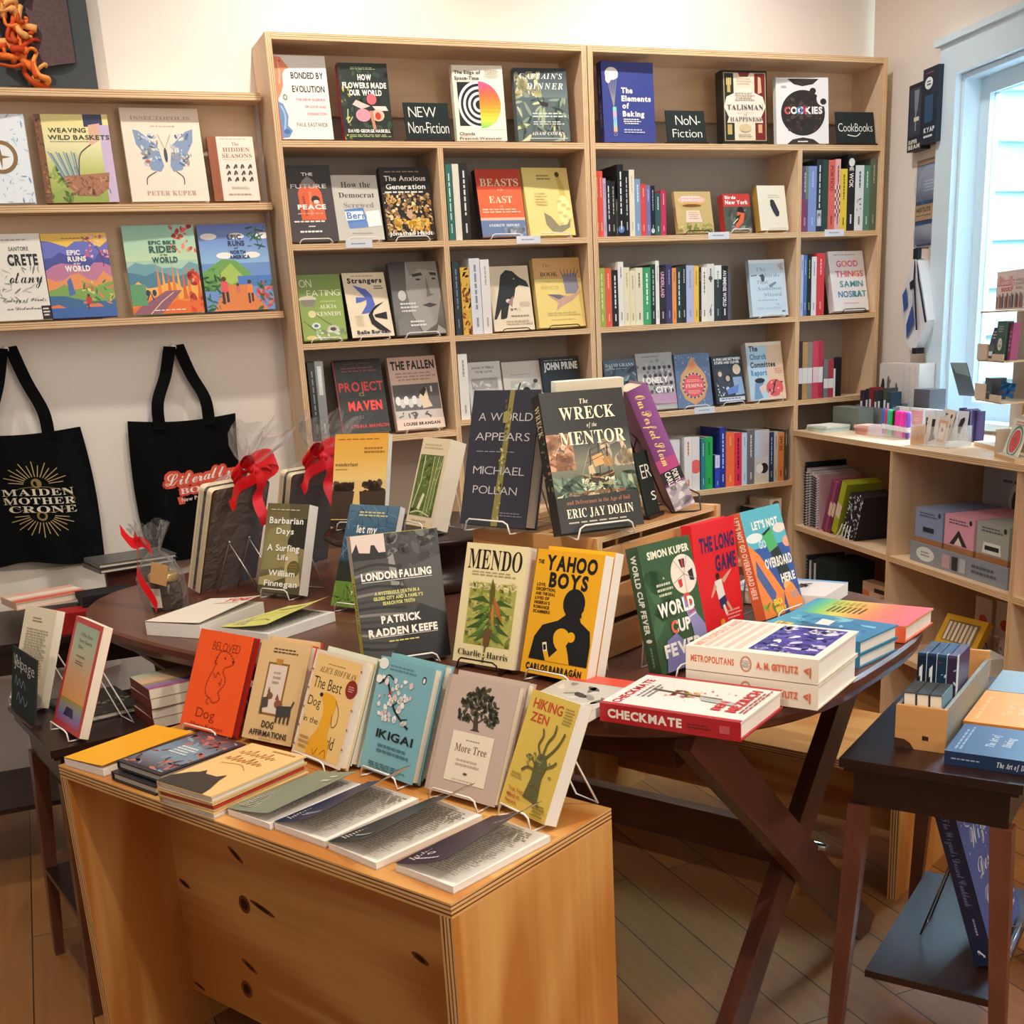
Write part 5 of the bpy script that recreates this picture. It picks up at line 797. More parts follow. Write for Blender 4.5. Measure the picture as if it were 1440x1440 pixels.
tbook('pollan', 'slate blue book split by a strip of yellow green leaves', '#34343f', [
    P([(.56, 0), (.63, 0), (.58, 1), (.48, 1)], '#8a8148'), N(281, 40, .5, .02, .6, .96, .01, .03, ['#b0a458', '#5a5a34', '#d0c478', '#3a3c2c'], .6), [T(tx, u0, v0, u1, v1, '#c4bfc0', 't') for tx, u0, v0, u1, v1 in (('A WORLD', .12, .165, .93, .225), ('APPEARS', .1, .31, .92, .37), ('MICHAEL', .12, .56, .9, .62), ('POLLAN', .15, .705, .82, .765))], D(.14, .445, .8, .46, 1, '#8a868c'), D(.6, .89, .94, .93, 2, '#77737a'), P([(.5, .16), (.6, .16), (.58, .24), (.5, .24)], '#9a9054')], st='wslate blue leaf-strip book', zs=.99)
tbook('wreck', 'black book with a storm-tossed sailing ship and gold lettering', '#1f2322', [
    G(0, .28, 1, .74, ['#232726', '#4d5250', '#7c7a68', '#5f6a58', '#2a302c']), N(291, 30, 0, .3, .3, .56, .05, .12, ['#c9987a', '#b07a5c', '#d8b090'], .6), N(292, 24, .62, .36, 1, .56, .05, .12, ['#b9a890', '#d0b898', '#8f8a7c'], .5), N(293, 50, 0, .6, 1, .76, .05, .16, ['#6f8a74', '#a9b890', '#3f5448', '#c9c89a', '#2f3f38'], .25), P([(.34, .60), (.44, .63), (.72, .585), (.76, .60), (.68, .66), (.46, .685)], '#3a2718'), Ln([(.36, .605), (.56, .628), (.75, .60)], .012, '#a87a48', True), [Ln([(.46+.11*i, .63), (.50+.10*i, .37+.015*i)], .011, '#241a14') for i in range(3)], P([(.5, .48), (.62, .455), (.68, .53), (.52, .555)], '#d0a068'), P([(.62, .50), (.72, .48), (.75, .55), (.66, .56)], '#a8784a'), P([(.44, .55), (.5, .53), (.52, .6), (.44, .6)], '#c9b48c'), [Ln([(.43+.03*i, .52-.045*i), (.70+.01*i, .46-.04*i)], .007, '#4a3a28') for i in range(3)], [Ln([(.26, .585), (.40, .61)], .008, '#8a7a58'), Ln([(.36, .6), (.5, .4)], .004, '#c9b890'), Ln([(.74, .6), (.62, .4)], .004, '#c9b890')], N(295, 34, .34, .63, .74, .72, .02, .06, ['#e6e4c4', '#cfd4ac', '#a8b894', '#8fa488'], .3), R(0, .75, 1, 1, '#1c201f'),
    T('The', .46, .06, .56, .095, '#efe6cc', 'i'), T('WRECK', .2, .115, .86, .205, '#f2e8c8', 'S'), T('of the', .5, .235, .62, .265, '#efe6cc', 'i'), T('MENTOR', .16, .29, .94, .385, '#f2e8c8', 'S'), T('A True Story of Death, Despair,', .16, .715, .86, .745, '#a86a4c', 'S'), T('and Deliverance in the Age of Sail', .12, .775, .88, .805, '#a86a4c', 'S'), T('ERIC JAY DOLIN', .1, .835, .9, .9, '#f0e6cc', 'S'), D(.1, .925, .9, .945, 1, '#b9b09a')], spine='#1a1c1b', spine_ops=[T('WRECK', .08, .2, .3, .8, '#e0d4b0', 'S'), N(294, 14, .34, 0, .7, 1, .01, .03, ['#b07a5c', '#6f8a74', '#8a7a5c'], .4)], st='wblack sailing ship book', zs=.99)
tbook('london', 'black and white riverside book with bold white capitals and a yellow spine', '#2c2c2c', [
    R(0, 0, .4, .18, '#dcc8c0'), P([(0, .18), (0, .13), (.06, .06), (.08, .13), (.2, .14), (.22, .08), (.26, .08), (.3, .14), (.4, .14), (.4, .19), (0, .19)], '#1b1b1b'), R(.38, 0, 1, 1, '#3a3a39'), N(301, 80, .38, 0, 1, .55, .02, .09, ['#525250', '#2a2a2a', '#6f6d6a', '#444443'], .6), P([(.3, .22), (.46, .16), (.5, .4), (.4, .42)], '#8f8d88'), P([(.5, .3), (1, .2), (1, .7), (.7, .6)], '#4e4d4b'), R(0, .19, .4, 1, '#454543'), [Ln([(-.0+.0*i, .26+.05*i), (.25, .23+.055*i), (.55, .27+.052*i)], .03, ['#242423', '#7d7b78', '#343433'][i % 3], True) for i in range(13)], P([(.34, .92), (.7, .56), (1, .66), (1, 1), (.2, 1)], '#1e1e1e'),
    T('LONDON FALLING', .07, .29, .88, .345, WH, 'B'), R(.07, .358, .88, .362, WH), T('A MYSTERIOUS DEATH IN A', .2, .44, .72, .465, '#d8d47a', 'B'), T('GILDED CITY AND A FAMILY\'S', .18, .48, .75, .505, '#d8d47a', 'B'), T('SEARCH FOR TRUTH', .28, .52, .65, .545, '#d8d47a', 'B'), T('PATRICK', .24, .63, .7, .685, WH, 'B'), T('RADDEN KEEFE', .08, .725, .88, .78, WH, 'B'), R(.08, .79, .88, .793, WH), D(.3, .82, .7, .84, 1, '#d8d47a')], spine='#c9c43a', spine_ops=[R(0, 0, .3, 1, '#cbb9b0'), T('LONDON FALLING', .36, .25, .75, .75, '#26261a', 'B')], st='wblack and white riverside book')
tbook('mendo', 'cream paperback with a green hemp plant and tall black title', '#e9d8a8', [
    R(.14, .32, .9, .84, '#a8a850'), N(311, 90, .14, .33, .9, .84, .03, .09, ['#b4b25a', '#98983e', '#c0ba6a', '#8a8c3a'], .5), N(312, 40, .12, .3, .92, .38, .02, .05, ['#e9d8a8', '#e0cf98'], .5), T('MENDO', .06, .045, .93, .21, '#2a1712', 'S'), D(.14, .225, .86, .27, 2, '#b09a68'), Ln([(.52, .32), (.53, .6), (.5, .98)], .03, '#6a6a2c', True), P([(.5, .28), (.56, .36), (.57, .46), (.5, .52), (.48, .4)], '#5f5a24'),
    [P([(.52, .49+.055*i), (.52+sg*(.14+.02*(i % 2)), .43+.07*i+.02*(sg > 0)), (.52+sg*(.36-.05*(i % 3)), .47+.08*i+.03*(sg > 0)), (.52+sg*.15, .475+.072*i+.02*(sg > 0))], ['#3f5a22', '#58742e', '#30491a'][i % 3]) for i in range(5) for sg in (-1, 1)], [P([(.52, .5+.06*i), (.52+sg*.10, .52+.07*i), (.52+sg*.20, .60+.07*i), (.52+sg*.07, .56+.07*i)], ['#6a8a3a', '#48682a'][i % 2]) for i in range(4) for sg in (-1, 1)], P([(.54, .42), (.66, .5), (.74, .64), (.62, .56)], '#b0642c'), P([(.56, .46), (.6, .6), (.62, .72), (.54, .58)], '#c97a3a'), P([(.46, .72), (.6, .7), (.56, .84), (.48, .84)], '#6f4a2a'), T('Charlie', .08, .885, .46, .935, '#2a1712', 'S'), T('Harris', .56, .885, .9, .935, '#2a1712', 'S'), E(.51, .915, .025, .03, '#e9d8a8'), E(.51, .915, .014, .018, '#4a4a24')], hard=False, st='kcream hemp plant paperback')
tbook('yahoo', 'yellow paperback with black silhouettes of a man and woman', '#eba91c', [
    T('THE', .03, .085, .12, .115, K, 'B'), T('YAHOO', .16, .045, .92, .155, K, 'B'), T('BOYS', .24, .18, .82, .29, K, 'B'), [T(tx, .06, .27+.036*i, .06+wd, .293+.036*i, '#4a3208', 'B') for i, (tx, wd) in enumerate((('LOVE,', .14), ('DECEPTION,', .3), ('AND THE REAL', .3), ('LIVES OF', .22), ("NIGERIA'S", .24), ('ROMANCE', .24), ('SCAMMERS', .26)))],
    E(.66, .4, .16, .17, K), P([(.56, .46), (.74, .46), (.8, .54), (.95, .6), (.98, .7), (.98, .88), (.1, .88), (.14, .7), (.24, .6), (.46, .55), (.56, .5)], K), P([(.74, .42), (.82, .44), (.79, .47), (.8, .5), (.74, .52)], K), E(.55, .68, .12, .11, '#eba91c'), E(.69, .665, .06, .06, '#eba91c'), P([(.47, .68), (.44, .72), (.48, .76), (.52, .78), (.4, .86), (.36, .88), (.72, .88), (.68, .8), (.64, .74), (.62, .7)], '#eba91c'), P([(.3, .8), (.36, .78), (.42, .86), (.36, .88)], '#eba91c'), P([(.28, .74), (.34, .73), (.37, .8), (.31, .81)], '#f3e6c0'), P([(.295, .755), (.335, .75), (.35, .79), (.315, .8)], K), T('CARLOS BARRAGÁN', .08, .915, .92, .965, K, 'B')], hard=False, pages=PAGEW, st='wyellow silhouettes paperback')
o = book(behind(PO['yahoo']), 'second yellow paperback tucked right behind the silhouettes one', '#eba91c', [], hard=False, pages=PAGEW, group=GT)
tbook('kuper', 'green football book with a flag-patched ball on its cover', '#37593a', [
    N(321, 5, .0, .2, .5, .9, .2, .4, ['#2f4f34', '#426848'], .4), T('SIMON KUPER', .14, .06, .95, .115, '#ece8d4', 'B'), E(.76, .29, .25, .25, '#e9dcd0'), P([(.7, .17), (.82, .17), (.8, .24), (.73, .24)], '#3a2c34'), R(.75, .17, .78, .24, '#c9404a'), P([(.62, .33), (.7, .32), (.7, .38), (.64, .39)], '#c93a3a'), P([(.84, .28), (.94, .26), (.94, .36), (.86, .35)], '#2c2c34'), [Ln([(.76, .29), (.76+.24*cos(a), .29+.16*sin(a))], .008, '#8a7f78') for a in (0.4, 1.6, 2.8, 4.0, 5.2)], T('A', .34, .27, .38, .29, '#d8d8c0'), D(.2, .31, .5, .43, 3, '#c9ccb4'), P([(.6, .46), (.76, .44), (.86, .62), (.98, .72), (1, 1), (.76, 1), (.72, .7)], '#8f8cc0'), P([(.66, .44), (.78, .44), (.8, .52), (.72, .54)], '#c9503c'), [Ln([(.7, .54+.03*i), (.84, .52+.03*i)], .02, ['#c93a3a', '#e9e0d8'][i % 2]) for i in range(4)], P([(.1, 1), (.2, .76), (.4, .72), (.56, .82), (.6, 1)], '#7d7ab0'), T('WORLD', .14, .47, .84, .57, WH, 'B'), T('CUP', .32, .625, .7, .715, WH, 'B'), T('C', .32, .625, .44, .715, '#e0604a', 'B'), T('FEVER', .12, .79, .86, .885, WH, 'B')], spine='#2c4a30', spine_ops=[T('WORLD CUP FEVER', .06, .3, .68, .7, '#dfe2d0', 'B'), Es(.73, .5, .015, .25, '#dfe2d0'), D(.78, .35, .96, .65, 1, '#6f8a70')], st='wgreen football book')
tbook('long', 'bright red football book with dark blue capitals and a white-kit player', '#e0222c', [
    T('THE LONG', .14, .14, .95, .27, '#2c2a5c', 'B'), T('GAME', .46, .33, .95, .47, '#2c2a5c', 'B'), E(.48, .52, .045, .05, '#3a2420'), P([(.4, .56), (.56, .55), (.62, .72), (.46, .75)], '#efeae6'), P([(.56, .56), (.74, .5), (.84, .48), (.62, .6)], '#d8a890'), P([(.4, .57), (.28, .7), (.32, .7), (.44, .62)], '#d8a890'), P([(.46, .74), (.62, .71), (.66, .8), (.5, .84)], '#2c3468'), Ln([(.56, .8), (.62, .9)], .05, '#efe6e0'), Ln([(.64, .78), (.74, .88)], .045, '#d8a890'), E(.5, .96, .05, .05, '#f0a030'), D(.6, .86, .96, .96, 3, '#f0b0a8')], hard=True)
tbook('overboard', 'blue and orange illustrated book with a green cup and white capitals', '#3d5f9c', [
    R(0, 0, 1, .36, '#58b2c4'), E(.2, .26, .2, .07, '#dfe8e4'), E(.86, .22, .16, .07, '#e6dccf'), R(0, .36, 1, 1, '#33559a'), P([(0, .3), (.22, .42), (.6, .8), (.5, 1), (0, 1)], '#e8843c'), P([(.1, .46), (.4, .8), (.3, .9), (.04, .6)], '#4a5f94'), P([(.4, .24), (.64, .19), (.72, .38), (.48, .42)], '#4fae62'), P([(.4, .24), (.64, .19), (.62, .215), (.44, .26)], '#20302a'), P([(.5, .42), (.72, .38), (.86, .62), (.7, .8), (.6, .7)], '#26332f'), E(.96, .36, .1, .08, '#f0a080'), E(.72, .76, .1, .08, '#f0a868'), P([(.6, .8), (.84, .74), (1, .92), (1, 1), (.62, 1)], '#ee8a3c'), N(331, 10, 0, .86, .4, 1, .04, .1, ['#8fae3c', '#5f8a2c'], .4), T("LET'S NOT", .2, .115, .86, .185, WH, 'B'), T('GO', .26, .3, .44, .365, '#c9dce8', 'B'), T('OVERBOARD', .3, .475, .98, .56, WH, 'B'), T('HERE', .6, .645, .96, .72, WH, 'B'), T('ERICA', .28, .85, .5, .9, '#f6e24a', 'B'), T('BERRY', .3, .93, .56, .98, '#f6e24a', 'B'), D(.74, .82, .96, .9, 3, '#8fa8d0')], spine='#d8683c', spine_ops=[T("LET'S NOT GO OVERBOARD HERE", .04, .25, .8, .75, '#f4e9d8', 'B')], st='wblue and orange illustrated book')
PO['storm'] = [1.193, 2.000, 1.0108, 1.30, .38, .14, .25, .042]
tbook('storm', 'purple novel leaning on its easel with yellow script down the spine', '#8a6f8c', [G(0, 0, 1, 1, ['#7a4a86', '#8f8aa8', '#b4a860', '#a89cae', '#b8b0b8']), N(341, 40, 0, .25, 1, 1, .05, .16, ['#cfc8b0', '#8f8ca0', '#d8d0d8', '#b4a860'], .4)], spine='#7a3a78', spine_ops=[G(0, 0, 1, 1, ['#8a4a92', '#6a2a66']), R(.58, 0, .68, 1, '#b0407c'), R(.68, 0, .78, 1, '#1f1a20'), T('Our Perfect Storm', .06, .26, .64, .72, '#f0d27a', 'c'), T('CARLEY', .69, .55, .84, .8, WH), T('FORTUNE', .69, .2, .84, .45, WH), R(.8, 0, 1, 1, '#b4aab4'), N(342, 16, .8, 0, 1, 1, .02, .06, ['#d8d0d8', '#9a90a0'], .5)])
stand(PO['storm'], .99, 'black wire easel holding the purple novel', True, .8, 'wire easels on the tables')
b2 = list(PO['wreck']); 
book([b2[0]+.055, b2[1]+.19, .997, b2[3]+pi, .10, .14, .262, .02], 'pale paperback standing back to back behind the ship book, only its top edge showing', '#d9cdb8', [], hard=False, pages=PAGEW, group=GT)
sign('signtable', 'black chalkboard half hidden behind the ship book, ending in er and s', base=.02, ops=[T('ER', .2, .2, .95, .42, CH, 't'), T('s', .6, .56, .95, .78, CH, 't')])

# ---------------------------------------------------------------- flat books on the oval table
def fbook(k, label, front, ops, dz=0, t=.025, group='books lying flat on the oval table', **kw):
    p = list(FB[k]); p[2] += dz
    return book(p, label, front, ops, t=t, group=group, **kw)
METRO = [T('METROPOLITANS', .05, .04, .95, .1, '#e8a48c', 'B'), R(.06, .12, .95, .16, '#efc0b0'), R(.06, .19, .9, .23, '#f0c8b8'), R(.06, .27, .95, .31, '#efc0b0'), R(.06, .35, .9, .4, '#f0c8b8'), R(.1, .45, .94, .94, '#4a3f9a'), N(351, 90, .1, .45, .94, .94, .03, .09, ['#e6e2f0', '#3a3088', '#6a60b4', '#cfc8e4', '#2c2474'], .5)]
MSP = [T('METROPOLITANS', .04, .36, .38, .62, '#d9653c', 'B'), Es(.47, .5, .045, .34, '#c98a70'), Es(.47, .5, .032, .26, '#efe0d0'), D(.44, .35, .5, .65, 5, '#8a8a90'), T('A. M. GITTLITZ', .55, .36, .86, .62, '#d9653c', 'B'), T('<|', .9, .34, .95, .64, '#d9653c', 'B')]
fbook('metro', 'upper of two white baseball histories with a purple photo and orange spine lettering', '#efe6da', METRO, t=.04, spine='#efe4d2', spine_ops=MSP, pages=PAGEW)
fbook('metro', 'lower of two white baseball histories with orange spine lettering', '#efe6da', METRO, dz=-.0415, t=.04, spine='#efe4d2', spine_ops=MSP, pages=PAGEW)
fbook('checkmate', 'white book with a rich red spine lettered in white, lying at the table front', '#e4e0dc', [T('CHECKMATE', .06, .06, .82, .12, '#b4242c', 'B'), R(0, 0, .05, 1, '#b0202a'), R(.95, 0, 1, 1, '#b0202a'), D(.3, .15, .7, .26, 3, '#8a868a'), Ln([(.55, .2), (.52, .45), (.5, .72)], .035, '#6a5238', True), N(361, 16, .44, .35, .6, .55, .02, .04, ['#c03a2a', '#c9a040', '#5a4a38'], .6), N(362, 20, .3, .3, .7, .8, .006, .02, ['#d0404a', '#e0a0a0'], .8), P([(.4, .6), (.5, .56), (.46, .84), (.36, .86)], '#aab0b4'), T('BEN', .2, .73, .46, .79, '#c02a30', 'B'), T('MEZRICH', .2, .83, .86, .9, '#c02a30', 'B'), D(.2, .92, .9, .97, 2, '#9a4a4a')], t=.03, spine='#b4202a', spine_ops=[T('CHECKMATE', .06, .28, .6, .72, WH, 'B'), D(.64, .4, .8, .7, 2, '#6a1a1e'), R(.86, .3, .93, .7, '#c9585c')], pages=PAGEW)
BLU = [G(0, 0, 1, .5, ['#4a9cb8', '#3f8ab0']), R(0, .5, 1, 1, '#3a7ca6'), N(371, 30, 0, .1, 1, .9, .04, .14, ['#5fb0c4', '#2f6a94', '#8fcad4'], .3), R(.2, .3, .5, .7, '#2f5f8a'), P([(.5, .4), (.8, .36), (.76, .5), (.52, .52)], '#e6e8e0'), R(.05, .08, .4, .24, '#e6c84a'), D(.08, .1, .38, .22, 3, '#6a4a1a')]
fbook('blue', 'upper of two blue hardcovers stacked beside the white baseball books', '#3f8ab0', BLU, t=.024, spine='#3a7fa0', spine_ops=[R(.5, .2, .95, .8, '#2a4a5a'), D(.53, .3, .92, .7, 1, '#c9c890')], pages=PAGEW)
fbook('blue', 'lower of two blue hardcovers stacked beside the white baseball books', '#3f8ab0', BLU, dz=-.0245, t=.023, spine='#3a7fa0', spine_ops=[D(.3, .35, .9, .65, 1, '#2a5a74')], pages=PAGEW)
fbook('rainbow', 'large rainbow striped hardcover lying open-edge to the right', '#e8b45a', [[P([(0, a), (1, a), (1, b), (0, b)], '#fff') for a, b in ()], [('P', [(0, i/24), (1, i/24), (1, (i+1)/24), (0, (i+1)/24)], col) for i, col in enumerate(['#4a9ac0', '#54a8ac', '#5fb494', '#74bc7c', '#8fc46a', '#a8c860', '#c0cc5c', '#d2cc5a', '#e0c858', '#e8bf56', '#ecb454', '#eea850', '#ee9c4e', '#ee904e', '#ee8650', '#ee7c52', '#ec7454', '#ec6e56', '#ea6858', '#ea645c', '#e86260', '#e86062', '#e65e64', '#e65c66'])], [R(.35, .25+.045*i, .65, .27+.045*i, '#5a5a34') for i in range(7)], D(.7, .2, .9, .5, 6, '#b09a5a')], t=.03, spine='#e0603c', pages=PAGEW)
fbook('white', 'white and coral paperback lying flat near the counter', '#e9dcd4', [R(0, 0, 1, .35, '#dfe4e4'), P([(0, .35), (1, .3), (1, .5), (0, .55)], '#e88a80'), N(381, 14, .2, .55, .8, .7, .04, .12, ['#2a2826', '#4a443c'], .4), R(.9, .0, 1, 1, '#7fb0d8'), D(.1, .06, .8, .28, 3, '#8fa8a8')], t=.028, hard=False, pages=PAGEW)
book([.675, 1.555, .778, -1.0, pi/2, .13, .19, .016], 'thin grey and red picture book lying behind the tree paperback', '#c4bfb6', [R(0, 0, 1, .2, '#d8503c'), N(391, 24, .1, .25, 1, 1, .06, .16, ['#4a4a46', '#8f8d86', '#d9d4ca', '#6a6862'], .4)], hard=False, pages=PAGEW, group='books lying flat on the oval table')
def loose(p, label, cov, inner, t, lift, ops=(), group=None, text=True, back='#d8d0c4', seed=1, full=1.0):
    """paperback lying flat with its front cover curling up off the first page"""
    x, y, z, yaw, lean, w, h = p; r = thing('paperback_book', label, 'book', group=group); orient(r, x, y, z, yaw, lean)
    mb = MB(); pg = pages_mesh(w, h, t, False); a = MB()
    if text: art(pg, D(.12, .06, .9, .94, 30, '#a59d93', seed), w, h, lambda q, z_, l: (q-w/2, .0005-l, z_), mat=1)
    pg.build('pages', [PAGEW, MATTE], r)
    n = 14
    def curl(u, v):                                                     # u across from the spine, v along; opens about the spine edge
        a = lift[0]*(1-lift[2]*abs(v-lift[3]))*(.55+.45*u); return (-w/2+w*full*u*cos(a), -.0015-w*full*u*sin(a), h*(1-v))
    cv = MB(); cv.sheet(curl, n, 10, c(cov)); cv.sheet(lambda u, v: tuple(Vector(curl(u, v))+Vector((0, .0006, 0))), n, 10, c(inner))
    def place(q, z_, l):
        u = q/w; v = 1-z_/h; p_ = curl(min(max(u, 0), 1), v); return (p_[0], p_[1]-l-.0003, p_[2])
    art(cv, ops, w, h, place); cv.build('cover', PRINT, r)
    MB().box(-w/2, w/2, t, t+.0006, 0, h, c(back)).build('back_cover', PRINT, r)
    return r
LG = 'paperbacks lying with curling covers'
loose(FB['open1'][:5]+[.15, .225], 'thick white paperback with red stamped letters and a curling cover', '#eadfd2', '#f0e8dc', .03, (.10, 0, .8, .1), [T('YOGI', .46, .08, .95, .2, '#e04a2c', 'B'), D(.4, .24, .9, .3, 1, '#d8b8a0')], LG, text=False)
loose(FB['open2'][:5]+[.14, .205], 'pale yellow-green paperback with its cover lifting open', '#dcd874', '#c9c4a8', .022, (.26, 0, .5, .0), [D(.15, .2, .85, .3, 1, '#6a7a2a'), Ln([(.1, .5), (.4, .42), (.7, .5), (.9, .44)], .012, '#7a8a34', True), Ln([(.2, .8), (.5, .72), (.8, .82)], .015, '#7a5a34', True)], LG)

# ---------------------------------------------------------------- on the display plinth
tbook('beloved', 'orange book with a line-drawn sitting dog', '#ee5514', [
    T('BELOVED', .3, .1, .82, .19, '#8a2408', 't'), Z([(.43, .25), (.47, .19), (.56, .18), (.66, .20), (.75, .26), (.76, .30), (.69, .33), (.61, .35), (.59, .39), (.66, .44), (.68, .50), (.63, .56), (.58, .60), (.64, .65), (.62, .69), (.52, .72), (.47, .68), (.38, .66), (.33, .60), (.33, .54), (.36, .46), (.40, .39), (.43, .33), (.41, .29), (.43, .25)], .012, '#8a2408'), Z([(.44, .25), (.40, .31), (.46, .33)], .011, '#8a2408'), Z([(.42, .42), (.48, .46), (.50, .40), (.55, .42)], .010, '#8a2408'), Z([(.60, .46), (.60, .53), (.55, .50)], .010, '#8a2408'), Z([(.44, .66), (.40, .71), (.45, .74)], .010, '#8a2408'), E(.58, .255, .013, .015, '#6a1a04'), E(.745, .275, .022, .02, '#6a1a04'), T('Dog', .26, .78, .62, .88, '#8a2408', 't'), T('Maira Kalman', .2, .935, .82, .975, '#7a2008', 't')], zs=.64, group=GB, spine='#b01c10', pages=plain('dark_red_edge', '#8f1a12', .6), st='worange dog book')
tbook('dogaff', 'tan book with two terriers at a framed mirror', '#d9b582', [
    D(.28, .07, .78, .13, 2, '#5a4630'), R(.24, .22, .66, .74, '#8a5f2c'), R(.27, .24, .63, .72, '#dcc8b8'), P([(.38, .18), (.52, .18), (.5, .235), (.4, .235)], '#b9812c'), D(.38, .3, .54, .44, 3, '#b09a90'), E(.4, .55, .06, .05, '#7a5034'), P([(.34, .52), (.36, .46), (.4, .52)], '#7a5034'), P([(.26, .58), (.38, .56), (.4, .66), (.28, .68)], '#4a4440'), E(.6, .62, .08, .06, '#8a5034'), P([(.52, .58), (.55, .52), (.6, .58)], '#8a5034'), P([(.58, .64), (.86, .62), (.88, .72), (.6, .74)], '#3f3a38'), [R(.6+.08*i, .72, .635+.08*i, .8, '#4a3a30') for i in range(4)], Ln([(.86, .64), (.9, .57)], .025, '#3f3a38'), Ln([(.28, .67), (.3, .73)], .03, '#4a3a30'), T('DOG', .36, .8, .6, .865, '#2b221a'), T('AFFIRMATIONS', .14, .895, .9, .95, '#2b221a'), R(.36, .975, .62, .98, '#6a5640')], zs=.64, group=GB, spine='#c93a2c')
for i in (1,):
    book(behind(PO['dogaff'], .001)[:7]+[.010], 'copy of the tan terrier book standing directly behind the front one', '#d9b582', [], hard=True, spine='#c93a2c', pages=PAGEW, group=GB)
tbook('bestdog', 'cream bordered poetry book with a yellow dog stretching upward', '#e6d4c4', [
    R(.05, .03, .95, .97, '#ecc480'), D(.3, .1, .7, .12, 1, '#a87a3a'), T('ALICE HOFFMAN', .16, .14, .9, .195, '#8a6434', 'i'), T('The Best', .1, .24, .68, .35, '#2b1d10', 't'), T('Dog', .08, .43, .34, .52, '#2b1d10', 't'), T('in the', .08, .62, .38, .68, '#2b1d10', 't'), T('World', .38, .74, .78, .86, '#2b1d10', 't'), P([(.32, .4), (.4, .37), (.56, .38), (.66, .42), (.62, .6), (.62, .74), (.7, .84), (.7, .96), (.28, .96), (.28, .84), (.4, .72), (.44, .56), (.4, .47)], '#eaa81c'), E(.32, .4, .035, .025, '#20160c'), Ln([(.62, .42), (.72, .5), (.74, .62), (.66, .66), (.62, .56)], .01, '#7a4a14', True), Ln([(.4, .9), (.44, .95), (.5, .88)], .01, '#7a4a14', True), Ln([(.56, .93), (.64, .88), (.68, .95)], .01, '#7a4a14', True), E(.86, .28, .11, .11, '#8a1f1c'), D(.8, .25, .92, .31, 3, '#d8a08c'), [E(.03 if i % 2 else .97, .1+.09*i, .012, .012, '#7a2a1c') for i in range(10)], D(.1, .8, .3, .93, 3, '#b08a4c')], zs=.64, group=GB, spine='#d9c4a0', st='wcream yellow-dog book')
book(behind(PO['bestdog']), 'copy of the cream yellow-dog book standing right behind it', '#d9dcc8', [], group=GB)
tbook('ikigai', 'teal blue book with white cherry blossom on a black branch', '#7db0bc', [
    D(.2, .05, .7, .11, 2, '#5a8a96'), E(.86, .12, .035, .045, '#20303a'), E(.86, .125, .022, .03, '#e6e8e4'), Ln([(.1, .2), (.22, .15), (.32, .18)], .02, '#1c1a1a', True), Ln([(.06, .24), (.2, .2), (.3, .3), (.42, .42), (.58, .5), (.74, .56)], .03, '#1c1a1a', True), Ln([(.4, .4), (.5, .34), (.6, .36)], .014, '#1c1a1a', True), Ln([(.58, .5), (.7, .48)], .012, '#1c1a1a', True), N(401, 46, .1, .16, .7, .55, .02, .05, ['#f2ece6', '#e6dcd6', '#f6f2ee', '#e2c8c4'], .8), E(.08, .06, .09, .07, '#efeae4'), E(.05, .2, .06, .05, '#efeae4'), N(402, 10, .2, .28, .34, .36, .01, .02, ['#c0303c', '#d85a5a'], .6), T('IKIGAI', .2, .625, .88, .695, '#14181c', 'b'), D(.26, .74, .86, .83, 2, '#4a747e'), D(.16, .91, .86, .97, 3, '#3f6670')], zs=.64, group=GB, st='wteal blossom book')
for i in (1,): book(behind(PO['ikigai'], .001), 'copy of the teal blossom book standing directly behind the front one', '#7db0bc', [], group=GB)
tbook('tree', 'greyish pink cloth book with a dark round-crowned tree', '#bfa89c', [
    R(0, 0, .05, 1, '#b09a8e'), [Nb(411+i, nn, a, b, cc, d, .02, .045, ['#3f3d30', '#4d4a3a', '#35342a', '#5a5645'], .6) for i, (nn, a, b, cc, d) in enumerate(((16, .42, .08, .62, .13), (30, .33, .13, .72, .19), (44, .28, .19, .78, .27), (26, .25, .27, .81, .33), (12, .28, .33, .42, .36), (10, .64, .33, .78, .37)))], P([(.5, .42), (.48, .33), (.54, .33), (.57, .42), (.6, .435), (.46, .435)], '#4a3c2e'), Ln([(.52, .38), (.4, .32)], .016, '#4a3c2e'), Ln([(.53, .37), (.66, .3)], .016, '#4a3c2e'), R(.24, .46, .82, .88, '#e6d6c0'), D(.44, .515, .66, .535, 1, '#9a8470'), T('More Tree', .31, .56, .76, .625, '#8a6f58', 'S'), D(.36, .68, .7, .75, 2, '#bfa98f'), E(.53, .8, .03, .012, '#5a4a3a'), D(.36, .85, .7, .865, 1, '#cbb79d')], zs=.64, group=GB, mat=MATTE, st='wgreyish pink tree book')
book(behind(PO['tree'], .001), 'copy of the greyish pink tree book right behind it', '#b8a498', [], mat=MATTE, group=GB)
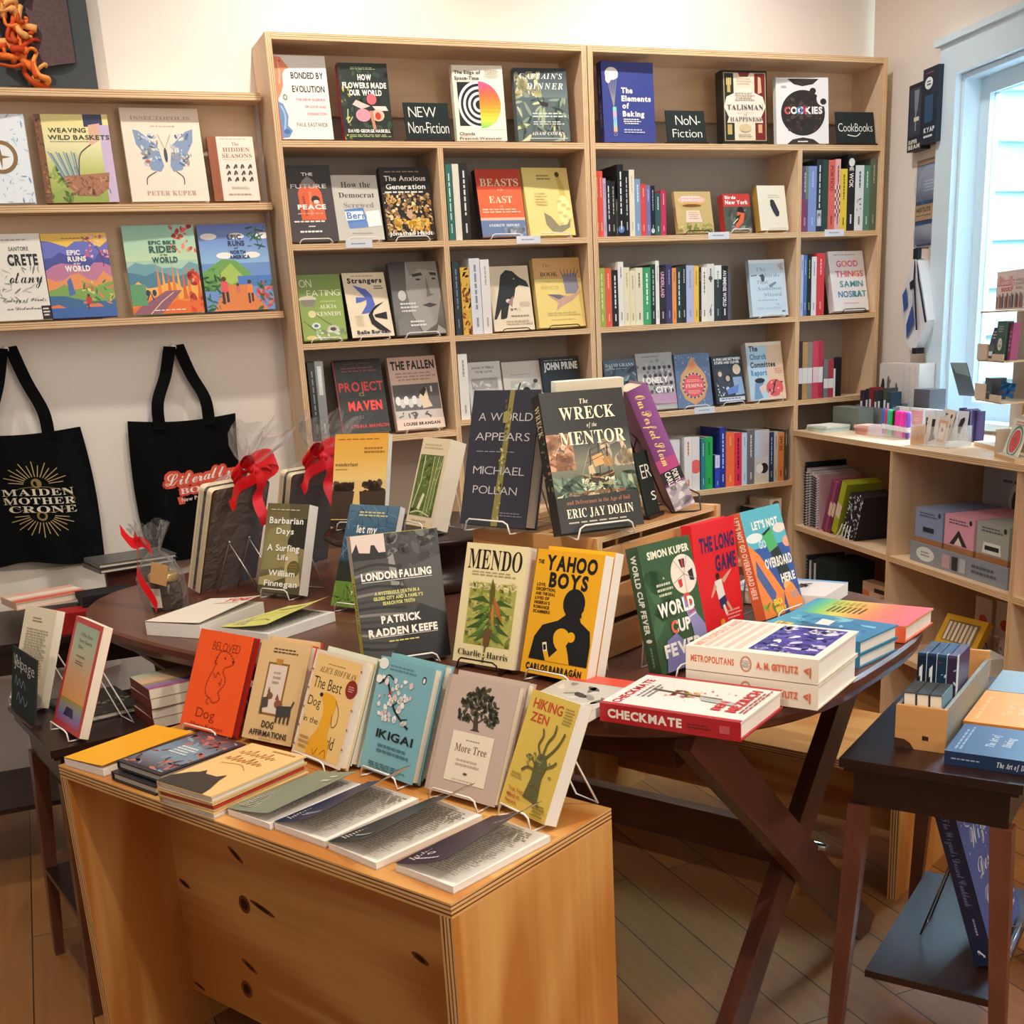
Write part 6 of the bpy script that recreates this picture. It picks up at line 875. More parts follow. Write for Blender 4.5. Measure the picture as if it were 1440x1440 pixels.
tbook('hiking', 'yellow paperback with a gnarled bare tree and red capitals', '#d9b954', [
    T('HIKING', .1, .06, .72, .14, '#c0482c'), T('ZEN', .12, .175, .5, .25, '#c0482c'), D(.76, .06, .96, .2, 6, '#a08a44'), P([(.44, .86), (.5, .7), (.48, .56), (.52, .48), (.66, .48), (.74, .56), (.7, .68), (.74, .84), (.82, .9), (.6, .87)], '#5f5c34'), [Ln(p_, .03, '#5f5c34', True) for p_ in ([(.56, .5), (.46, .42), (.5, .34), (.46, .28)], [(.6, .48), (.62, .38), (.7, .3), (.7, .22)], [(.66, .5), (.78, .42), (.86, .34), (.9, .26)], [(.5, .58), (.36, .52), (.28, .54)], [(.5, .62), (.36, .62), (.26, .66)], [(.7, .58), (.84, .54), (.9, .5)])], N(421, 30, .48, .5, .72, .88, .01, .03, ['#3f3e24', '#7d784a'], .2), N(422, 20, .3, .48, .9, .66, .02, .04, ['#6a6a3a', '#8a8a4c'], .5), D(.08, .69, .32, .74, 2, '#a88a3c'), T('Train Your', .12, .815, .44, .845, '#b4502c'), T('Mind in', .12, .865, .4, .895, '#b4502c'), T('Nature', .12, .915, .36, .945, '#b4502c'), D(.7, .87, .96, .98, 4, '#7a6a30')], zs=.64, group=GB, hard=False, pages=PAGEW, st='wyellow bare-tree paperback')
PF = 'books lying flat on the display plinth'
loose(FB['yellow'][:5]+[.118, .2], 'bright yellow paperback lying at the far left corner of the plinth', '#f2ac10', '#f2c860', .014, (.05, 0, .3, .5), [], PF, text=False)
for i in (0, 1):
    p = list(FB['dark']); p[2] = .659+.0165*(1-i) if i == 0 else .657
    p[0] += .0 if i == 0 else -.012; p[1] += 0 if i == 0 else .0
    book(p, ['upper', 'lower'][i]+' of two dark books with a misty blue and red cover', '#2e2c34', [G(.05, .05, .95, .95, ['#3a3540', '#6f8296', '#7a90a4', '#4a3a48']), N(431, 60, .05, .05, .95, .95, .05, .12, ['#a85048', '#5a3a4a', '#3a3440', '#c07060', '#8a9aa8'], .3), E(.5, .45, .24, .2, '#7f94a8'), D(.3, .36, .7, .58, 4, '#dfe4e6')] if i == 0 else [], t=.0155, group=PF, spine='#232127')
for i in range(3):
    p = list(FB['cats']); p[2] = .680-.0136*i+.0; p[3] += (.0, .012, -.015)[i]
    book(p, ['topmost', 'middle', 'lowest'][i]+' of three cream cat poetry books in the stack', '#e6c284', [[Ln([(.12+.09*i, y_), (.15+.09*i, y_-.05-.03*((i*k_) % 3)), (.18+.09*i, y_+.01), (.21+.09*i, y_-.03)], .012, '#b0642c', True) for y_, k_ in ((.22, 1), (.37, 2)) for i in range(7)], Ln([(.2, .46), (.5, .42), (.7, .5)], .01, '#c07a3a', True), D(.5, .04, .95, .09, 1, '#c08a4a'), P([(.0, 1), (.0, .86), (.14, .74), (.24, .7), (.28, .64), (.36, .7), (.56, .7), (.64, .64), (.68, .74), (.8, .9), (.84, 1)], '#37332f')] if i == 0 else [], t=.013, group=PF, spine='#c9a878' if i else '#d8b88a', pages=PAGEW if i != 1 else plain('red_edge', '#c0402c', .6))
for i, (k, col, nm, ops) in enumerate((('p1', '#7d8a78', 'sage green', [D(.6, .1, .8, .3, 2, '#c9d0c4')]), ('p2', '#242c4c', 'navy blue', [D(.3, .8, .7, .88, 2, '#b8bccb')]), ('p3', '#23282c', 'near black', [D(.4, .2, .7, .26, 1, '#8a9094'), D(.3, .84, .7, .9, 1, '#a8acb0')]), ('p4', '#2c1c34', 'dark plum', [T('In Search', .4, .2, .8, .25, '#d8ccd8', 'i'), E(.3, .8, .06, .05, '#d8c8d4'), E(.3, .8, .035, .03, '#2c1c34'), D(.2, .88, .7, .93, 1, '#d8c8d4')]))):
    p = list(FB[k]); p[5] -= .012 if i == 0 else 0; p[0] += .006 if i == 0 else 0; p[1] -= .012 if i == 0 else 0
    loose(p, 'thin poetry paperback with a %s cover curling up, lying on the plinth' % nm, col, '#d6d0c8', .011, (.46, 0, .3, .1) if i else (.20, 0, .3, .1), ops, PF, seed=i+3)

# ---------------------------------------------------------------- on the small side tables
tbook('gradient', 'red framed paperback with a green to orange sunset gradient', '#c93a3a', [
    G(.08, .05, .92, .95, ['#9fb49a', '#b9b898', '#e0a880', '#e8a05c', '#e6b23c']), R(.08, .74, .92, .95, '#8a7a9c'), G(.08, .73, .92, .95, ['#a8943c', '#8f8f8c', '#7d74a8', '#b04a70']), P([(.36, .8), (.6, .8), (.66, .88), (.3, .88)], '#26224a'), [T(tx, .3, .12+.055*i, .3+wd, .155+.055*i, '#5a6a5c', 'S') for i, (tx, wd) in enumerate((('I Who Have', .44), ('Never Known', .46), ('Men', .18)))], D(.3, .32, .66, .35, 1, '#7a6a5a'), D(.32, .37, .6, .41, 2, '#7a6a5a')], zs=.60, group='books on the left side table', hard=False, st='wred framed gradient paperback')
for i in range(4):
    p = list(FB['stackleft']); p[2] = .60+.0215*(4-i); p[3] = .21+(.0, .02, -.02, .01)[i]; p[0] = .235; p[1] = 2.39; p[5:7] = [.20, .13]
    p[3] += 0
    book(p, ['top', 'second', 'third', 'bottom'][i]+' copy in the stack of four red-spined gradient paperbacks', '#c9b4a4', [G(0, 0, 1, 1, ['#9fb49a', '#d8b090', '#d8a070']), G(0, .62, 1, 1, ['#a8943c', '#8a7aa8', '#b04a70']), P([(.4, .72), (.7, .7), (.66, .8), (.44, .8)], '#26224a')] if i == 0 else [], t=.021, hard=False, spine='#7a1f1c', back='#7a1f1c', group='books on the left side table')
sign('signleft', 'grey chalkboard sign standing on the left side table', base=.014, ops=[Ln([(.08, .1), (.12, .25), (.2, .1), (.26, .24)], .02, '#b9b9ae', True), T('Jelpage', .1, .1, .94, .28, '#c9c9be', 't'), Ln([(.14, .56), (.2, .42), (.26, .56), (.34, .44), (.42, .56), (.5, .44), (.6, .55)], .02, '#6f8a94', True), Ln([(.24, .8), (.32, .66), (.4, .8), (.5, .68), (.6, .8), (.7, .7)], .02, '#6f8a94', True)])
r = book(PO['openpage'], 'paperback propped open to a printed page behind the grey chalkboard', '#e4d6ba', [D(.3, .1, .6, .16, 2, '#8a7a64'), D(.14, .22, .88, .95, 26, '#a8977c', 9)], hard=False, group='books on the left side table'); stand(PO['openpage'], .60, 'white wire easel under the paperback opened to a page', group='wire easels on the tables')
bk = [.06, 2.50, .6145, .25, pi/2, .15, .2, .014]
book(bk, 'dark patterned book lying behind the grey chalkboard', '#3a3834', [N(441, 50, 0, 0, 1, 1, .03, .08, ['#6a665c', '#24221f', '#8a8474'], .6)], group='books on the left side table')
for i in range(6):
    p = [.13, 2.405, .23+.0125*(i+1)+.0002, .21, pi/2, .15, .2, .0122]
    book(p, ['lowest', 'second lowest', 'third lowest', 'third highest', 'second highest', 'top'][i]+' red book in the stack on the lower shelf of the left table', '#b02820' if i < 5 else '#a8a498', [], hard=False, spine='#b02820', group='red books on the left lower shelf', back='#b02820')
# ---------------------------------------------------------------- wall pieces: textile canvas, hook bags
r = thing('textile_canvas', 'dark grey canvas with felt strips and curly orange yarn, leaning on the highest ledge', 'artwork', (-.08, 3.785, 2.0665))
MB().box(-.35, .412, -.03, 0, 0, .62, c('#3f4346')).build('canvas', plain('grey_canvas', '#464a4c', .9, bump=.3, scale=300), r)
fm = plain('heather_felt', '#5f4a4b', .95, bump=.6, scale=160, var=.4)
m = MB(); m.sheet(lambda u, v: (.25+.11*u, -.036-.012*sin(pi*u), .055+.02*u+v*.53), 8, 12); m.sheet(lambda u, v: (.05+.08*u+.02*sin(v*5), -.036-.01*sin(pi*u), .01+v*.58), 8, 12); m.build('felt_strip', fm, r)
rr = random.Random(8); yc = ['#d9541c', '#e8762c', '#c23c12', '#f09a48', '#b8480f', '#e9a860']; m = MB()
for k in range(46):
    x = .20+rr.gauss(0, .03); z = .03+rr.random()*.42; L = rr.uniform(.05, .11); a = rr.uniform(.6, 2.4) if z > .2 else rr.uniform(0, pi)
    pts = [(x+cos(a)*L*(t-.5)+.012*sin(t*9+k), -.045-.03*rr.random(), z+sin(a)*L*(t-.5)+.012*cos(t*8+k)) for t in [i/5 for i in range(6)]]
    m.tube(rnd_path(pts, 3), rr.uniform(.007, .012), 6, c(rr.choice(yc)), r2=.004)
for k in range(10):
    x = .02+rr.gauss(0, .02); z = .14+rr.random()*.3; m.tube(rnd_path([(x, -.05, z), (x+.03, -.06, z-.04), (x+.01, -.05, z-.08)], 3), .007, 6, c(rr.choice(yc)), r2=.004)
m.build('yarn', MATTE, r)
def tote(label, x, zt, w, h, mat, ops, skew=0, hook=True, yb=3.79, strap=.26, deep=.035, name='tote_bag'):
    r = thing(name, label, 'tote bag', (x, yb, zt-h)); ph = x*7
    def front(u, v): return (-w/2+w*u+skew*(1-v)*w*.1+.012*sin(v*3+ph), -.012-deep*sin(pi*min(max(u, .02), .98))*(.55+.45*(1-v))-.007*sin(u*15+v*4+ph)*(.3+.7*(1-v)), h*v-.028*h*sin(pi*u)*v+.012*sin(u*6+ph)*(1-v))
    m = MB(); m.sheet(front, 36, 30); m.sheet(lambda u, v: (front(u, v)[0], -.004, front(u, v)[2]), 12, 10)
    for uu in (0, 1): m.sheet(lambda a, v, uu=uu: (front(uu, v)[0], front(uu, v)[1]*(1-a)-.004*a, front(uu, v)[2]), 1, 12)
    m.sheet(lambda u, a: (front(u, 0)[0], front(u, 0)[1]*(1-a)-.004*a, front(u, 0)[2]), 12, 1)
    bo = m.build('body', mat, r)
    if ops:
        m = MB(); art(m, ops, w*.9, w*.9, lambda a, z_, l: (lambda q: (q[0], q[1]-l-.0015, q[2]))(front(min(max(a/w+.05, 0), 1), min(max((z_+h*.5-w*.45)/h, 0), 1)))); m.build('print', CLOTHINK, bo)
    for sgn in (-1, 1) if strap else ():
        x0 = sgn*w*.23; s = MB()
        P1 = rnd_path([(x0, -.03, h*.93), (x0*.95, -.03, h+.05), (x0*.5, -.025, h+strap*.6), (sgn*.012, -.02, h+strap)], 5)
        vs = []
        for i, p in enumerate(P1): vs += [(p.x-.018, p.y+.004*sin(i), p.z), (p.x+.018, p.y-.004, p.z+.004*sgn)]
        s.add(vs, [(2*i, 2*i+1, 2*i+3, 2*i+2) for i in range(len(P1)-1)], smooth=True); s.add([(a, b+.003, z_) for a, b, z_ in vs], [(2*i, 2*i+1, 2*i+3, 2*i+2) for i in range(len(P1)-1)], smooth=True); s.build('strap', mat, r)
    if hook:
        hk = MB(); hk.lathe([(0, 0), (.011, 0), (.011, .004), (.005, .006), (.004, .024), (.008, .026), (.008, .03), (0, .03)], 12); hk.xform(Matrix.Rotation(pi/2, 4, 'X'))
        o = hk.build('wall_hook', WIREW); o.location = (x, 3.8, zt+strap-.004); tag(o, 'white wall hook above the '+hook, 'hook', 'wall hooks for the bags')
    return r
CO = '#e8604a'
LIT = [[T('Literally', .26+r_*cos(q), .30+r_*sin(q), 1.0+r_*cos(q), .43+r_*sin(q), CO, 'c') for r_ in (.018, .034) for q in [k*pi/5 for k in range(10)]], [T('BOOKS', .4+.024*cos(q), .475+.024*sin(q), .92+.024*cos(q), .535+.024*sin(q), CO, 'S') for q in [k*pi/4 for k in range(8)]], P([(.36, .56), (.98, .545), (.98, .625), (.37, .64)], CO), T('Literally', .26, .30, 1.0, .43, '#f6efe6', 'c'), T('BOOKS', .4, .475, .92, .535, '#f6efe6', 'S'), T('New Paltz, New York', .4, .575, .95, .615, '#f3d8cc', 'b')]
tote('black tote bag with the coral and white bookshop logo', .445, 1.155, .33, .43, BLACKC, LIT, hook='coral logo tote', strap=.215)
SUN = [[Ln([(.5+.12*cos(a), cy+.08*sin(a)), (.5+(.26+.05*(i % 2))*cos(a), cy+(.2+.04*(i % 2))*sin(a))], .008, '#b9a06a') for i, a in enumerate([s*pi*(k+.5)/15 for k in range(15)])] for cy, s in ((.34, -1), (.66, 1))]+[E(.5, .33, .05, .05, '#8a7444'), E(.5, .33, .03, .03, '#0d0e0f'), E(.5, .67, .05, .05, '#8a7444'), E(.5, .67, .03, .03, '#0d0e0f'), Ln([(.16, .5), (.34, .38), (.66, .38), (.84, .5), (.66, .62), (.34, .62), (.16, .5)], .006, '#8a7444', True), T('MAIDEN', .16, .385, .84, .455, '#d9cdb4', 'S'), T('MOTHER', .16, .475, .84, .545, '#d9cdb4', 'S'), T('CRONE', .2, .565, .84, .635, '#d9cdb4', 'S')]
tote('black tote bag printed with a gold sunburst and three words', -.03, 1.15, .33, .40, BLACKC, SUN, skew=.5, hook='gold sunburst tote', strap=.24)
tote('plain white canvas tote bag hanging lower, behind the gold sunburst tote', -.02, .742, .34, .34, WHITEC, [], hook=False, strap=.0, yb=3.797, deep=.012)
tote('plain white canvas tote bag at the left edge, in front of the other white one', -.18, .72, .28, .30, WHITEC, [], hook=False, strap=.0, yb=3.72, deep=.05)
# ---------------------------------------------------------------- gifts wrapped in cellophane
def cello():
    m, n, l, b = newmat('cellophane')
    b.inputs['Base Color'].default_value = (.4, .4, .4, 1); b.inputs['Roughness'].default_value = .12; b.inputs['Alpha'].default_value = .12; b.inputs['Specular IOR Level'].default_value = 1
    lw = n.new('ShaderNodeLayerWeight'); lw.inputs[0].default_value = .35; mr = n.new('ShaderNodeMapRange'); mr.inputs[3].default_value = .07; mr.inputs[4].default_value = .5
    l.new(lw.outputs['Facing'], mr.inputs[0]); l.new(mr.outputs[0], b.inputs['Alpha'])
    tc = n.new('ShaderNodeTexCoord'); nz = n.new('ShaderNodeTexNoise'); nz.inputs['Scale'].default_value = 26; nz.inputs['Distortion'].default_value = 1.5; l.new(tc.outputs['Object'], nz.inputs[0])
    bp = n.new('ShaderNodeBump'); bp.inputs['Strength'].default_value = .9; bp.inputs['Distance'].default_value = .02; l.new(nz.outputs[0], bp.inputs['Height']); l.new(bp.outputs[0], b.inputs['Normal'])
    return m
CELLO = cello()
BROWNB = plain('brown_board_cover', '#4a2f1c', .5, bump=.15, scale=40); CREAME = plain('cream_board_edge', '#d9c3a0', .6)
def bow(r, x, y, z, s=1, tails=True):
    m = MB()
    def loop(ang, L, w, lift):
        d = Vector((cos(ang), -.25, sin(ang)*.6)); 
        def f(u, v):
            t = u*2*pi; q = d*(L*.5*(1-cos(t)))+Vector((0, 0, 1))*(lift*sin(t))+Vector((-d.z, .5, d.x))*(v-.5)*w
            return (x+q.x*s, y+q.y*s, z+q.z*s)
        m.sheet(f, 16, 2)
    for a, L in ((.35, .06), (pi-.3, .06), (.1, .045), (pi+.15, .05)): loop(a, L, .03, .016)
    for a, L in ((-1.35, .11), (-2.6, .10)) if tails else ():
        m.sheet(lambda u, v, a=a, L=L: (x+s*(cos(a)*L*u+.008*sin(u*6)-sin(a)*(v-.5)*.028), y-s*(.01+.03*u+.008*sin(u*9)), z+s*(sin(a)*L*u+cos(a)*(v-.5)*.028)), 10, 2)
    m.lathe([(0, -.012*s), (.012*s, -.006*s), (.014*s, .004*s), (0, .012*s)], 10, x, y-.006*s); 
    for i in range(len(m.v)-40, len(m.v)): m.v[i] = (m.v[i][0], m.v[i][1], m.v[i][2]+z)
    return m.build('ribbon_bow', RED, r)
def gift(label, pose, bowside=.3):
    x, y, z, yaw, lean, w, h, t = pose; r = thing('gift_package', label, 'gift', group='gifts wrapped in cellophane'); orient(r, x, y, z, yaw, lean)
    for i in (0, 1):
        y0 = -i*.026-.002; b = MB(); rad = .012
        poly = [(-w/2, .0)]+[(w/2, 0)]+[(w/2-rad+rad*cos(a), h-rad+rad*sin(a)) for a in (0, .5, 1.07, pi/2)]+[(-w/2+rad-rad*sin(a), h-rad+rad*cos(a)) for a in (0, .5, 1.07, pi/2)]
        b.prism(poly, y0-.017, y0, mat=0); b.v = [(px, -pz, py) for px, py, pz in b.v]; 
        for k in range(2, len(b.m)): b.m[k] = 1
        b.build('board', [BROWNB, CREAME], r)
    m = MB(); bx = -w/2+w*bowside; hb = h+.035; n = 40
    rr = random.Random(int(x*100)); ph = [rr.uniform(0, 6) for _ in range(4)]
    def ring(k, zz, sx, sy, cx, cy, j):
        a = 2*pi*k/n; e = .55; px = cx+sx*math.copysign(abs(cos(a))**e, cos(a)); py = cy+sy*math.copysign(abs(sin(a))**e, sin(a)); jj = j*(sin(a*9+ph[0]+zz*60)+.7*sin(a*17+ph[2]+zz*25))
        return (px+jj, py+jj*.7, zz+j*.6*sin(a*5+ph[1]))
    rows = [(.0, w/2+.004, .028, 0, .022, 0), (h*.5, w/2+.005, .029, 0, .022, .0012), (h*.97, w/2+.004, .028, 0, .022, .001), (h+.012, w*.36, .02, bx*.5, .02, .002), (hb, .012, .010, bx, .018, .002), (hb+.012, .013, .010, bx, .017, .002), (hb+.035, .038, .028, bx+.005, .014, .008), (hb+.07, .066, .042, bx+.014, .008, .016), (hb+.105, .085, .05, bx+.02, .0, .022)]
    vs = [ring(k, zz, sx, sy, cx, cy, j) for zz, sx, sy, cx, cy, j in rows for k in range(n)]
    m.add(vs, [(i*n+k, i*n+(k+1) % n, (i+1)*n+(k+1) % n, (i+1)*n+k) for i in range(len(rows)-1) for k in range(n)]); cw = m.build('cellophane_wrap', CELLO, r)
    bow(cw, bx, .005, hb+.006, 1.25)
    return r
PO['gift'] = [.408, 2.9655, .7645, .62, -.34, .20, .275, .05]
PO['gift2'] = [.645, 3.12, .7645, .55, -.28, .17, .27, .05]
gift('brown boards gift in cellophane with red bow, before the coral logo tote', PO['gift'], .62)
gift('brown boards gift in cellophane with red bow, beside the golden paperback', PO['gift2'], .6)
# steel easel seen in front of the first gift
x, y, z, yaw, lean, w, h, t = PO['gift']; m = MB()
for sx in (-.04, .03):                                                # inverted V legs rise against the leaning face
    yt = -.13*math.tan(.34)-.016
    m.tube([(sx-.035, -.035, .003), (sx, yt, .125), (sx+.02, -.125, .003)], .003, 6); m.tube([(sx, yt, .122), (sx, yt, .130)], .0038, 8)
o = m.build('wire_book_stand', STEEL); o.location = (x, y, .7605); o.rotation_euler[2] = yaw; tag(o, 'steel wire easel with two peaks in front of the nearer cellophane gift', 'book stand', 'wire easels on the tables')
r = thing('gift_jar', 'small jar in gathered cellophane with a red ribbon and kraft tag', 'gift', (.235, 2.80, .7605), -.6)
jr = MB().lathe([(0, .0), (.034, 0), (.038, .006), (.038, .06), (.033, .068), (0, .068)], 28).build('jar', plain('amber_jar', '#3a2a1c', .15), r)
MB().lathe([(0, .068), (.035, .068), (.036, .07), (.036, .084), (.034, .086), (0, .086)], 28).build('lid', plain('gold_lid', '#b9985a', .35, .7), r)
m = MB(); m.sheet(lambda u, v: (.0388*sin((u-.5)*1.1-.35), -.0388*cos((u-.5)*1.1-.35), .01+v*.046), 8, 1); m.build('label', plain('white_label', '#dcd0c0', .6), jr)
m = MB(); n = 36; prof = [(.0, .05, 0), (.03, .054, .003), (.08, .054, .004), (.12, .034, .005), (.14, .012, .003), (.16, .02, .006), (.19, .036, .010), (.205, .04, .012)]
vs = [(((rad+j*sin(9*a+zz*70))*cos(a)-.02*zz/.2), ((rad+j*sin(9*a+zz*70))*sin(a)), zz+j*.7*sin(5*a)) for zz, rad, j in prof for a in [2*pi*k/n for k in range(n)]]
m.add(vs, [(i*n+k, i*n+(k+1) % n, (i+1)*n+(k+1) % n, (i+1)*n+k) for i in range(len(prof)-1) for k in range(n)], smooth=True); m.build('cellophane_wrap', CELLO, r)
m = MB()
m.sheet(lambda u, v: (-.045+.05*u+.006*sin(u*9)+(v-.5)*.024*.3, -.02-.045*sin(u*2.2)-.006, .185-.17*u+(v-.5)*.024), 16, 2); m.sheet(lambda u, v: (-.015-.055*u, -.01-.03*u, .142+.05*u+.01*sin(u*7)+(v-.5)*.026), 10, 2); m.build('ribbon', RED, r)
m = MB().box(-.02, .022, -.064, -.0632, .075, .125); m.xform(Matrix.Rotation(.25, 4, 'Y')); m.build('tag', KRAFT, r)

# ---------------------------------------------------------------- low table under the bags, far left
LB = 'stock on the low table by the back wall'
for i in range(5):
    o = MB().box(-.07, .07, -.05, .05, 0, .0165, c('#1c1a1a')); o = o.build('notebook', MATTE); o.location = (.115+.002*(i % 2), 3.22, .6605+.017*i); o.rotation_euler[2] = .1+.04*(i % 3); tag(o, ['lowest', 'second', 'third', 'fourth', 'topmost'][i]+' black notebook in the stack left of the oval table tip', 'notebook', LB)
book([.22, 3.34, .80, .2, pi/2, .22, .16, .012], 'dark flat book lying on the notebook stack by the white wall', '#4a4a46', [], group=LB)
book([.22, 3.34, .786, .25, pi/2, .22, .16, .012], 'second dark flat book under the first, by the white wall', '#3a3530', [], group=LB)
MB_ = MB().box(.13, .30, 3.36, 3.5, .6605, .772, c('#5a2a22')); o = MB_.build('gift_box', MATTE); tag(o, 'dark red closed box supporting the flat dark books', 'box', LB)
o = MB().box(-.06, .05, -.04, .04, 0, .055, c('#9a1a18')).build('gift_box', MATTE); o.location = (.02, 3.16, .6605); tag(o, 'small bright red box beside the black notebooks', 'box', LB)
book([-.02, 3.24, .742, .3, pi/2, .19, .13, .02], 'peach and white picture book lying on the small red box', '#e8b49a', [R(0, .3, 1, .6, '#efe0d0'), R(0, .75, 1, 1, '#d8644a')], group=LB)

# ---------------------------------------------------------------- window wall: hanging packets
HW = 'packets hanging beside the window'
def packet(label, s0, s1, z0, z1, d, body, ops, name='book_light_pack', cat='packet', mat=None):
    r = thing(name, label, cat, on_counter((s0+s1)/2, .409, z0), WY, HW); w, h = s1-s0, z1-z0
    m = MB().box(-w/2, w/2, -d, 0, 0, h, c(body)); art(m, ops, w, h, lambda a, z_, l: (a-w/2, -d-l, z_)); m.build('card', mat or PRINT, r); return r
packet('dark box with a reading lamp picture, leftmost packet by the window', .075, .165, 1.875, 2.085, .035, '#23272f', [R(.1, .06, .9, .78, '#39424e'), P([(.4, .1), (.75, .1), (.65, .42), (.45, .42)], '#7d8794'), R(.5, .42, .58, .7, '#8a94a0'), R(.42, .5, .78, .56, '#d9d4c0'), T('SUPER', .1, .83, .72, .885, '#e0dcd0', 'B'), T('BEAM', .1, .905, .9, .965, '#e0dcd0', 'B')])
packet('dark box with a white round emblem, right of the lamp box', .17, .262, 1.885, 2.115, .04, '#1f2c3c', [E(.4, .2, .26, .2, '#e6ecec'), D(.28, .16, .54, .24, 2, '#1f2c3c'), R(.2, .36, .75, .72, '#2f4f6e'), T('KYAP', .2, .79, .9, .85, '#dfe6ea', 'B'), D(.2, .88, .86, .94, 1, '#dfe6ea'), D(.2, .05, .8, .09, 1, '#8a5a5a')])
r = packet('blue night-light blister card with a kraft label band', .095, .262, 1.565, 1.845, .004, '#22456e', [R(0, 0, 1, .06, '#a08468'), E(.5, .32, .42, .42, '#2f659a'), E(.5, .32, .36, .36, '#1f4a78'), D(.3, .24, .7, .38, 4, '#7f9fc0'), R(0, .52, .86, .7, '#b08e6a'), T('NESTLITE', .06, .555, .6, .6, '#33302a', 'B'), D(.06, .63, .7, .66, 1, '#6a5a44')])
PL = plain('clear_plastic', '#ffffff', .08, alpha=.22, spec=.9, var=0)
cd = r.children[0]
for z0, zh, dd in ((.145, .115, .035), (.005, .065, .03)):
    m = MB(); m.sheet(lambda u, v: (-.075+.15*u, -.006-dd*sin(pi*u)**.5*sin(pi*v)**.4, z0+zh*v), 12, 10); m.build('blister', PL, cd)
r = thing('zip_pouch', 'white zip pouch with blue panels hanging by a corner near the window', 'pouch', on_counter(.2, .40, 1.255), WY, HW)
m = MB(); pl = [(-.10, .15), (-.01, .27), (.02, .26), (.085, .06), (.02, -.05), (-.06, .0)]
m.add([(a, -.03-.02*math.cos(a*12), b) for a, b in pl]+[(a*.97, -.008, b*.97+.004) for a, b in pl], [(0, 1, 2, 3, 4, 5), (11, 10, 9, 8, 7, 6)]+[(i, (i+1) % 6, 6+(i+1) % 6, 6+i) for i in range(6)], c('#dfe0e4'))
for q, col in (([(-.07, .15), (-.045, .175), (-.03, .115), (-.055, .09)], '#3a559c'), ([(-.035, .05), (.0, .12), (.015, .06), (-.03, .0)], '#3a559c'), ([(-.025, .19), (0, .2), (.004, .17), (-.02, .165)], '#1c1f2a'), ([(-.02, .16), (.0, .165), (.004, .11), (-.016, .105)], '#c9ccd4')):
    m.add([(a, -.0515, b) for a, b in q], [(0, 1, 2, 3)], c(col))
m.build('body', MATTE, r)
m = MB(); m.tube([(.005, -.045, .285), (.03, -.05, .2), (.088, -.05, .055)], .003, 6, c('#1c2238')); m.tube([(-.005, -.045, .28), (.01, -.055, .2), (.05, -.06, .03)], .003, 6, c('#1c2238')); m.box(-.012, .016, -.05, -.035, .265, .3, c('#22252e')); m.box(.025, .055, -.06, -.03, -.05, -.03, c('#22252e')); m.build('zip', MATTE, r)
MB().tube([(0, 0, .30), (0, -.045, .30), (0, -.05, .31)], .003, 6).build('peg', STEEL, r)

# ---------------------------------------------------------------- on the counter
CG = 'stationery on the counter'
def cthing(name, label, cat, s, o, z=.9503, rz=0, group=CG): return thing(name, label, cat, on_counter(s, o, z), WY+rz, group)
def cbox(name, label, cat, s, o, z, w, d, h, col, ops=None, rz=0, mat=None, group=CG):
    m = MB().box(-w/2, w/2, 0, d, 0, h, c(col))
    if ops: art(m, ops, w, h, lambda a, z_, l: (a-w/2, -l, z_))
    ob = m.build(name, mat or MATTE); ob.location = on_counter(s, o, z); ob.rotation_euler[2] = WY+rz; return tag(ob, label, cat, group)
for i, col in enumerate(('#d9e2d4', '#b8ccc0', '#e6e4d8')): cbox('notepad', ['lowest', 'middle', 'topmost'][i]+' pale notepad stacked at the left end of the counter', 'notepad', .11+.008*i, .035, .9503+.0075*i, .14-.01*i, .1, .007, col, rz=.08*i)
cbox('card_box', 'olive grey box standing behind the pale notepads', 'box', .115, .150, .9503, .19, .06, .078, '#6f756a')
r = cthing('card_bin', 'grey bin of greeting cards behind the olive grey box', 'bin', .16, .235); MB().box(-.13, .13, 0, .004, 0, .075, c('#7d8488')).box(-.13, .13, .056, .06, 0, .09, c('#7d8488')).box(-.13, -.126, .004, .056, 0, .08, c('#7d8488')).box(.126, .13, .004, .056, 0, .08, c('#7d8488')).box(-.126, .126, .004, .056, 0, .004, c('#7d8488')).build('bin', MATTE, r)
for i, col in enumerate(('#3a3048', '#2b2f38', '#8a2f34', '#3a4038', '#29323a', '#4a4f44', '#30404a')):
    cbox('greeting_card', 'greeting card number %s from the left in the grey bin, %s' % (('first', 'second', 'third', 'fourth', 'fifth', 'sixth', 'seventh')[i], ('purple', 'black', 'wine red', 'moss', 'slate', 'olive', 'blue grey')[i]), 'card', .06+.032*i, .245+.004*(i % 2), .956, .028, .04, .125+.006*(i % 3), col, [R(.1, .3, .55, 1, '#e4e6ea')], rz=.06)
cbox('card_box', 'white box printed with small birds at the back of the counter', 'box', .17, .325, .9503, .27, .06, .222, '#e4dcd4', [N(501, 8, .04, .25, .3, .6, .03, .06, ['#2f2b2a', '#6a4a3a', '#8a8480'], .6), E(.1, .36, .045, .1, '#33302f'), E(.24, .34, .035, .12, '#77716d'), E(.45, .42, .03, .1, '#7d5a58'), R(.62, .05, .64, .95, '#c9d4e4'), R(.76, .05, .78, .95, '#c9d4e4'), R(.9, .05, .92, .95, '#c9d4e4')])
cbox('card_box', 'charcoal box right of the white bird box', 'box', .37, .30, .9503, .1, .06, .14, '#5a5a60', [D(.2, .4, .8, .6, 2, '#3a3a40')])
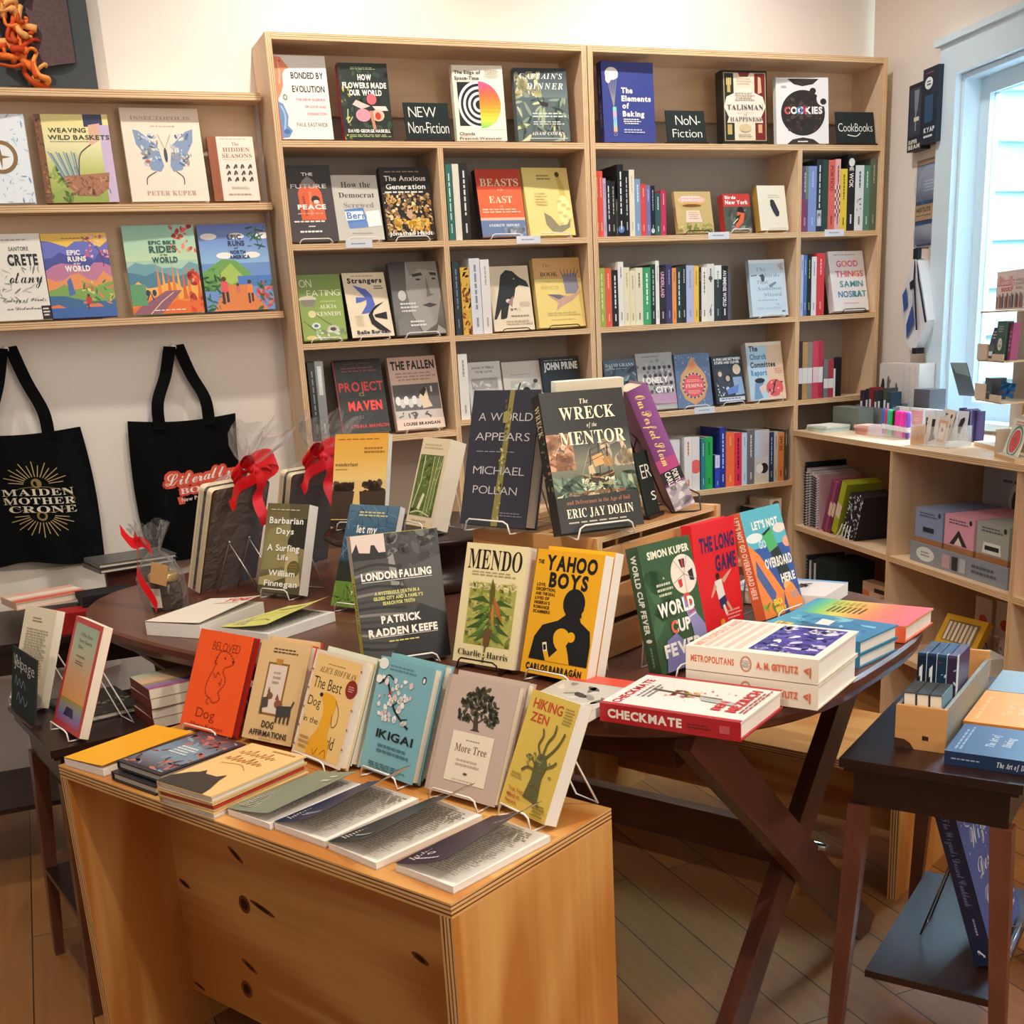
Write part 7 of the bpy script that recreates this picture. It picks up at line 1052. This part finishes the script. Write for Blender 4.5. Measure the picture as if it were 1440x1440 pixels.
for i, (col, nm) in enumerate((('#e6d8c4', 'dotted cream'), ('#e4a8a0', 'rose pink'), ('#e6dccb', 'plain ivory'))):
    cbox('note_card_set', nm+' note card set propped behind the pen tray', 'card', .31+.095*i, .265, .957, .088, .012, .075, '#e9e6e2', [R(.08, .1, .92, .9, col)]+([N(502, 20, .12, .15, .88, .85, .02, .05, ['#8a6a3a', '#c9a868'], .7)] if i == 0 else [D(.3, .4, .7, .6, 2, '#f0d0c8' if i == 1 else '#c9b898')]))
r = cthing('pen_tray', 'clear plastic tray holding bright markers', 'tray', .49, .115, rz=.12)
MB().box(-.115, .115, 0, .003, 0, .035).box(-.115, .115, .087, .09, 0, .035).box(-.115, -.112, .003, .087, 0, .035).box(.112, .115, .003, .087, 0, .035).box(-.112, .112, .003, .087, 0, .003).build('tray', PL, r)
mk = [('#2f6fd8', 'blue'), ('#d8323c', 'red'), ('#27b8c8', 'turquoise'), ('#38c84a', 'green'), ('#1a1a1e', 'black'), ('#f030a8', 'first magenta'), ('#ee2ea0', 'second magenta'), ('#f046b4', 'third magenta'), ('#e828a0', 'fourth magenta'), ('#8a5fd0', 'violet')]
for i, (col, nm) in enumerate(mk):
    m = MB(); w_ = .0095
    m.lathe([(0, .0), (w_, .0), (w_, .05), (w_*.94, .052), (w_*.94, .078), (w_*.6, .083), (0, .083)], 12, col=c(col)); m.lathe([(w_*1.02, .018), (w_*1.02, .034)], 12, col=c('#f0eef2'))
    o = m.build('marker_pen', PRINT); o.location = on_counter(.39+.0215*i, .155-.0028*i, .9537); o.rotation_euler[2] = WY; tag(o, nm+' marker standing in the clear tray', 'marker', 'markers in the clear tray')
for i, col in enumerate(('#d8a090', '#c98a80', '#e0b4a4')): cbox('notepad', ['lowest', 'middle', 'topmost'][i]+' small pink notepad beside the marker tray', 'notepad', .325, .1, .9503+.0105*i, .07, .06, .01, col, rz=.1*i)
r = cthing('acrylic_cube', 'clear acrylic cube full of die-cut stickers', 'holder', .82, .06, rz=.15)
MB().box(-.085, .085, 0, .003, 0, .06).box(-.085, -.082, .003, .09, 0, .06).box(.082, .085, .003, .09, 0, .06).box(-.082, .082, .087, .09, 0, .06).box(-.082, .082, .003, .087, 0, .003).build('cube', PL, r)
ST = [('butterfly', '#d8923c', [P([(.5, .6), (.1, .4), (.0, .7), (.3, .85), (.5, .7), (.7, .85), (1, .7), (.9, .4)], '#c8802c'), Ln([(.5, .45), (.5, .8)], .05, '#2a2420')]), ('tall boot', '#e9e6e0', [P([(.4, .1), (.7, .1), (.66, .6), (.9, .8), (.3, .9), (.4, .6)], '#2c2a2a')]), ('framed portrait', '#e0d4c4', [R(.15, .12, .85, .88, '#d8a488'), R(.25, .22, .75, .78, '#e9e0d4'), E(.5, .45, .12, .14, '#7a5a4a')]), ('black sign', '#e4e6ea', [R(.15, .2, .85, .8, '#2a2c33'), D(.25, .3, .75, .7, 3, '#e6e6e6')]), ('round moth', '#e2e4ea', [E(.5, .5, .38, .3, '#6a7484'), E(.5, .5, .2, .18, '#c9ccd4')]), ('autumn leaf', '#e6dccb', [N(503, 10, .15, .15, .85, .85, .1, .2, ['#b9743c', '#6a5a4a', '#8a8f9c'], .6)]), ('twig', '#e9e9ee', [Ln([(.2, .8), (.5, .5), (.8, .2)], .06, '#4a4440', True)]), ('raven', '#dfe2ea', [P([(.2, .7), (.4, .3), (.7, .2), (.8, .3), (.6, .6), (.5, .8)], '#26262c')])]
for i, (nm, col, ops) in enumerate(ST):
    fr = i < 3; w_, h_ = (.062, .055) if i == 0 else (.05, .085)
    m = MB().box(-w_/2, w_/2, 0, .002, 0, h_, c(col)); art(m, ops, w_, h_, lambda a, z_, l: (a-w_/2, -l, z_)); o = m.build('sticker', PRINT)
    o.location = on_counter(.77+(.035*i if fr else .028*(i-3)), .053 if i == 0 else .068+.008*i, .9537+(0 if fr else .012+.004*(i % 3))); o.rotation_euler = (-.12, .25*(i % 3-1)*.5, WY+.15); tag(o, nm+' sticker in the acrylic cube', 'sticker', 'stickers in the acrylic cube')
for i in range(6):
    cbox('bookmark_pack', 'purple bookmark pack, %s from the left behind the stickers' % ('first', 'second', 'third', 'fourth', 'fifth', 'sixth')[i], 'bookmark', .73+.018*i, .22+.005*(i % 2), .9503, .012, .02, .10-.003*(i % 3), ['#4a3a6a', '#6a5a8a', '#33284a', '#7a6a94', '#42365e', '#5a4a7a'][i])
PALE = wood('pale_birch', '#e4d4bf', '#d0bca2', .5, 30, 4, 1.2, .3)
r = cthing('card_spinner', 'tiered birch card spinner standing by the window', 'display rack', .985, .15, rz=-.25)
def sp(n, *a): return MB().box(*a, edge=1).build(n, [PALE, PLY], r)
sp('base', -.11, .11, -.0, .2, 0, .012); sp('post', -.012, .012, .09, .11, .012, .385); sp('cross_panel', -.1, -.012, .097, .103, .012, .385); sp('cross_panel', .012, .1, .097, .103, .012, .385)
for z in (.138, .25, .385): sp('shelf', -.105, .105, -.005, .2, z-.005, z)
for z in (.138, .25): sp('shelf_lip', -.105, -.02, -.009, -.005, z, z+.045); sp('shelf_lip', .02, .105, -.009, -.005, z, z+.018); sp('side_lip', -.109, -.105, -.005, .2, z, z+.04)
def sp_card(label, s, o, z, w, h, d, col, ops, lean=.0, rz=0, name='card_pack', cat='card'):
    r_ = Matrix.Translation(on_counter(.985, .15, .9503)) @ Matrix.Rotation(WY-.25, 4, 'Z')
    m = MB().box(-w/2, w/2, 0, d, 0, h, c(col)); art(m, ops, w, h, lambda a, z_, l: (a-w/2, -l, z_)); ob = m.build(name, PRINT)
    ob.matrix_world = r_ @ Matrix.Translation((s, o, z)) @ Matrix.Rotation(rz, 4, 'Z') @ Matrix.Rotation(-lean, 4, 'X'); return tag(ob, label, cat, 'cards on the spinner')
sp_card('shop sign card with coral script logo and a drawn row of books', .02, .03, .3855, .22, .105, .003, '#e9dad2', [[T('Literally', .05+.012*cos(q), .12+.024*sin(q), .62+.012*cos(q), .36+.024*sin(q), '#e0626a', 'c') for q in [k*pi/4 for k in range(8)]], T('Literally', .05, .12, .62, .36, '#f8eeea', 'c'), T('BOOKS', .2, .42, .56, .52, '#e0626a', 'B'), D(.66, .2, .95, .5, 3, '#c9bcb4'), [R(.05+.05*i, .95-.3-.08*((i*5) % 3)/2, .088+.05*i, .95, ['#4a4a50', '#c9a88a', '#b04a50', '#6f8a8a', '#3f4a5a', '#d8c4b0', '#8a6a7a'][i % 7]) for i in range(18)]], name='shop_sign', cat='sign')
sp_card('green card deck with a white flower disc on the upper tier', .045, .0, .2518, .07, .105, .02, '#2f5a52', [E(.5, .6, .24, .24, '#e6e4d8'), N(504, 8, .35, .5, .65, .7, .03, .06, ['#5a6a4a', '#8a9a6a'], .6), D(.2, .12, .8, .3, 3, '#a8c0b4')], .05)
sp_card('magenta card deck beside the green one', .094, .01, .2518, .022, .1, .02, '#9a3a6a', [D(.2, .2, .8, .8, 5, '#e0a8c0')], .05)
sp_card('small black card deck tilted on the upper tier', -.065, .012, .2555, .04, .085, .016, '#23262c', [D(.2, .1, .8, .4, 3, '#d9d9d9'), R(.1, .8, .9, .95, '#c9c9cc')], .25, .1)
sp_card('dark grey card box on the lower tier', -.045, .01, .1385, .06, .06, .04, '#3f4650', [D(.2, .6, .8, .75, 1, '#8f96a0')])
sp_card('slate blue card leaning out past the left of the spinner', -.165, -.01, .1425, .085, .105, .002, '#42606e', [P([(0, 0), (1, 0), (1, .4), (.2, .3)], '#8fb0bc')], -.35, .25)
m = MB(); rr = random.Random(6)
for k in range(14):
    a = k*.9; m.sheet(lambda u, v, a=a, k=k: (.05+.028*cos(a)*sin(u*pi)+.006*(v-.5), .03+.02*sin(a)*sin(u*pi), .152+.012*cos(a*2)*sin(u*pi)+.012*v+.012*(k % 3)), 8, 1, c(['#3f8fd0', '#5aa8e0', '#2f78b8'][k % 3]))
o = m.build('blue_bow', PRINT); o.matrix_world = Matrix.Translation(on_counter(.985, .15, .9503)) @ Matrix.Rotation(WY-.25, 4, 'Z'); tag(o, 'bright blue ribbon bow on the lower tier of the spinner', 'bow', 'cards on the spinner')
r = cthing('wooden_easel', 'white wooden easel at the right edge of the counter', 'easel', 1.245, .06, rz=-.3)
sp = lambda n, *a: MB().box(*a, edge=1).build(n, [PALE, PLY], r)
sp('side_panel', -.07, -.062, -.03, .07, 0, .075); sp('ledge', -.062, .1, -.03, .01, .0, .012); sp('back_panel', -.062, .1, .03, .036, .012, .11)
m = MB().box(-.05, .075, 0, .002, 0, .095, c('#efe8dc')); art(m, [E(.5, .62, .4, .34, '#3f9a7a'), E(.5, .62, .33, .28, '#f0e6dc'), E(.5, .62, .29, .25, '#e0525a'), N(505, 8, .35, .5, .65, .75, .02, .03, ['#2a2020'], .6), D(.2, .05, .8, .2, 2, '#e08a70')], .125, .095, lambda a, z_, l: (a-.05, -l, z_))
o = m.build('greeting_card', PRINT); o.matrix_world = Matrix.Translation(on_counter(1.245, .06, .9503)) @ Matrix.Rotation(WY-.3, 4, 'Z') @ Matrix.Translation((0, -.015, .0135)) @ Matrix.Rotation(-.3, 4, 'X'); tag(o, 'watermelon greeting card resting on the white wooden easel', 'card', CG)

# ---------------------------------------------------------------- in the counter cubbies
CU = 'goods in the counter cubbies'
def spiral(i, s, h, col, nm, ops=()):
    r = cthing('spiral_notebook', nm, 'notebook', s, .03, .6003, group='spiral notebooks in the counter cubby'); m = MB().box(0, .012, 0, .16, 0, h, c(col))
    art(m, list(ops), .012, h, lambda a, z_, l: (a, -l, z_)); m.build('cover', MATTE, r); sp_ = MB()
    for k in range(20): sp_.box(.001, .011, -.005, 0, .008+k*(h-.016)/20, .008+k*(h-.016)/20+.0035, c('#26262a' if i % 2 else '#d9d9dc'))
    sp_.build('spiral_binding', PRINT, r)
spiral(1, .048, .235, '#1c1d20', 'tall black spiral notebook at the left of the upper cubby')
for i in range(6): spiral(i+2 if i < 3 else 1, .064+.0145*i, .215-.003*i, ['#b8b4b4', '#d0cbc9', '#a8a4a6', '#dcd6d2', '#c4bfc0', '#e0d8d4'][i], 'grey patterned spiral notebook, %s after the tall black one' % ('first', 'second', 'third', 'fourth', 'fifth', 'sixth')[i])
spiral(2, .155, .2, '#c9a0a4', 'pinkish spiral notebook right of the grey ones')
def leaner(nm, s, w_, h, ang, col, ops, name='notebook', cat='notebook', o=.03, z=.6003):
    m = MB().box(0, w_, 0, .13, 0, h, c(col)); art(m, ops, w_, h, lambda a, z_, l: (a, -l, z_)); ob = m.build(name, MATTE); ob.matrix_world = Matrix.Translation(on_counter(s, o, z+w_*sin(ang)+.0005)) @ Matrix.Rotation(WY, 4, 'Z') @ Matrix.Rotation(ang, 4, 'Y'); return tag(ob, nm, cat, CU)
for i, col in enumerate(('#8a3a5c', '#a04a70', '#7a2f50')): leaner('leaning plum notebook, %s of three beside the pink spiral one' % ('first', 'second', 'third')[i], .19+.024*i, .02, .2, .38, col, [R(0, .42, 1, .68, '#e4c8b0')] if i > 0 else [])
leaner('leaning lime green notebook with a peach band', .268, .036, .2, .38, '#a8b42c', [R(0, .42, 1, .68, '#e4c8b0')])
for i in range(3): leaner('black and white patterned journal with ribbon ties, %s of three' % ('left', 'middle', 'right')[i], .345+.034*i, .028, .165, .36, '#26262a', [N(511+i, 26, 0, 0, 1, 1, .12, .25, ['#e9e6e2', '#dcd8d4'], .5)])
m = MB()
for k in range(4): m.tube(rnd_path([(.36+.02*k, .025, .05), (.36+.024*k, .012, .02), (.345+.032*k, .006, .002)], 4), .0022, 5, c('#d9cfcc'))
o = m.build('ribbon_ties', MATTE); o.location = on_counter(0, 0, .6003); o.rotation_euler[2] = WY; tag(o, 'pale ribbon ties dangling from the patterned journals', 'ribbon', CU)
r = cthing('kit_display', 'grey cardboard counter display of three craft kits', 'display box', .80, .03, .6003, group=CU)
m = MB().box(0, .50, 0, .003, 0, .062, c('#8f949c')); m.box(0, .003, .003, .24, 0, .062, c('#8f949c')); m.box(.497, .50, .003, .24, 0, .062, c('#9a9fa6')); m.box(.003, .497, .003, .24, 0, .003, c('#8f949c')); m.box(0, .50, .24, .243, 0, .28, c('#a4abb4'))
art(m, [E(.17, .5, .1, .7*.5/8, '#dfe2e0'), D(.12, .35, .22, .65, 2, '#8a8f96'), R(.36, .2, .44, .85, '#c9a0a8'), R(.46, .2, .52, .85, '#33363c'), R(.54, .2, .6, .85, '#b9bcc0'), D(.66, .25, .9, .75, 2, '#5a6068')], .5, .062, lambda a, z_, l: (a, -l, z_))
art(m, [E(.36, .36, .09, .12, '#c9ccd0'), E(.36, .36, .06, .08, '#3f444c'), E(.66, .36, .09, .12, '#c9ccd0'), E(.66, .36, .06, .08, '#6a707a'), D(.2, .12, .8, .18, 1, '#5f656e')], .5, .28, lambda a, z_, l: (a, .24-l, z_)); m.build('tray', MATTE, r)
for i, (col, nm, s0, ops) in enumerate((('#8a97b8', 'periwinkle', .012, [R(.3, .62, .7, .78, '#2c3040')]), ('#e0a0b4', 'pink', .17, [P([(.2, .95), (.5, .45), (.8, .95)], '#3a3230'), P([(.36, .95), (.5, .68), (.64, .95)], '#e9dcd4')]), ('#a8aca4', 'sage grey', .33, [P([(.2, .95), (.24, .6), (.76, .6), (.8, .95)], '#e4e4de'), R(.28, .7, .72, .84, '#2c2e30')]))):
    m = MB().box(0, .15, 0, .20, 0, .075, c('#a8744c')); m.box(0, .15, 0, .20, .075, .165, c(col)); art(m, [D(.15, .12, .8, .3, 2, '#5a5f6a'), E(.88, .14, .05, .05, '#3a3c44')]+ops, .15, .09, lambda a, z_, l: (a, -l, z_+.075)); o = m.build('craft_kit', MATTE); o.location = on_counter(.80+s0, .036+.002*i, .6036); o.rotation_euler[2] = WY; tag(o, nm+' craft kit box in the grey counter display', 'kit', CU)
cbox('tin', 'red tin at the right edge of the middle cubby row', 'tin', 1.46, .06, .6003, .12, .1, .16, '#d2232a', [R(.1, .2, .3, 1, '#efe6e2'), R(.15, .3, .25, .5, '#1f1f1f'), D(.1, .6, .3, .9, 4, '#d2232a')], group=CU)
LZ = .2903
for i, (col, nm, s, w_, h, ops) in enumerate((('#2a2c2e', 'black spiral pad', .07, .016, .2, [D(0, .05, 1, .95, 14, '#8a8a8a')]), ('#d9d4cc', 'white slim pad', .10, .012, .185, []), ('#33363a', 'charcoal sketchbook', .118, .014, .19, []), ('#d4cfc8', 'ivory slim pad', .138, .012, .18, []), ('#1f2a2c', 'dark green box set', .156, .16, .205, []))):
    cbox(('notebook' if i < 4 else 'book_box'), nm+' in the lower left cubby', 'notebook' if i < 4 else 'box', s+w_/2, .03, LZ, w_, .15, h, col, ops, group=CU)
cbox('activity_case', 'cream and orange case with a cut-out handle in the lower cubby', 'case', .46, .12, LZ, .2, .04, .15, '#d9b898', [P([(0, .2), (.2, .2), (.36, 1), (0, 1)], '#d87a4a'), P([(.5, .3), (1, .1), (1, 1), (.56, 1)], '#d87a4a'), R(.35, .1, .65, .2, '#3a2c24')], rz=.1, group=CU)
cbox('activity_case', 'green case with a cut-out handle beside the orange one', 'case', .60, .05, LZ, .14, .04, .12, '#4f8a74', [R(.3, .1, .7, .24, '#2a2422'), R(.3, .26, .7, .34, '#e9e4da')], rz=-.12, group=CU)
for i in range(4):
    cbox('paper_bag', 'patterned paper party bag in the lower right cubby, %s from the left' % ('first', 'second', 'third', 'fourth')[i], 'bag', .95+.097*i, .2+.01*i, LZ, .085, .05, .20+.004*i, '#c9b8a8', [E(.5, .35, .25, .2, ['#b83a34', '#b83a34', '#4f7a54', '#3f6a4a'][i]), N(521+i, 8, .1, .5, .9, .95, .06, .12, ['#8a4a44', '#6a7a5a', '#b09a8a'], .6)], rz=.1*(i % 2), group=CU)
r = cthing('crayon_box', 'yellow crayon box with a window, tilted in the lower right cubby', 'box', 1.02, .03, LZ+.012, .25, CU); 
m = MB().box(-.08, .08, 0, .022, 0, .17, c('#d9a52c')); art(m, [R(.12, .1, .88, .5, '#8a6a3a'), [R(.15+.1*i, .13, .21+.1*i, .48, ['#e9e0cf', '#d8c8b0'][i % 2]) for i in range(7)], D(.2, .6, .8, .7, 1, '#a87a1c'), D(.1, .82, .6, .94, 2, '#efe0b0')], .16, .17, lambda a, z_, l: (a-.08, -l, z_)); m.xform(Matrix.Rotation(-.55, 4, 'X')); m.build('box', MATTE, r)
cbox('crayon_box', 'white box lettered COLOR beside the yellow crayon box', 'box', 1.20, .035, LZ, .1, .05, .10, '#dcd6cc', [R(.1, .1, .9, .4, '#3a3634'), [R(.14+.12*i, .13, .2+.12*i, .38, '#d8d4cc') for i in range(6)], T('COLOR', .1, .55, .92, .78, '#161616', 'B')], rz=-.1, group=CU)

# ---------------------------------------------------------------- right side table
RT = Matrix.Translation((1.152, 1.446, .64)) @ Matrix.Rotation(-.969, 4, 'Z')
def rt(x, y, z=0): return tuple(RT @ Vector((x, y, z)))
r = thing('card_crate', 'small worn wooden crate with painted sides holding card decks', 'crate', rt(.066, .09, .0003), -.969)
MB().box(0, .082, 0, .008, 0, .075, edge=1, grain=0, thick=1).build('end_board', [CRATEW, CRATEW], r); MB().box(0, .082, .33, .338, 0, .09, edge=1, grain=0, thick=1).build('end_board', [CRATEW, CRATEW], r)
MB().box(0, .006, .008, .33, 0, .075, grain=1).build('side_board', SLATE, r); MB().box(.076, .082, .008, .33, 0, .075, grain=1).build('side_board', SLATE, r); MB().box(.006, .076, .008, .33, 0, .005, grain=1).build('bottom', CRATEW, r)
m = MB(); m.add([(0, -.0004, 0), (.032, -.0004, 0), (.026, -.0004, .01), (.016, -.0004, .016), (0, -.0004, .017)], [(0, 1, 2, 3, 4)], c('#4a2a1c')); m.add([(.045, -.0004, .018), (.055, -.0004, .018), (.055, -.0004, .025), (.045, -.0004, .026)], [(0, 1, 2, 3)], c('#3a2014')); m.build('stain', MATTE, r)
CD = 'card decks in the worn crate'
for i in range(3):
    m = MB().box(0, .018, 0, .07, 0, .088, c('#e9dfcc')); m.box(-.0015, 0, -.0005, .07, 0, .089, c('#26282c')); m.box(0, .018, -.001, .07, .088, .0895, c('#3f4448')); m.box(.018, .0195, -.0005, .07, 0, .089, c(['#3a3c40', '#3a3c40', '#6f94a4'][i]))
    o = m.build('card_deck', MATTE); o.matrix_world = Matrix.Translation(rt(.0785+.0212*i, .102, .0058)) @ Matrix.Rotation(-.969, 4, 'Z') @ Matrix.Rotation(-.035, 4, 'Y'); tag(o, 'cream edged card deck at the crate front, %s' % ('leftmost', 'middle one', 'blue backed on the right')[i], 'card deck', CD)
for i in range(4):
    col = ['#22344e', '#24385a', '#2a4a6a', '#4a3a5a'][i]; m = MB().box(0, .015, 0, .012, 0, .135, c(col)); m.box(.015, .0158, -.0008, .012, 0, .135, c('#c9d4dc'))
    art(m, [P([(.25, .2), (.6, .15), (.6, .6), (.4, .6), (.4, .3), (.25, .32)], '#d9dfe4')] if i < 2 else [N(531+i, 8, 0, .1, 1, .9, .1, .3, ['#c9d4dc', '#6a3a4a', '#8fb0c0'], .5)], .015, .135, lambda a, z_, l: (a, -l, z_))
    m.box(0, .015, 0, .10, 0, .13, c(col)); o = m.build('card_deck', PRINT); o.matrix_world = Matrix.Translation(rt(.0732+.0168*i, .19, .0058)) @ Matrix.Rotation(-.969, 4, 'Z'); tag(o, 'tall wrapped card pack behind the decks in the crate, %s' % ('first from the left', 'second from the left', 'third from the left', 'purple one at the right')[i], 'card deck', CD)
RB = 'books flat on the right side table'
def rbook(label, x, y, w, h, zt, t, col, ops, spine=None, sops=()):
    p = rt(x+w/2, y, zt); book([p[0], p[1], p[2], -.969, pi/2, w, h, t], label, col, ops, spine=spine, spine_ops=sops, group=RB, t=t)
def flatx(ops): return ops
def rflat(label, x, y, w, h, zt, t, col, ops, spine, sops=()):            # spine towards the viewer, head of the cover to the left
    p = rt(x+h, y+w/2, zt); book([p[0], p[1], p[2], -.969+pi/2, pi/2, w, h, t], label, col, ops, spine=spine, spine_ops=sops, group=RB)
rflat('navy cookbook lying at the front of the right table', .158, .042, .145, .2, .024, .0235, '#2f4a72', [D(.1, .05, .9, .12, 2, '#8fa0bc'), T('The Art of', .3, .26, .72, .33, '#dfe4ea', 'i'), T('Dining', .34, .38, .66, .45, '#dfe4ea', 'i'), Ln([(.5, .6), (.3, .8), (.45, 1)], .006, '#8fa0bc', True)], '#1f3252', [D(.05, .4, .3, .6, 1, '#8fa0bc'), T('The Art of Dining', .4, .3, .68, .7, '#dfe4ea', 'i')])
rflat('orange book of the same set behind the navy cookbook', .152, .20, .19, .2, .024, .0235, '#e8962c', [D(.1, .06, .9, .12, 1, '#f0b868'), T('The Art of', .3, .26, .72, .33, '#f6d8a0', 'i'), T('Baking', .34, .38, .66, .45, '#f6d8a0', 'i'), Ln([(.6, .7), (.7, .8), (.4, .96)], .008, '#f6d8a0', True)], '#c97a1c')
rflat('pale grey blue book at the back of the right table', .153, .40, .14, .2, .022, .0215, '#8fa6b4', [D(.3, .3, .7, .5, 2, '#c9d4da')], '#7a909e')
PO['wiz'] = [1.415+.825*.1175, 1.334+.566*.1175, .2205+.004+.034*sin(.30), .602, .30, .235, .30, .034]
o = book(PO['wiz'], 'large blue dessert book with silver script, leaning on the lower shelf of the right table', '#3a5aa8', [
    T('The', .42, .1, .6, .15, '#b8c8ea', 'c'), T('Wizards', .2, .2, .95, .33, '#d8e0f4', 'c'), T('Dessert', .2, .4, .9, .52, '#d8e0f4', 'c'), T('Cookbook', .2, .58, .95, .7, '#c4d0ec', 'c'), N(541, 40, .05, .04, .95, .96, .006, .018, ['#c9d6f0', '#8fa8dc'], .7), Ln([(.2, .06), (.16, .16), (.26, .2)], .012, '#c9d6f0', True), E(.92, .62, .1, .1, '#e9c43a'), D(.5, .78, .95, .92, 3, '#c9d6f0')], spine='#1a2444', spine_ops=[T('The Wizards Dessert Cookbook', .06, .3, .62, .7, '#6f7fae', 'c'), D(.7, .4, .82, .6, 1, '#8f9cc4'), T('t', .9, .3, .95, .7, '#d9deee', 'c')], group=RB)
stand(PO['wiz'], .2203, 'steel wire easel behind the large blue dessert book', wide=.5, group='wire easels on the tables', mat=STEEL)
bpy.data.objects.remove(_fo)
